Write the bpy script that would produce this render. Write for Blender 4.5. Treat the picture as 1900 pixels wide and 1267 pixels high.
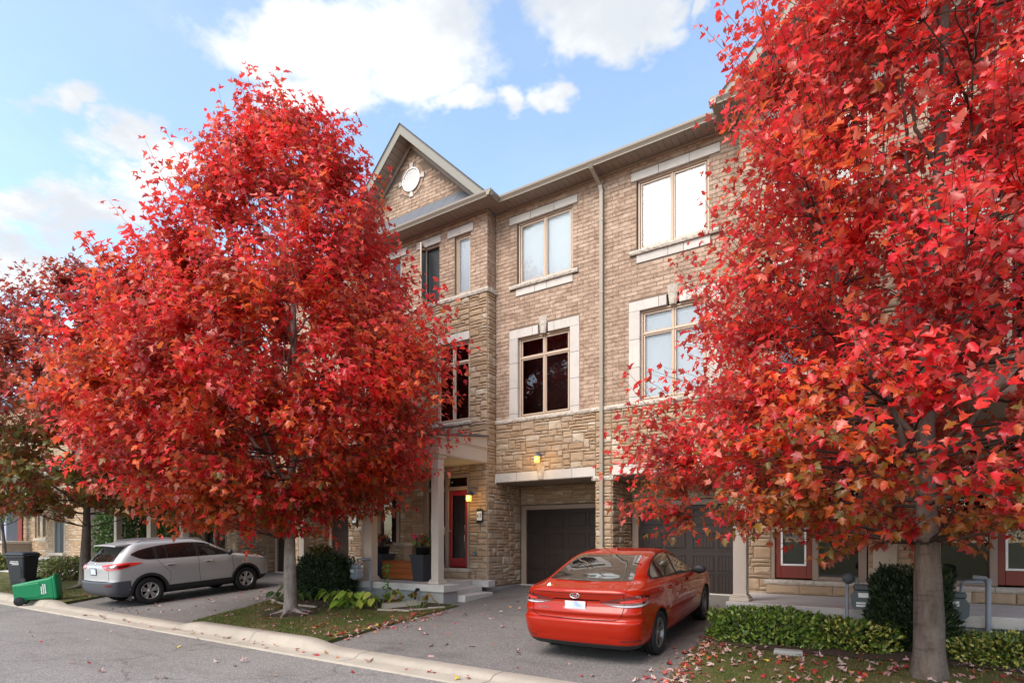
import bpy, bmesh, math, random
import numpy as np
from mathutils import Vector, Matrix, Euler, noise

for o in list(bpy.data.objects):
    bpy.data.objects.remove(o)
SC = bpy.context.scene
COL = SC.collection
rad = math.radians
PI = math.pi

# ---------------------------------------------------------------- camera
F_PX, U0, V0, H_CAM, YAW = 1061.0, 950.0, 1000.0, 1.80, rad(33.04)
cam_d = bpy.data.cameras.new('camera')
cam = bpy.data.objects.new('camera', cam_d)
COL.objects.link(cam)
cam.location = (0, 0, H_CAM)
cam.rotation_euler = (rad(90), 0, YAW)
cam_d.sensor_width = 36.0
cam_d.lens = 36.0 * F_PX / 1900.0
cam_d.shift_y = (V0 - 633.5) / 1900.0
cam_d.clip_start = 0.05
cam_d.clip_end = 3000
SC.camera = cam

def ray(u, v):
    a = (u - U0) / F_PX
    return Vector((-math.sin(YAW) + math.cos(YAW) * a, math.cos(YAW) + math.sin(YAW) * a, (V0 - v) / F_PX))

def proj_np(P):
    d = -math.sin(YAW) * P[:, 0] + math.cos(YAW) * P[:, 1]
    l = math.cos(YAW) * P[:, 0] + math.sin(YAW) * P[:, 1]
    d = np.where(d < 0.1, np.nan, d)
    return U0 + F_PX * l / d, V0 - F_PX * (P[:, 2] - H_CAM) / d, d

# ---------------------------------------------------------------- world
SUN_EL, SUN_AZ = rad(47), rad(190)
W_ = bpy.data.worlds.new('World')
SC.world = W_
W_.use_nodes = True
nt = W_.node_tree
nt.nodes.clear()

class NT:
    """small helper for building node trees"""
    def __init__(s, tree): s.t = tree
    def n(s, typ, ins=None, **props):
        nd = s.t.nodes.new(typ)
        for k, v in props.items(): setattr(nd, k, v)
        for k, v in (ins or {}).items(): s.set(nd, k, v)
        return nd
    def set(s, nd, k, v):
        sock = nd.inputs[k]
        if hasattr(v, 'is_output') or isinstance(v, bpy.types.NodeSocket): s.t.links.new(v, sock)
        else: sock.default_value = v
    def math(s, op, a, b=None, c=None, clamp=False):
        ins = {0: a}
        if b is not None: ins[1] = b
        if c is not None: ins[2] = c
        return s.n('ShaderNodeMath', ins, operation=op, use_clamp=clamp).outputs[0]
    def vmath(s, op, a, b=None):
        ins = {0: a}
        if b is not None: ins[1] = b
        nd = s.n('ShaderNodeVectorMath', ins, operation=op)
        return nd.outputs['Value'] if op in ('DOT_PRODUCT', 'LENGTH') else nd.outputs[0]
    def noise(s, vec, scale, detail=4, rough=.55, dist=0.0, out=0, dim='3D'):
        nd = s.n('ShaderNodeTexNoise', {'Scale': scale, 'Detail': detail, 'Roughness': rough, 'Distortion': dist}, noise_dimensions=dim)
        if vec is not None: s.set(nd, 'Vector', vec)
        return nd.outputs[out]
    def ramp(s, fac, stops, interp='LINEAR'):
        nd = s.n('ShaderNodeValToRGB', {0: fac})
        cr = nd.color_ramp; cr.interpolation = interp
        while len(cr.elements) < len(stops): cr.elements.new(0.5)
        for e, (p, c) in zip(cr.elements, stops):
            e.position = p; e.color = (c[0], c[1], c[2], 1) if not isinstance(c, (int, float)) else (c, c, c, 1)
        return nd.outputs[0]
    def mix(s, fac, a, b, typ='MIX'):
        nd = s.n('ShaderNodeMix', data_type='RGBA', blend_type=typ)
        for k, v in ((0, fac), (6, a), (7, b)):
            if isinstance(v, tuple) and len(v) == 3: v = (*v, 1)
            s.set(nd, k, v)
        return nd.outputs[2]
    def maprange(s, v, a, b, c=0.0, d=1.0, smooth=True):
        nd = s.n('ShaderNodeMapRange', {0: v, 1: a, 2: b, 3: c, 4: d}, interpolation_type='SMOOTHSTEP' if smooth else 'LINEAR')
        return nd.outputs[0]

w = NT(nt)
sky = w.n('ShaderNodeTexSky', sky_type='NISHITA', sun_disc=False, sun_elevation=SUN_EL, sun_rotation=SUN_AZ,
          air_density=1.0, dust_density=1.2, ozone_density=1.0, altitude=100)
D = w.n('ShaderNodeTexCoord').outputs['Generated']
sep = w.n('ShaderNodeSeparateXYZ', {0: D})
zz = w.math('ADD', w.math('MAXIMUM', sep.outputs[2], 0.0), 0.12)
pv = w.n('ShaderNodeCombineXYZ', {0: w.math('DIVIDE', sep.outputs[0], zz), 1: w.math('DIVIDE', sep.outputs[1], zz), 2: 0.0}).outputs[0]

def sky_p(u, v):
    d = ray(u, v).normalized()
    q = max(d.z, 0) + .12
    return np.array([d.x / q, d.y / q])

# broad cloud banks as they stand in the sky (bearing and height above the horizon), broken up by noise
BANKS = [(560, 30, 230, 110), (740, 110, 220, 130), (640, 190, 180, 70), (1130, 25, 150, 90), (1240, 60, 60, 60),
         (955, 205, 42, 42), (1050, 195, 52, 44), (150, 205, 95, 38), (215, 270, 110, 45), (260, 330, 120, 50), (60, 390, 130, 60),
         (200, 400, 140, 60), (40, 500, 150, 55), (1330, 25, 30, 40), (860, 200, 70, 40)]
warp = w.noise(pv, 3.0, 5, .6, out=1)
pw = w.vmath('ADD', pv, w.vmath('MULTIPLY', w.vmath('SUBTRACT', warp, (.5, .5, .5)), (.42, .42, 0)))
B = None
for (u, v, du, dv) in BANKS:
    c = sky_p(u, v)
    e1 = (sky_p(u + du, v) - sky_p(u - du, v)) / 2
    e2 = (sky_p(u, v - dv) - sky_p(u, v + dv)) / 2
    inv = np.linalg.inv(np.stack([e1, e2], 1))
    q = w.vmath('SUBTRACT', pw, (float(c[0]), float(c[1]), 0.0))
    a = w.vmath('DOT_PRODUCT', q, (float(inv[0, 0]), float(inv[0, 1]), 0.0))
    b = w.vmath('DOT_PRODUCT', q, (float(inv[1, 0]), float(inv[1, 1]), 0.0))
    L = w.math('MULTIPLY', .92, w.math('SQRT', w.math('ADD', w.math('MULTIPLY', a, a), w.math('MULTIPLY', b, b))))
    bi = w.math('SUBTRACT', 1.0, L)
    B = bi if B is None else w.math('MAXIMUM', B, bi)
# away from the banks the sky carries on with scattered cloud
far_n = w.math('SUBTRACT', w.noise(pv, 0.75, 3, .5), 0.58)
away = w.maprange(w.vmath('LENGTH', w.vmath('SUBTRACT', pv, tuple(float(x) for x in sky_p(700, 250)) + (0.0,))), 2.6, 3.8)
B = w.math('MAXIMUM', B, w.math('SUBTRACT', w.math('MULTIPLY', w.math('ADD', w.math('MULTIPLY', far_n, 3.0), .35), away), w.math('MULTIPLY', w.math('SUBTRACT', 1.0, away), 0.5)))
fine = w.math('SUBTRACT', w.noise(pv, 7.0, 8, .62), 0.5)
cm = w.maprange(w.math('ADD', B, w.math('MULTIPLY', fine, 1.75)), -0.08, 0.60)
thin = w.maprange(w.noise(pv, 1.6, 5, .6), .35, .8, 0.03, 0.22)
cm = w.math('MAXIMUM', cm, thin)
shade = w.maprange(w.noise(w.vmath('ADD', pv, (3.1, 1.7, 0)), 2.3, 6, .62), .42, .72)
CLOUD = 3.5
ccol = w.mix(shade, (CLOUD * .60, CLOUD * .635, CLOUD * .68), (CLOUD * 1.02, CLOUD * 1.01, CLOUD * 1.0))
blue = w.vmath('MULTIPLY', sky.outputs[0], (1.16, 1.14, 1.05))
skyc = w.mix(cm, blue, ccol)
bg = w.n('ShaderNodeBackground', {0: skyc, 1: 0.15})
out = w.n('ShaderNodeOutputWorld', {0: bg.outputs[0]})

# ---------------------------------------------------------------- sun
sd = bpy.data.lights.new('sun', 'SUN')
sd.energy = 1.65
sd.angle = rad(44)
sd.color = (1.0, 0.94, 0.86)
sun = bpy.data.objects.new('sun', sd)
COL.objects.link(sun)
az = SUN_AZ
to_sun = Vector((math.sin(az) * math.cos(SUN_EL), math.cos(az) * math.cos(SUN_EL), math.sin(SUN_EL)))
sun.rotation_euler = to_sun.to_track_quat('Z', 'Y').to_euler()
sun.location = (-10, -20, 30)

SC.view_settings.view_transform = 'Standard'
SC.view_settings.look = 'None'
SC.view_settings.exposure = 1.36
SC.view_settings.gamma = 1.0
SC.view_settings.use_curve_mapping = False
SC.render.engine = 'CYCLES'
SC.cycles.max_bounces = 8
SC.cycles.transparent_max_bounces = 8
SC.cycles.use_denoising = True

# ---------------------------------------------------------------- helpers: objects
WM = {}
def wm(o): return WM.get(o.name, Matrix.Identity(4))

def link(o, parent=None, world=True):
    """link; with world=True the object's own coordinates are world coordinates even under a moved parent"""
    COL.objects.link(o)
    if parent is not None:
        o.parent = parent
        if world:
            o.matrix_parent_inverse = wm(parent).inverted()
            WM[o.name] = o.matrix_basis.copy()
        else:
            WM[o.name] = wm(parent) @ o.matrix_basis
    else:
        WM[o.name] = o.matrix_basis.copy()
    return o

def tag(o, label=None, cat=None, group=None, kind=None):
    if label: o['label'] = label
    if cat: o['category'] = cat
    if group: o['group'] = group
    if kind: o['kind'] = kind
    return o

def empty(name, loc=(0, 0, 0), rot=(0, 0, 0), label=None, cat=None, group=None):
    o = bpy.data.objects.new(name, None)
    o.location = loc; o.rotation_euler = rot
    o.empty_display_size = .2
    o.matrix_basis = Matrix.LocRotScale(Vector(loc), Euler(rot), None)
    link(o)
    return tag(o, label, cat, group)

def np_mesh(name, V, F, smooth=False, mat_idx=None, mats=(), col=None):
    """V (n,3) array, F list of tuples or (m,k) array"""
    me = bpy.data.meshes.new(name)
    V = np.asarray(V, dtype=np.float32)
    if isinstance(F, np.ndarray):
        k = F.shape[1]
        me.vertices.add(len(V)); me.vertices.foreach_set('co', V.ravel())
        me.loops.add(F.size); me.loops.foreach_set('vertex_index', F.ravel().astype(np.int32))
        me.polygons.add(len(F)); me.polygons.foreach_set('loop_start', np.arange(0, F.size, k, dtype=np.int32))
        me.update(calc_edges=True)
    else:
        me.from_pydata([tuple(map(float, v)) for v in V], [], F)
    for m in mats: me.materials.append(m)
    if mat_idx is not None: me.polygons.foreach_set('material_index', np.asarray(mat_idx, dtype=np.int32))
    if smooth: me.polygons.foreach_set('use_smooth', np.ones(len(me.polygons), dtype=bool))
    if col is not None:
        at = me.attributes.new('col', 'FLOAT_COLOR', 'POINT')
        c = np.ones((len(V), 4), dtype=np.float32); c[:, :3] = col
        at.data.foreach_set('color', c.ravel())
    me.validate()
    me.update()
    return me

class MB:
    """collects faces and builds them as one mesh object"""
    def __init__(s): s.v = []; s.f = []; s.m = []; s.sm = []
    def add(s, V, F, mat=0, smooth=False):
        b = len(s.v)
        s.v += [tuple(p) for p in V]
        for f in F:
            s.f.append(tuple(b + i for i in f)); s.m.append(mat); s.sm.append(smooth)
        return s
    def box(s, x0, x1, y0, y1, z0, z1, mat=0, skip=''):
        if x0 > x1: x0, x1 = x1, x0
        if y0 > y1: y0, y1 = y1, y0
        V = [(x0, y0, z0), (x1, y0, z0), (x1, y1, z0), (x0, y1, z0), (x0, y0, z1), (x1, y0, z1), (x1, y1, z1), (x0, y1, z1)]
        F = [(0, 3, 2, 1), (4, 5, 6, 7), (0, 1, 5, 4), (1, 2, 6, 5), (2, 3, 7, 6), (3, 0, 4, 7)]
        return s.add(V, F, mat)
    def bev(s, x0, x1, y0, y1, z0, z1, b=.006, mat=0):
        """box with chamfered edges"""
        if x0 > x1: x0, x1 = x1, x0
        bm = bmesh.new()
        bmesh.ops.create_cube(bm, size=1)
        for v in bm.verts:
            v.co = Vector((x0 + (v.co.x + .5) * (x1 - x0), y0 + (v.co.y + .5) * (y1 - y0), z0 + (v.co.z + .5) * (z1 - z0)))
        b = min(b, abs(x1 - x0) * .4, abs(y1 - y0) * .4, abs(z1 - z0) * .4)
        bmesh.ops.bevel(bm, geom=list(bm.edges), offset=b, segments=1, affect='EDGES')
        bm.verts.index_update()
        s.add([v.co.copy() for v in bm.verts], [[v.index for v in f.verts] for f in bm.faces], mat)
        bm.free()
        return s
    def prism(s, poly, axis, a0, a1, mat=0, smooth=False):
        """extrude a 2-D polygon along an axis ('x','y','z'); poly in the two other coordinates in order"""
        n = len(poly)
        def P(p, a):
            return {'x': (a, p[0], p[1]), 'y': (p[0], a, p[1]), 'z': (p[0], p[1], a)}[axis]
        V = [P(p, a0) for p in poly] + [P(p, a1) for p in poly]
        F = [(i, (i + 1) % n, n + (i + 1) % n, n + i) for i in range(n)]
        s.add(V, F, mat, smooth)
        s.add(V, [tuple(range(n)), tuple(range(2 * n - 1, n - 1, -1))], mat)
        return s
    def tube(s, pts, r, n=8, mat=0, cap=True, smooth=True):
        pts = [Vector(p) for p in pts]
        rs = r if isinstance(r, (list, tuple)) else [r] * len(pts)
        V = []; up = Vector((0.31, 0.17, 0.93)).normalized()
        for i, p in enumerate(pts):
            t = (pts[min(i + 1, len(pts) - 1)] - pts[max(i - 1, 0)]).normalized()
            a = t.cross(up)
            if a.length < .05: a = t.cross(Vector((1, 0, 0)))
            a.normalize(); b = t.cross(a)
            for k in range(n):
                an = 2 * PI * k / n
                V.append(p + (a * math.cos(an) + b * math.sin(an)) * rs[i])
        F = [(i * n + k, i * n + (k + 1) % n, (i + 1) * n + (k + 1) % n, (i + 1) * n + k) for i in range(len(pts) - 1) for k in range(n)]
        s.add(V, F, mat, smooth)
        if cap: s.add(V, [tuple(range(n - 1, -1, -1)), tuple(range((len(pts) - 1) * n, len(pts) * n))], mat)
        return s
    def lathe(s, prof, c=(0, 0, 0), n=24, mat=0, axis='z', smooth=True, closed=False):
        """prof list of (r, h)"""
        V = []
        for (r, h) in prof:
            for k in range(n):
                a = 2 * PI * k / n
                q = (r * math.cos(a), r * math.sin(a), h)
                if axis == 'x': q = (h, q[0], q[1])
                if axis == 'y': q = (q[0], h, q[1])
                V.append((c[0] + q[0], c[1] + q[1], c[2] + q[2]))
        m = len(prof)
        F = [(i * n + k, i * n + (k + 1) % n, ((i + 1) % m) * n + (k + 1) % n, ((i + 1) % m) * n + k) for i in range(m if closed else m - 1) for k in range(n)]
        s.add(V, F, mat, smooth)
        return s
    def xf(s, fn):
        s.v = [tuple(fn(p)) for p in s.v]; return s
    def mesh(s, name, mats):
        if not isinstance(mats, (list, tuple)): mats = [mats]
        me = bpy.data.meshes.new(name)
        me.from_pydata(s.v, [], s.f)
        for m in mats: me.materials.append(m)
        me.polygons.foreach_set('material_index', s.m)
        me.polygons.foreach_set('use_smooth', s.sm)
        me.update()
        return me
    def build(s, name, mats, parent=None, world=True, kind=None, label=None):
        o = bpy.data.objects.new(name, s.mesh(name, mats))
        link(o, parent, world)
        return tag(o, label=label, kind=kind)

def obj(name, me, parent=None, world=True, mtx=None, kind=None):
    o = bpy.data.objects.new(name, me)
    if mtx is not None: o.matrix_basis = mtx
    link(o, parent, world)
    if kind: o['kind'] = kind
    return o

# ---------------------------------------------------------------- materials
def mat(name, build):
    m = bpy.data.materials.new(name); m.use_nodes = True
    m.node_tree.nodes.clear()
    t = NT(m.node_tree)
    sh = build(t)
    t.n('ShaderNodeOutputMaterial', {0: sh})
    return m

def pbsdf(t, col, rough=.6, spec=.4, metal=0.0, bump=None, bstr=.3, bdist=.01, **kw):
    if isinstance(col, tuple) and len(col) == 3: col = (*col, 1)
    ins = {'Base Color': col, 'Roughness': rough, 'Specular IOR Level': spec, 'Metallic': metal}
    ins.update(kw)
    nd = t.n('ShaderNodeBsdfPrincipled', ins)
    if bump is not None:
        b = t.n('ShaderNodeBump', {'Strength': bstr, 'Distance': bdist, 'Height': bump})
        t.set(nd, 'Normal', b.outputs[0])
    return nd.outputs[0]

def simple(name, col, rough=.5, spec=.4, metal=0.0, var=.12, scale=6.0, bstr=.15, **kw):
    def f(t):
        pos = t.n('ShaderNodeNewGeometry').outputs['Position']
        n1 = t.noise(pos, scale, 5, .6)
        c = t.mix(n1, tuple(x * (1 - var) for x in col), tuple(min(1, x * (1 + var)) for x in col))
        return pbsdf(t, c, rough, spec, metal, t.noise(pos, scale * 12, 3), bstr, .004, **kw)
    return mat(name, f)

def geo_pos(t): return t.n('ShaderNodeNewGeometry').outputs['Position']
def unit_random(t):
    a = t.n('ShaderNodeNewGeometry').outputs['Random Per Island']
    b = t.n('ShaderNodeObjectInfo').outputs['Random']
    return t.math('FRACT', t.math('ADD', a, b))

def brick_mat(name, lo, mid, hi, dark):
    def f(t):
        pos = geo_pos(t); r = unit_random(t)
        base = t.ramp(r, [(0, lo), (.45, mid), (1, hi)])
        st = t.vmath('MULTIPLY', pos, (1, 1, 1))
        n1 = t.noise(st, 9.0, 4, .6)
        n2 = t.noise(st, 34.0, 5, .65)
        c = t.mix(t.maprange(n1, .42, .70, 0, .75), base, dark)
        c = t.mix(t.maprange(n2, .52, .75, 0, .55), c, tuple(x * .55 for x in lo))
        c = t.mix(t.maprange(n2, .30, .46, .35, 0), c, tuple(min(1, x * 1.25) for x in hi))
        big = t.noise(t.vmath('MULTIPLY', pos, (1.6, 1.6, .35)), 1.3, 5, .6)
        c = t.mix(t.maprange(big, .45, .75, 0, .30), c, tuple(x * .55 for x in mid))
        return pbsdf(t, c, .86, .25, bump=t.noise(pos, 120, 4, .7), bstr=.5, bdist=.006)
    return mat(name, f)

M = {}
M['brick'] = brick_mat('brick', (.335, .230, .163), (.40, .280, .202), (.472, .345, .256), (.205, .123, .080))
M['red_brick'] = brick_mat('red_brick', (.24, .075, .05), (.30, .10, .065), (.34, .13, .085), (.15, .05, .04))
M['mortar'] = simple('mortar', (.20, .150, .115), .95, .2, var=.2, scale=9)
M['stone_mortar'] = simple('stone_mortar', (.30, .245, .19), .95, .2, var=.2, scale=9)

def stone_f(t):
    pos = geo_pos(t); r = unit_random(t)
    base = t.ramp(r, [(0, (.32, .215, .135)), (.2, (.39, .275, .175)), (.42, (.355, .255, .17)), (.6, (.43, .31, .205)), (.8, (.375, .29, .21)), (.93, (.46, .37, .27)), (1, (.52, .44, .34))])
    n1 = t.noise(pos, 5.0, 5, .6, .4); n2 = t.noise(pos, 28.0, 5, .7)
    c = t.mix(t.maprange(n1, .40, .72, 0, .6), base, (.31, .20, .115))
    c = t.mix(t.maprange(n2, .50, .78, 0, .5), c, (.24, .165, .10))
    c = t.mix(t.maprange(n2, .25, .42, .30, 0), c, (.54, .45, .33))
    return pbsdf(t, c, .88, .25, bump=t.noise(pos, 45, 6, .7), bstr=.7, bdist=.012)
M['stone'] = mat('stone', stone_f)

def precast_f(t):
    pos = geo_pos(t); r = unit_random(t)
    base = t.ramp(r, [(0, (.48, .44, .395)), (1, (.56, .515, .465))])
    n1 = t.noise(pos, 3.0, 5, .65)
    c = t.mix(t.maprange(n1, .45, .75, 0, .4), base, (.38, .34, .295))
    stk = t.noise(t.vmath('MULTIPLY', pos, (9, 9, .8)), 2.0, 5, .6)
    c = t.mix(t.maprange(stk, .52, .8, 0, .35), c, (.30, .265, .225))
    return pbsdf(t, c, .85, .25, bump=t.noise(pos, 160, 3, .6), bstr=.25, bdist=.003)
M['precast'] = mat('precast', precast_f)
def sill_f(t):
    pos = geo_pos(t)
    n1 = t.noise(pos, 14.0, 6, .7)
    c = t.ramp(n1, [(.3, (.33, .27, .21)), (.5, (.49, .43, .36)), (.7, (.55, .49, .43))])
    return pbsdf(t, c, .85, .25, bump=t.noise(pos, 40, 6, .75), bstr=.9, bdist=.02)
M['sill'] = mat('sill_stone', sill_f)
M['trim'] = simple('taupe_trim', (.33, .27, .215), .55, .35, var=.06)
M['soffit'] = simple('soffit_metal', (.30, .245, .20), .5, .35, var=.05)
M['gutter'] = simple('gutter_metal', (.25, .21, .165), .38, .45, var=.06, scale=2)
M['downpipe'] = simple('downpipe_metal', (.31, .27, .215), .45, .4, var=.06, scale=2)
M['column'] = simple('painted_column', (.50, .43, .36), .55, .35, var=.05, scale=3)
M['fascia'] = simple('rake_fascia', (.21, .195, .16), .5, .35, var=.06, scale=3)
M['frame'] = simple('window_frame', (.49, .365, .265), .45, .4, var=.05)
M['door_frame'] = simple('door_frame', (.27, .20, .155), .5, .35, var=.06)
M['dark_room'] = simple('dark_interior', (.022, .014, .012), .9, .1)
M['blind'] = simple('pale_sky_panel', (.84, .87, .89), .7, .2, var=.03)  # pale tint painted to pass for sky reflected in the panes
M['slat'] = simple('white_slat', (.78, .80, .82), .6, .3, var=.03)
M['white_paint'] = simple('white_paint', (.74, .73, .70), .5, .35, var=.05)
M['vent'] = simple('vent_paint', (.76, .75, .73), .5, .35, var=.03)
M['red_door'] = simple('red_door_paint', (.23, .012, .016), .35, .45, var=.08)
M['rust_door'] = simple('rust_red_door_paint', (.17, .022, .013), .4, .4, var=.12)
M['garage'] = simple('dark_garage_door', (.021, .0128, .0105), .5, .35, var=.15, scale=14)
M['garage_gap'] = simple('garage_recess', (.016, .011, .010), .6, .3)
M['black'] = simple('black_metal', (.015, .015, .016), .45, .4)
M['lamp_metal'] = simple('lamp_metal', (.07, .085, .11), .45, .5, var=.3, scale=30)
M['shingle'] = simple('shingle', (.065, .062, .065), .9, .2, var=.3, scale=14, bstr=.6)
M['slate_flash'] = simple('shingle_strip', (.12, .125, .14), .75, .25, var=.2, scale=18, bstr=.5)

def concrete_f(lo, hi, dirt):
    def f(t):
        pos = geo_pos(t)
        n1 = t.noise(pos, 1.7, 6, .65); n2 = t.noise(pos, 22.0, 5, .7); n3 = t.noise(pos, 240.0, 2, .5)
        c = t.ramp(n1, [(.3, lo), (.7, hi)])
        c = t.mix(t.maprange(n2, .5, .8, 0, .55), c, dirt)
        c = t.mix(t.maprange(n3, .35, .7, 0, .25), c, dirt)
        return pbsdf(t, c, .9, .25, bump=t.noise(pos, 130, 5, .7), bstr=.45, bdist=.006)
    return f
M['concrete'] = mat('pale_concrete', concrete_f((.44, .415, .38), (.56, .53, .49), (.33, .30, .26)))
M['kerb'] = mat('kerb_concrete', concrete_f((.30, .26, .21), (.39, .34, .28), (.20, .17, .13)))
M['foundation'] = mat('foundation_concrete', concrete_f((.25, .245, .235), (.34, .33, .31), (.18, .175, .165)))

def asphalt_f(lo, hi, speck, crack):
    def f(t):
        pos = geo_pos(t)
        n1 = t.noise(pos, .55, 6, .6); n2 = t.noise(pos, 75.0, 3, .6)
        vo = t.n('ShaderNodeTexVoronoi', {'Scale': 95.0, 'Vector': pos}).outputs['Color']
        vr = t.n('ShaderNodeSeparateColor', {0: vo}).outputs[0]
        c = t.ramp(n1, [(.3, lo), (.7, hi)])
        c = t.mix(t.maprange(vr, .55, 1.0, 0, speck), c, (.46, .42, .385))
        c = t.mix(t.maprange(vr, .0, .3, speck * .9, 0), c, tuple(x * .35 for x in lo))
        st = t.noise(t.vmath('MULTIPLY', pos, (.5, 2.6, 1)), 1.1, 6, .65)
        c = t.mix(t.maprange(st, .50, .75, 0, .42), c, tuple(x * .6 for x in lo))
        wv = t.vmath('ADD', pos, t.vmath('MULTIPLY', t.noise(pos, 1.1, 4, .6, out=1), (.9, .9, 0)))
        cr = t.n('ShaderNodeTexVoronoi', {'Scale': .42, 'Vector': wv}, feature='DISTANCE_TO_EDGE').outputs[0]
        c = t.mix(t.maprange(cr, .0, .011, crack, 0), c, (.04, .037, .034))
        oil = t.noise(t.vmath('ADD', pos, (13.7, 4.2, 0)), .9, 4, .5)
        c = t.mix(t.maprange(oil, .58, .74, 0, .40), c, tuple(x * .5 for x in lo))
        grit = t.noise(pos, 7.0, 6, .7)
        c = t.mix(t.maprange(grit, .5, .75, 0, .25), c, tuple(min(1, x * 1.35) for x in hi))
        return pbsdf(t, c, .92, .25, bump=n2, bstr=.75, bdist=.008)
    return f
M['street'] = mat('street_asphalt', asphalt_f((.145, .132, .122), (.20, .184, .17), .55, .45))
M['drive'] = mat('driveway_asphalt', asphalt_f((.105, .094, .087), (.14, .127, .118), .35, .0))

def soil_f(t):
    pos = geo_pos(t); n = t.noise(pos, 26, 6, .7)
    return pbsdf(t, t.ramp(n, [(.3, (.035, .024, .017)), (.7, (.095, .066, .046))]), .95, .2, bump=n, bstr=1, bdist=.03)
M['soil'] = mat('soil', soil_f)
def lawn_f(t):
    pos = geo_pos(t); n = t.noise(pos, 2.2, 6, .65); n2 = t.noise(pos, 60, 4, .7)
    c = t.ramp(n, [(.30, (.045, .065, .014)), (.5, (.085, .085, .028)), (.68, (.14, .105, .052))])
    c = t.mix(t.maprange(n2, .4, .75, 0, .5), c, (.045, .035, .02))
    return pbsdf(t, c, .95, .15, bump=n2, bstr=.8, bdist=.02)
M['lawn'] = mat('lawn_turf', lawn_f)

def attr_leaf(name, pale=None, rough=.45, trans=.38, spec=.5, sheen=0.0):
    def f(t):
        c = t.n('ShaderNodeAttribute', attribute_name='col').outputs['Color']
        g = t.n('ShaderNodeNewGeometry')
        n = t.noise(g.outputs['Position'], 40, 3, .6)
        c2 = t.mix(t.maprange(n, .35, .7, 0, .35), c, t.mix(.5, c, (.02, .012, .006)))
        if pale: c2 = t.mix(t.math('MULTIPLY', g.outputs['Backfacing'], pale[1]), c2, pale[0])
        pb = pbsdf(t, c2, rough, spec)
        tr = t.n('ShaderNodeBsdfTranslucent', {0: t.mix(.18, c, (1, .15, .09)) if pale else c}).outputs[0]
        return t.n('ShaderNodeMixShader', {0: trans, 1: pb, 2: tr}).outputs[0]
    return mat(name, f)
M['maple'] = attr_leaf('maple_leaf', ((.68, .27, .21), .45), .34, .56, .6)
M['litter'] = attr_leaf('fallen_leaf', None, .6, .12)
M['green'] = attr_leaf('green_leaf', None, .4, .28)
M['needle'] = attr_leaf('yew_leaf', None, .55, .12, .3)
M['grass'] = attr_leaf('grass_blade', None, .6, .25, .2)

def bark_f(lo, hi, pale):
    def f(t):
        pos = geo_pos(t)
        st = t.vmath('MULTIPLY', pos, (1, 1, .28))
        st2 = t.vmath('MULTIPLY', pos, (1, 1, 5.5))
        n1 = t.noise(st, 16, 6, .65, .5); n2 = t.noise(st2, 5.0, 5, .6); n3 = t.noise(pos, 2.2, 4, .6)
        c = t.ramp(n1, [(.3, lo), (.7, hi)])
        c = t.mix(t.maprange(n2, .52, .72, 0, .5), c, tuple(x * .45 for x in lo))
        c = t.mix(t.maprange(n3, .45, .7, 0, .55), c, pale)
        return pbsdf(t, c, .9, .2, bump=t.math('ADD', n1, t.math('MULTIPLY', n2, .6)), bstr=.8, bdist=.02)
    return f
M['bark'] = mat('maple_bark', bark_f((.075, .054, .043), (.15, .117, .097), (.185, .155, .13)))
M['bark_pale'] = mat('pale_maple_bark', bark_f((.15, .118, .098), (.28, .235, .20), (.36, .32, .285)))
M['twig'] = simple('twig_bark', (.06, .043, .036), .8, .2, var=.3)

def glass_f(tint, refl):
    def f(t):
        fr = t.n('ShaderNodeFresnel', {'IOR': refl}).outputs[0]
        gl = t.n('ShaderNodeBsdfGlossy', {'Color': (1, 1, 1, 1), 'Roughness': 0.005}).outputs[0]
        tr = t.n('ShaderNodeBsdfTransparent', {'Color': (*tint, 1)}).outputs[0]
        return t.n('ShaderNodeMixShader', {0: fr, 1: tr, 2: gl}).outputs[0]
    return f
M['glass'] = mat('window_glass', glass_f((.95, .975, .98), 1.65))
M['car_glass'] = mat('car_glass', glass_f((.10, .105, .10), 1.75))
M['clear'] = mat('lamp_glass', glass_f((.95, .80, .42), 1.4))

def paint_f(base, fl, rough=.38, coat=1.0, metal=.35):
    def f(t):
        pos = t.n('ShaderNodeTexCoord').outputs['Object']
        n = t.noise(pos, 900, 2, .5)
        dirt = t.noise(pos, 3, 5, .6)
        c = t.mix(n, base, fl)
        r = t.maprange(dirt, .4, .8, rough, rough + .1)
        return pbsdf(t, c, r, .06, metal, **{'Coat Weight': coat, 'Coat Roughness': .025, 'Coat IOR': 1.45})
    return f
M['red_paint'] = mat('red_car_paint', paint_f((.265, .0085, .0010), (.31, .013, .0020), .45, .85, .0))
M['silver_paint'] = mat('silver_car_paint', paint_f((.345, .34, .345), (.43, .425, .43), .36, .6, .30))
M['plastic'] = simple('black_plastic', (.018, .018, .020), .5, .35, var=.15)
M['grey_plastic'] = simple('grey_bumper_plastic', (.055, .058, .068), .5, .35, var=.1)
M['rubber'] = simple('tyre_rubber', (.014, .014, .015), .75, .3, var=.2, scale=25)
M['alloy'] = simple('alloy_rim', (.46, .45, .44), .34, .5, .75, var=.06)
M['dark_alloy'] = simple('dark_alloy', (.20, .19, .185), .38, .5, .7, var=.06)
M['chrome'] = simple('chrome', (.75, .74, .72), .12, .6, .95, var=.04)
def lampred_f(c1, c2):
    def f(t):
        pos = t.n('ShaderNodeTexCoord').outputs['Object']
        wv = t.n('ShaderNodeTexWave', {'Scale': 14.0, 'Vector': pos, 'Distortion': 2.0, 'Detail': 1.0}, bands_direction='Z').outputs[1]
        return pbsdf(t, t.mix(wv, c1, c2), .12, .6, **{'Coat Weight': 1.0, 'Coat Roughness': .02})
    return f
M['tail_red'] = mat('tail_lamp_red', lampred_f((.055, .002, .003), (.15, .005, .006)))
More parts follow.
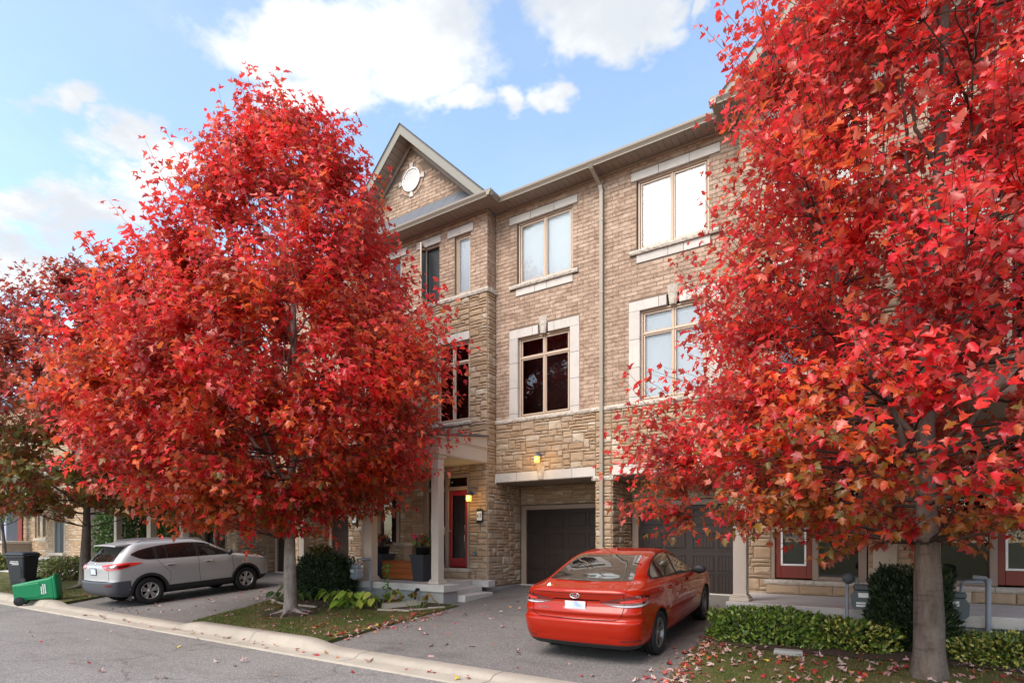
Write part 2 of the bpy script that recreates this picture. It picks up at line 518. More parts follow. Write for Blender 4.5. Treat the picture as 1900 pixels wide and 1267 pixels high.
M['tail_bright'] = mat('tail_lamp_bright', lampred_f((.42, .012, .010), (.70, .05, .035)))
M['tail_clear'] = mat('tail_lamp_clear', lampred_f((.34, .34, .34), (.48, .48, .48)))
M['gap'] = simple('panel_gap', (.006, .005, .005), .8, .1)
M['seat'] = simple('car_seat', (.10, .10, .10), .9, .1)
def plate_f(t):
    pos = t.n('ShaderNodeTexCoord').outputs['Object']
    n = t.noise(pos, 11, 2, .4)
    return pbsdf(t, t.mix(t.maprange(n, .42, .7), (.50, .54, .57), (.25, .34, .48)), .4, .4)
M['plate'] = mat('number_plate', plate_f)
M['green_bin'] = simple('green_bin_plastic', (.005, .20, .075), .42, .4, var=.1, scale=4)
M['grey_bin'] = simple('charcoal_bin_plastic', (.022, .025, .031), .5, .4, var=.12, scale=4)
M['print'] = simple('white_print', (.74, .76, .74), .6, .3, var=.05)
def wood_f(t):
    pos = geo_pos(t)
    n = t.noise(t.vmath('MULTIPLY', pos, (1.2, 1.2, 22)), 5, 5, .6, .6)
    return pbsdf(t, t.ramp(n, [(.3, (.19, .048, .012)), (.6, (.30, .085, .020)), (.8, (.36, .12, .035))]), .5, .35, bump=n, bstr=.2, bdist=.003)
M['wood'] = mat('orange_wood', wood_f)
M['planter'] = simple('slate_planter', (.030, .033, .040), .6, .35, var=.2, scale=20)
M['meter'] = simple('gas_meter_paint', (.075, .095, .105), .5, .4, var=.12)
M['meter_light'] = simple('pale_meter_paint', (.27, .32, .34), .5, .4, var=.1)
M['pipe'] = simple('grey_pipe', (.22, .24, .27), .5, .4, var=.12)
M['blue_trim'] = simple('blue_grey_trim', (.27, .31, .39), .6, .3, var=.08)
M['roof_blue'] = simple('blue_grey_roof', (.15, .165, .20), .85, .2, var=.2, scale=8)
def bulb_f(t):
    return t.n('ShaderNodeEmission', {0: (1.0, .52, .10, 1), 1: 14.0}).outputs[0]
M['bulb'] = mat('lit_bulb', bulb_f)
def lampglass_f(t):
    e = t.n('ShaderNodeEmission', {0: (1.0, .55, .12, 1), 1: 1.0}).outputs[0]
    tr = t.n('ShaderNodeBsdfTransparent', {0: (1, .85, .5, 1)}).outputs[0]
    return t.n('ShaderNodeMixShader', {0: .55, 1: tr, 2: e}).outputs[0]
M['amber'] = mat('lit_amber_glass', lampglass_f)

M['screen'] = simple('grey_fly_screen', (.07, .075, .075), .8, .2)
# ================================================================ GROUND
RNG = random.Random(11)
NPR = np.random.default_rng(5)
LAWNS = {
    'middle': [(-11.9, 6.26), (-7.75, 6.26), (-7.95, 8.4), (-8.02, 10.1), (-14.1, 10.1), (-13.6, 9.5), (-12.7, 7.9)],
    'right': [(-2.12, 6.26), (14, 6.26), (14, 10.1), (-2.45, 10.1), (-2.32, 8.4)],
    'left': [(-44, 6.26), (-18.3, 6.26), (-19.2, 8.0), (-20.4, 10.2), (-24.5, 10.2), (-25.2, 8.8), (-44, 8.8)],
}
def smooth(a, b, x):
    t = max(0, min(1, (x - a) / (b - a))); return t * t * (3 - 2 * t)
def drive_z(y): return 0.05 + .062 * (min(max(y, 6.2), 13.74) - 6.2)
def lawn_z(y, x=0): return drive_z(y) + .022 + .045 * (1 - smooth(6.3, 8.4, y)) + .007 * math.sin(x * 2.1 + y * 1.3)
def in_poly(x, y, P):
    c = False; n = len(P)
    for i in range(n):
        (x1, y1), (x2, y2) = P[i], P[i - 1]
        if (y1 > y) != (y2 > y) and x < (x2 - x1) * (y - y1) / (y2 - y1) + x1: c = not c
    return c
def ground_z(x, y):
    if y < 5.64: return 0.0
    if y < 6.26: return kerb_h(x) * smooth(5.93, 6.1, y) + .012
    for P in LAWNS.values():
        if in_poly(x, y, P): return lawn_z(y, x)
    return drive_z(y)
def kerb_h(x):
    h = .155
    lo = 0
    for a, b in ((-18.3, -11.75), (-7.75, -2.1)):
        lo = max(lo, smooth(a - .35, a + .45, x) * (1 - smooth(b - .45, b + .35, x)))
    return h + (.062 - h) * lo

def sheet(name, pts_fn, nx, ny, m, kind='structure'):
    V = [pts_fn(i / nx, j / ny) for j in range(ny + 1) for i in range(nx + 1)]
    F = [(j * (nx + 1) + i, j * (nx + 1) + i + 1, (j + 1) * (nx + 1) + i + 1, (j + 1) * (nx + 1) + i) for j in range(ny) for i in range(nx)]
    o = obj(name, np_mesh(name, V, F, smooth=True, mats=[m]))
    o['kind'] = kind
    return o
sheet('ground', lambda a, b: (-400 + 800 * a, -400 + 800 * b, -.12), 8, 8, M['lawn'])
def street_z(x, y): return .006 * math.sin(x * .7 + 1) * math.sin(y * .9) + .0015 - .012 * smooth(2, 5.6, y) - .006
sheet('street', lambda a, b: (-120 + 200 * a, -9 + 14.66 * b, street_z(-120 + 200 * a, -9 + 14.66 * b)), 200, 20, M['street'])
sheet('driveway', lambda a, b: (-8.75 + 6.6 * a, 6.2 + 7.7 * b, drive_z(6.2 + 7.7 * b) - .0 * a), 4, 24, M['drive'])
sheet('driveway', lambda a, b: (-20.4 + 9.2 * a, 6.2 + 7.7 * b, drive_z(6.2 + 7.7 * b)), 4, 24, M['drive'])
sheet('path', lambda a, b: (-90 + 69.5 * a, 6.2 + 6.4 * b, drive_z(6.2 + 6.4 * b) - .012), 4, 24, M['concrete'])

# kerb: one continuous concrete run that dips at each driveway, cut by joints
def build_kerb():
    xs = []
    x = -70.0
    while x < 30: xs.append(x); x += .2 if -22 < x < 3 else .8
    prof = [(5.62, -.05), (5.625, .004), (5.64, .010), (5.92, .002), (5.955, .18), (5.99, .55), (6.03, .86), (6.08, .98), (6.26, 1.0), (6.275, .9), (6.28, -.6)]
    mb = MB()
    V = []
    for x in xs:
        h = kerb_h(x)
        for k, (y, q) in enumerate(prof):
            z = q if k < 4 else max(q * h, .004)
            if k == len(prof) - 1: z = -.08
            V.append((x + .0, y, z))
    n = len(prof)
    F = [(i * n + k, (i + 1) * n + k, (i + 1) * n + k + 1, i * n + k + 1) for i in range(len(xs) - 1) for k in range(n - 1)]
    mb.add(V, F, 0, True)
    o = mb.build('kerb', [M['kerb']], kind='structure')
    # saw-cut joints
    jm = MB()
    for xj in (-21.4, -18.7, -15.2, -12.0, -9.4, -6.7, -4.2, -1.6, 1.2):
        h = kerb_h(xj)
        pts = [(y, (q if k < 4 else max(q * h, .004)) + .002) for k, (y, q) in enumerate(prof[2:9], 2)]
        for (y0, z0), (y1, z1) in zip(pts, pts[1:]):
            jm.add([(xj - .004, y0, z0), (xj + .004, y0, z0), (xj + .004, y1, z1), (xj - .004, y1, z1)], [(0, 1, 2, 3)])
    jm.build('joint', [M['gap']], o)
build_kerb()

def build_lawn(P):
    bm = bmesh.new()
    xs0, xs1 = min(p[0] for p in P), max(p[0] for p in P)
    vs = [bm.verts.new((x, y, 0)) for x, y in P]
    f = bm.faces.new(vs)
    bmesh.ops.triangulate(bm, faces=[f])
    for _ in range(4): bmesh.ops.subdivide_edges(bm, edges=[e for e in bm.edges if e.calc_length() > .45], cuts=1)
    bmesh.ops.triangulate(bm, faces=bm.faces[:])
    for v in bm.verts: v.co.z = lawn_z(v.co.y, v.co.x)
    be = [e for e in bm.edges if e.is_boundary]
    r = bmesh.ops.extrude_edge_only(bm, edges=be)
    for g in r['geom']:
        if isinstance(g, bmesh.types.BMVert): g.co.z -= .12
    me = bpy.data.meshes.new('lawn'); bm.to_mesh(me); bm.free()
    me.materials.append(M['lawn'])
    o = obj('lawn', me); o['kind'] = 'structure'
for P in LAWNS.values(): build_lawn(P)

# grass blades
def build_grass():
    for key, n, hmul in (('middle', 26000, 1.0), ('right', 24000, .8), ('left', 9000, 1.3)):
        P = LAWNS[key]
        x0, x1 = min(p[0] for p in P), max(p[0] for p in P)
        y0, y1 = min(p[1] for p in P), max(p[1] for p in P)
        if key == 'right': x1 = 3.2
        if key == 'left': x0 = -30
        pts = []
        rr = random.Random(3)
        while len(pts) < n:
            x, y = rr.uniform(x0, x1), rr.uniform(y0, min(y1, 10.0))
            if not in_poly(x, y, P): continue
            pn = noise.noise(Vector((x * 1.3, y * 1.3, 2))) + .6 * noise.noise(Vector((x * 4, y * 4, 5)))
            bare = -.15 if key != 'right' else -.02
            if pn < bare and rr.random() < .72: continue
            if key == 'middle' and (x + 10.9) ** 2 + (y - 7.9) ** 2 < .8 * (.6 + rr.random()): continue
            pts.append((x, y, lawn_z(y, x) - .004, pn))
        A = np.array(pts)
        n = len(A)
        an = NPR.uniform(0, 2 * PI, n); h = NPR.uniform(.018, .05, n) * hmul; wd = NPR.uniform(.0035, .007, n) * (1.4 if key == 'left' else 1)
        le = NPR.uniform(0, .03, n); la = NPR.uniform(0, 2 * PI, n)
        dx, dy = np.cos(an) * wd, np.sin(an) * wd
        V = np.zeros((n, 3, 3))
        V[:, 0] = A[:, :3] + np.stack([dx, dy, 0 * dx], 1)
        V[:, 1] = A[:, :3] - np.stack([dx, dy, 0 * dx], 1)
        V[:, 2] = A[:, :3] + np.stack([np.cos(la) * le, np.sin(la) * le, h], 1)
        g = np.clip((A[:, 3] + .5) / 1.1, 0, 1)[:, None]
        c1, c2, c3 = np.array((.20, .135, .055)), np.array((.115, .125, .03)), np.array((.065, .115, .018))
        t = np.clip(g + NPR.normal(0, .22, (n, 1)), 0, 1)
        if key == 'left': t = np.clip(t + .25, 0, 1)
        if key == 'right': t = np.clip(t - .12, 0, 1)
        c = np.where(t < .5, c1 + (c2 - c1) * t * 2, c2 + (c3 - c2) * (t - .5) * 2)
        col = np.repeat(c, 3, 0)
        F = np.arange(3 * n).reshape(-1, 3)
        o = obj('grass', np_mesh('grass', V.reshape(-1, 3), F, mats=[M['grass']], col=col))
        tag(o, {'middle': 'short patchy grass of the lawn under the middle maple', 'right': 'thin browning grass under the nearest maple', 'left': 'greener grass verge by the two bins'}[key], 'grass', kind='stuff')
build_grass()

# ================================================================ TOWN HOUSES
BH, BL, BJ = .0975, .302, .010
TREE_R_OF_MID = ([0, 230, 300, 340, 480, 540, 600, 700, 780, 850, 950, 1000, 1267], [690, 700, 720, 775, 745, 800, 850, 875, 865, 800, 695, 640, 560])
TREE_L_OF_RIGHT = ([0, 190, 290, 390, 480, 560, 620, 700, 800, 860, 900, 1000, 1040, 1267], [1410, 1290, 1265, 1335, 1325, 1255, 1290, 1235, 1160, 1150, 1180, 1200, 1290, 1310])
def shows(u, v):
    if not (0 < u < 1900 and 0 < v < 1267): return False
    if u < 700 and v > 930: return True
    return np.interp(v, *TREE_R_OF_MID) - 15 < u < np.interp(v, *TREE_L_OF_RIGHT) + 25

def px_size(pts):
    P = np.array(pts); u, v, d = proj_np(P)
    if np.isnan(u).any(): return 0, 0, 0, 0
    return u.mean(), v.mean(), u.max() - u.min(), v.max() - v.min()

BRICK_MESH = []
def brick_unit(w, h, dep, rr):
    """a brick facing -y, centred on its face; slightly uneven edges"""
    e = lambda: rr.uniform(-.0018, .0018)
    d = rr.uniform(-.002, .0025)
    V = [(-w / 2, dep, -h / 2), (w / 2, dep, -h / 2), (w / 2, dep, h / 2), (-w / 2, dep, h / 2),
         (-w / 2 + e(), .004, -h / 2 + e()), (w / 2 + e(), .004, -h / 2 + e()), (w / 2 + e(), .004, h / 2 + e()), (-w / 2 + e(), .004, h / 2 + e()),
         (-w / 2 + .005, d, -h / 2 + .005), (w / 2 - .005, d, -h / 2 + .005), (w / 2 - .005, d, h / 2 - .005), (-w / 2 + .005, d, h / 2 - .005)]
    F = [(0, 4, 5, 1), (1, 5, 6, 2), (2, 6, 7, 3), (3, 7, 4, 0), (4, 8, 9, 5), (5, 9, 10, 6), (6, 10, 11, 7), (7, 11, 8, 4), (8, 11, 10, 9)]
    return V, [tuple(reversed(f)) for f in F]
for i in range(8):
    V, F = brick_unit(BL - BJ, BH - BJ, .03, random.Random(i))
    BRICK_MESH.append(np_mesh('brick', V, F, mats=[M['brick']]))

def stone_unit(w, h, rr, rough=1.0):
    """a rock-faced stone facing -y, centred on its bed"""
    ins = .006
    g = min(w, h)
    ring = [(-1, -1), (0, -1), (1, -1), (1, 0), (1, 1), (0, 1), (-1, 1), (-1, 0)]
    V = []
    for (a, b) in ring: V.append((a * (w / 2 - ins), .03, b * (h / 2 - ins)))
    for (a, b) in ring: V.append((a * (w / 2 - ins + rr.uniform(-.003, .002)), -.004 - rr.random() * .006, b * (h / 2 - ins + rr.uniform(-.003, .002))))
    mx = rr.uniform(-.25, .25) * w; mz = rr.uniform(-.2, .2) * h
    for (a, b) in ring:
        k = rr.uniform(.70, .90)
        V.append((a * (w / 2 - ins) * k + mx * .2, -.014 - rr.random() * .016 * rough, b * (h / 2 - ins) * rr.uniform(.62, .86) + mz * .2))
    V.append((mx, -.022 - rr.random() * .016 * rough, mz))
    F = []
    for k in range(8):
        k2 = (k + 1) % 8
        F += [(k, k2, 8 + k2, 8 + k), (8 + k, 8 + k2, 16 + k2, 16 + k), (16 + k, 16 + k2, 24)]
    return V, F

def lay_bricks(s0, s1, z0, z1, openings=(), keep=None, phase=0):
    """running bond; returns (a, b, za, zb)"""
    res = []
    k = 0; z = z0
    while z < z1 - .02:
        zt = min(z + BH, z1); zm = (z + zt) / 2
        cuts = [(o[0], o[1]) for o in openings if o[2] - .03 < zm < o[3] + .03]
        a = s0 - ((k + phase) % 2) * BL / 2 - (0 if k % 2 else 0)
        while a < s1:
            b = a + BL
            segs = [(max(a, s0), min(b, s1))]
            for (c, d) in cuts:
                ns = []
                for (p, q) in segs:
                    if q <= c or p >= d: ns.append((p, q))
                    else:
                        if p < c: ns.append((p, c))
                        if q > d: ns.append((d, q))
                segs = ns
            for (p, q) in segs:
                if q - p > .035 and (keep is None or keep(p, q, z, zt)): res.append((p + BJ / 2, q - BJ / 2, z + BJ / 2, zt - BJ / 2))
            a = b
        z += BH; k += 1
    return res

def lay_stones(s0, s1, z0, z1, rr, cw=.052, ch=.078):
    nx = max(1, round((s1 - s0) / cw)); nz = max(1, round((z1 - z0) / ch))
    cw = (s1 - s0) / nx; ch = (z1 - z0) / nz
    occ = [[False] * nx for _ in range(nz)]
    res = []
    for j in range(nz):
        for i in range(nx):
            if occ[j][i]: continue
            h = rr.choices([1, 2, 3], [.50, .42, .08])[0]
            wmin, wmax = {1: (4, 11), 2: (4, 9), 3: (4, 7)}[h]
            wd = rr.randint(wmin, wmax)
            run = 0
            while i + run < nx and not occ[j][i + run] and run < wd: run += 1
            if i + run < nx and not occ[j][i + run]:
                left = 0
                while i + run + left < nx and not occ[j][i + run + left] and left < 3: left += 1
                if left < 3 and (i + run + left >= nx or occ[j][i + run + left]): run += left
            h = min(h, nz - j)
            hh = 1
            while hh < h and all(not occ[j + hh][i + q] for q in range(run)): hh += 1
            for q in range(run):
                for g in range(hh): occ[j + g][i + q] = True
            res.append((s0 + i * cw, s0 + (i + run) * cw, z0 + j * ch, z0 + (j + hh) * ch))
    return res

def rects_minus(s0, s1, z0, z1, openings):
    S = sorted({s0, s1, *[min(max(o[i], s0), s1) for o in openings for i in (0, 1)]})
    Z = sorted({z0, z1, *[min(max(o[i], z0), z1) for o in openings for i in (2, 3)]})
    for a, b in zip(S, S[1:]):
        for c, d in zip(Z, Z[1:]):
            m_, n_ = (a + b) / 2, (c + d) / 2
            if not any(o[0] < m_ < o[1] and o[2] < n_ < o[3] for o in openings): yield a, b, c, d

class House:
    def __init__(s, X0, m, label, seed, n_brick=300, n_stone=300, red=False, group=None):
        s.X0, s.m, s.rr, s.red = X0, m, random.Random(seed), red
        s.nb, s.ns = n_brick, n_stone
        s.root = empty('townhouse', (X0 + m * 2.9, 12.14, .5), label=label, cat='house', group=group)
        s.bricks, s.stones = [], []
        s.back, s.backs = MB(), MB()
    def x(s, xl): return s.X0 + s.m * xl
    def quad(s): return [(0, 1, 2, 3)] if s.m > 0 else [(3, 2, 1, 0)]
    def P(s, fr, a, z, d):
        if fr[0] == 'f': return (s.x(a), fr[1] - d, z)
        return (s.x(fr[1] + fr[2] * d), a, z)
    def backing(s, mb, fr, s0, s1, z0, z1, openings=(), d=-.009, thick=.14):
        for a, b, c, e in rects_minus(s0, s1, z0, z1, openings):
            p, q = s.P(fr, a, c, d), s.P(fr, b, e, d - thick)
            mb.box(p[0], q[0], p[1], q[1], p[2], q[2])
    def brick_panel(s, fr, s0, s1, z0, z1, openings=(), keep=None, back=True, phase=0):
        for r in lay_bricks(s0, s1, z0, z1, openings, keep, phase): s.bricks.append((fr, r))
        if back: s.backing(s.back, fr, s0, s1, z0, z1, openings)
    def stone_panel(s, fr, s0, s1, z0, z1, back=True, thick=.14):
        if s.red:
            for r in lay_bricks(s0, s1, z0, z1): s.bricks.append((fr, r))
        else:
            for r in lay_stones(s0, s1, z0, z1, s.rr): s.stones.append((fr, r))
        if back: s.backing(s.backs, fr, s0, s1, z0, z1, thick=thick)
    def box(s, mb, x0, x1, y0, y1, z0, z1, mat=0, b=0):
        if b: mb.bev(s.x(x0), s.x(x1), y0, y1, z0, z1, b, mat)
        else: mb.box(s.x(x0), s.x(x1), y0, y1, z0, z1, mat)
    def part(s, name, mats, *boxes, b=.004, parent=None):
        mb = MB()
        for bx in boxes: s.box(mb, *bx, b=b)
        return mb.build(name, mats, parent or s.root)
    def place(s, fr, c, V):
        """unit facing -y -> world, relative to centre point on the wall"""
        if fr[0] == 'f': return [(v[0] * s.m, v[1], v[2]) for v in V]
        sg = s.m * fr[2]
        return [(-v[1] * sg, v[0], v[2]) for v in V]
    def finish(s):
        bm_ = M['red_brick'] if s.red else M['brick']
        wall = s.back.build('wall', [M['mortar']], s.root)
        if s.backs.v: s.backs.build('wall', [M['stone_mortar']], s.root)
        # bricks: the 300 that show largest one by one, the rest joined
        def rank(items):
            out = []
            for i, (fr, r) in enumerate(items):
                u, v, du, dv = px_size([s.P(fr, a, z, 0) for a in r[:2] for z in r[2:]])
                ok = shows(u, v) and du * dv > 55
                out.append((du * dv if ok else -1, i))
            return sorted(out, reverse=True)
        for items, name, mm, n in ((s.bricks, 'brick', bm_, s.nb), (s.stones, 'stone', M['stone'], s.ns)):
            if not items: continue
            chosen = set()
            for a, i in rank(items):
                if a > 0 and len(chosen) < n:
                    fr, r = items[i]
                    if name == 'brick' and (fr[0] != 'f' or abs((r[1] - r[0]) - (BL - BJ)) > .002 or abs(r[3] - r[2] - (BH - BJ)) > .002): continue
                    chosen.add(i)
            VV, FF, nv = [], [], 0
            for i, (fr, r) in enumerate(items):
                wd, h = r[1] - r[0], r[3] - r[2]
                c = s.P(fr, (r[0] + r[1]) / 2, (r[2] + r[3]) / 2, 0)
                if i in chosen:
                    if name == 'brick': me = s.rr.choice(BRICK_MESH)
                    else:
                        V, F = stone_unit(wd, h, s.rr)
                        me = np_mesh('stone', s.place(fr, c, V), F, mats=[mm])
                    o = bpy.data.objects.new(name, me)
                    o.matrix_basis = Matrix.LocRotScale(Vector(c), Euler((s.rr.uniform(-.006, .006), s.rr.uniform(-.004, .004), s.rr.uniform(-.004, .004))) if name == 'brick' else None, None)
                    link(o, s.root)
                else:
                    V, F = brick_unit(wd, h, .03, s.rr) if name == 'brick' else stone_unit(wd, h, s.rr)
                    W = s.place(fr, c, V)
                    VV += [(c[0] + p[0], c[1] + p[1], c[2] + p[2]) for p in W]
                    FF += [tuple(nv + k for k in f) for f in F]
                    nv += len(V)
            if VV:
                o = obj(name + 'work', np_mesh(name + 'work', VV, FF, mats=[mm]), s.root)
                o['kind'] = 'stuff'

    # ---- windows
    def window(s, x0, x1, z0, z1, Y, lights, blind=None, open_light=None, depth=.07):
        """lights: (fx0, fx1, fz0, fz1) in 0..1 of the opening"""
        fr = MB()
        t = .042
        yo, yi = Y + depth, Y + depth + .075
        for bx in ((x0, x0 + t, z0, z1), (x1 - t, x1, z0, z1), (x0 + t, x1 - t, z0, z0 + t), (x0 + t, x1 - t, z1 - t, z1)):
            s.box(fr, bx[0], bx[1], yo, yi, bx[2], bx[3], b=.006)
        w_, h_ = x1 - x0, z1 - z0
        frame = None
        sash = []
        for k, (a, b, c, d) in enumerate(lights):
            xa, xb = x0 + t + (w_ - 2 * t) * a, x0 + t + (w_ - 2 * t) * b
            za, zb = z0 + t + (h_ - 2 * t) * c, z0 + t + (h_ - 2 * t) * d
            sash.append((xa, xb, za, zb))
            if a > 0.01: s.box(fr, xa - .014, xa + .014, yo - .004, yi, za, zb, b=.004)
            if c > 0.01: s.box(fr, xa + .014 * (a > .01), xb - .014 * (b < .99), yo - .006, yi, za - .016, za + .016, b=.004)
        frame = fr.build('window', [M['frame']], s.root)
        for k, (xa, xb, za, zb) in enumerate(sash):
            sb = MB(); q = .016; e = .036
            xa, xb, za, zb = xa + q, xb - q, za + q, zb - q
            ys, ye = yo + .012, yo + .055
            for bx in ((xa, xa + e, za, zb), (xb - e, xb, za, zb), (xa + e, xb - e, za, za + e), (xa + e, xb - e, zb - e, zb)):
                s.box(sb, bx[0], bx[1], ys, ye, bx[2], bx[3], b=.005)
            g = MB()
            V = [(s.x(xa + e), yo + .04, za + e), (s.x(xb - e), yo + .04, za + e), (s.x(xb - e), yo + .04, zb - e), (s.x(xa + e), yo + .04, zb - e)]
            g.add(V, s.quad())
            if open_light == k:
                ang = rad(68) * (1 if s.m > 0 else -1)
                hx = s.x(xa); R = Matrix.Rotation(-ang, 4, 'Z')
                def fn(p): 
                    q_ = R @ Vector((p[0] - hx, p[1] - ys, p[2])); return (q_.x + hx, q_.y + ys - .03, q_.z)
                sb.xf(fn); g.xf(fn)
            sb.build('sash', [M['frame']], frame)
            g.build('pane', [M['glass']], frame)
        # what stands behind the glass
        if blind:
            bmb = MB()
            yb = Y + depth + .10
            if blind == 'slat':
                zq = z0 + .04
                while zq < z1 - .05:
                    bmb.add([(s.x(x0 + .03), yb - .005, zq), (s.x(x1 - .03), yb - .005, zq), (s.x(x1 - .03), yb + .005, zq + .058), (s.x(x0 + .03), yb + .005, zq + .058)], [(0, 1, 2, 3)])
                    zq += .055
                o = bmb.build('blind', [M['slat']], frame); o['kind'] = 'stuff'
            elif blind == 'screen':
                s.box(bmb, x0 + .05, x1 - .05, yb, yb + .006, z0 + .05, z1 - .05)
                bmb.build('fly_screen', [M['screen']], frame)
            else:
                s.box(bmb, x0 + .03, x1 - .03, yb, yb + .006, z0 + float(blind), z1 - .03)
                bmb.build('blind', [M['blind']], frame)  # flat panel, painted pale for sky reflected in the glass over a white ceiling
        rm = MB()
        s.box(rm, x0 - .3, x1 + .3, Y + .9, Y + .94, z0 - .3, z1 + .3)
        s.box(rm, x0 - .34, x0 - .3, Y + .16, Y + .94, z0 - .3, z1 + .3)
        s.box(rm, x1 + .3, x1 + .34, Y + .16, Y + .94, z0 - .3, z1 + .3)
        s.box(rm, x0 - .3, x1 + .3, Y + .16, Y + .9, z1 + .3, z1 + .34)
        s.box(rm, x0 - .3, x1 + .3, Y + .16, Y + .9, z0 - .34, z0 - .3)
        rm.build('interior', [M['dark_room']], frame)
        return frame
    def blocks(s, name, cuts, z0, z1, Y, proud=.012, m='precast', dep=.1, gap=.004):
        for a, b in zip(cuts, cuts[1:]):
            s.part(name, [M[m]], (a + gap, b - gap, Y - proud, Y + dep, z0, z1), b=.004)
    def vblocks(s, name, x0, x1, cuts, Y, proud=.012, m='precast', dep=.1, gap=.004):
        for a, b in zip(cuts, cuts[1:]):
            s.part(name, [M[m]], (x0, x1, Y - proud, Y + dep, a + gap, b - gap), b=.004)
    def rough_sill(s, x0, x1, z0, z1, Y, proud=.06, dep=.08, n=3, name='sill'):
        cuts = [x0 + (x1 - x0) * k / n for k in range(n + 1)]
        for a, b in zip(cuts, cuts[1:]):
            mb = MB(); k = 10
            V = []; F = []
            for i in range(k + 1):
                t = a + .003 + (b - a - .006) * i / k
                j = lambda q: s.rr.uniform(-q, q)
                V += [(s.x(t), Y + dep, z0), (s.x(t), Y - proud + .012 + j(.006), z0 + j(.002)), (s.x(t), Y - proud + j(.010), (z0 + z1) / 2 + j(.012)), (s.x(t), Y - proud + .02 + j(.008), z1 + j(.004)), (s.x(t), Y + dep, z1 + .006)]
            for i in range(k):
                for q in range(4): F.append((i * 5 + q, (i + 1) * 5 + q, (i + 1) * 5 + q + 1, i * 5 + q + 1))
            F += [(0, 1, 2, 3, 4), tuple(k * 5 + q for q in (4, 3, 2, 1, 0))]
            mb.add(V, F)
            mb.build(name, [M['sill']], s.root)
    def keystone(s, xc, z0, z1, w0, w1, Y, proud=.05):
        mb = MB()
        n = 5; V = []
        for j in range(n + 1):
            t = j / n; hw = (w0 + (w1 - w0) * t) / 2; z = z0 + (z1 - z0) * t
            q = lambda: s.rr.uniform(-.008, .008)
            V += [(s.x(xc - hw), Y + .05, z), (s.x(xc - hw), Y - proud + .02, z), (s.x(xc - hw * .5), Y - proud - .012 + q(), z), (s.x(xc + hw * .4), Y - proud - .010 + q(), z), (s.x(xc + hw), Y - proud + .02, z), (s.x(xc + hw), Y + .05, z)]
        F = [(j * 6 + k, j * 6 + k + 1, (j + 1) * 6 + k + 1, (j + 1) * 6 + k) for j in range(n) for k in range(5)]
        F += [tuple(range(6)), tuple(range(n * 6 + 5, n * 6 - 1, -1))]
        mb.add(V, F)
        mb.build('keystone', [M['sill']], s.root)

YM, YB, YG = 12.5, 12.14, 13.74     # main wall, bay wall, garage door wall
TWO = [(0, .5, 0, 1), (.5, 1, 0, 1)]
FOUR = [(0, .5, 0, .755), (.5, 1, 0, .755), (0, .5, .755, 1), (.5, 1, .755, 1)]
ONE = [(0, 1, 0, 1)]

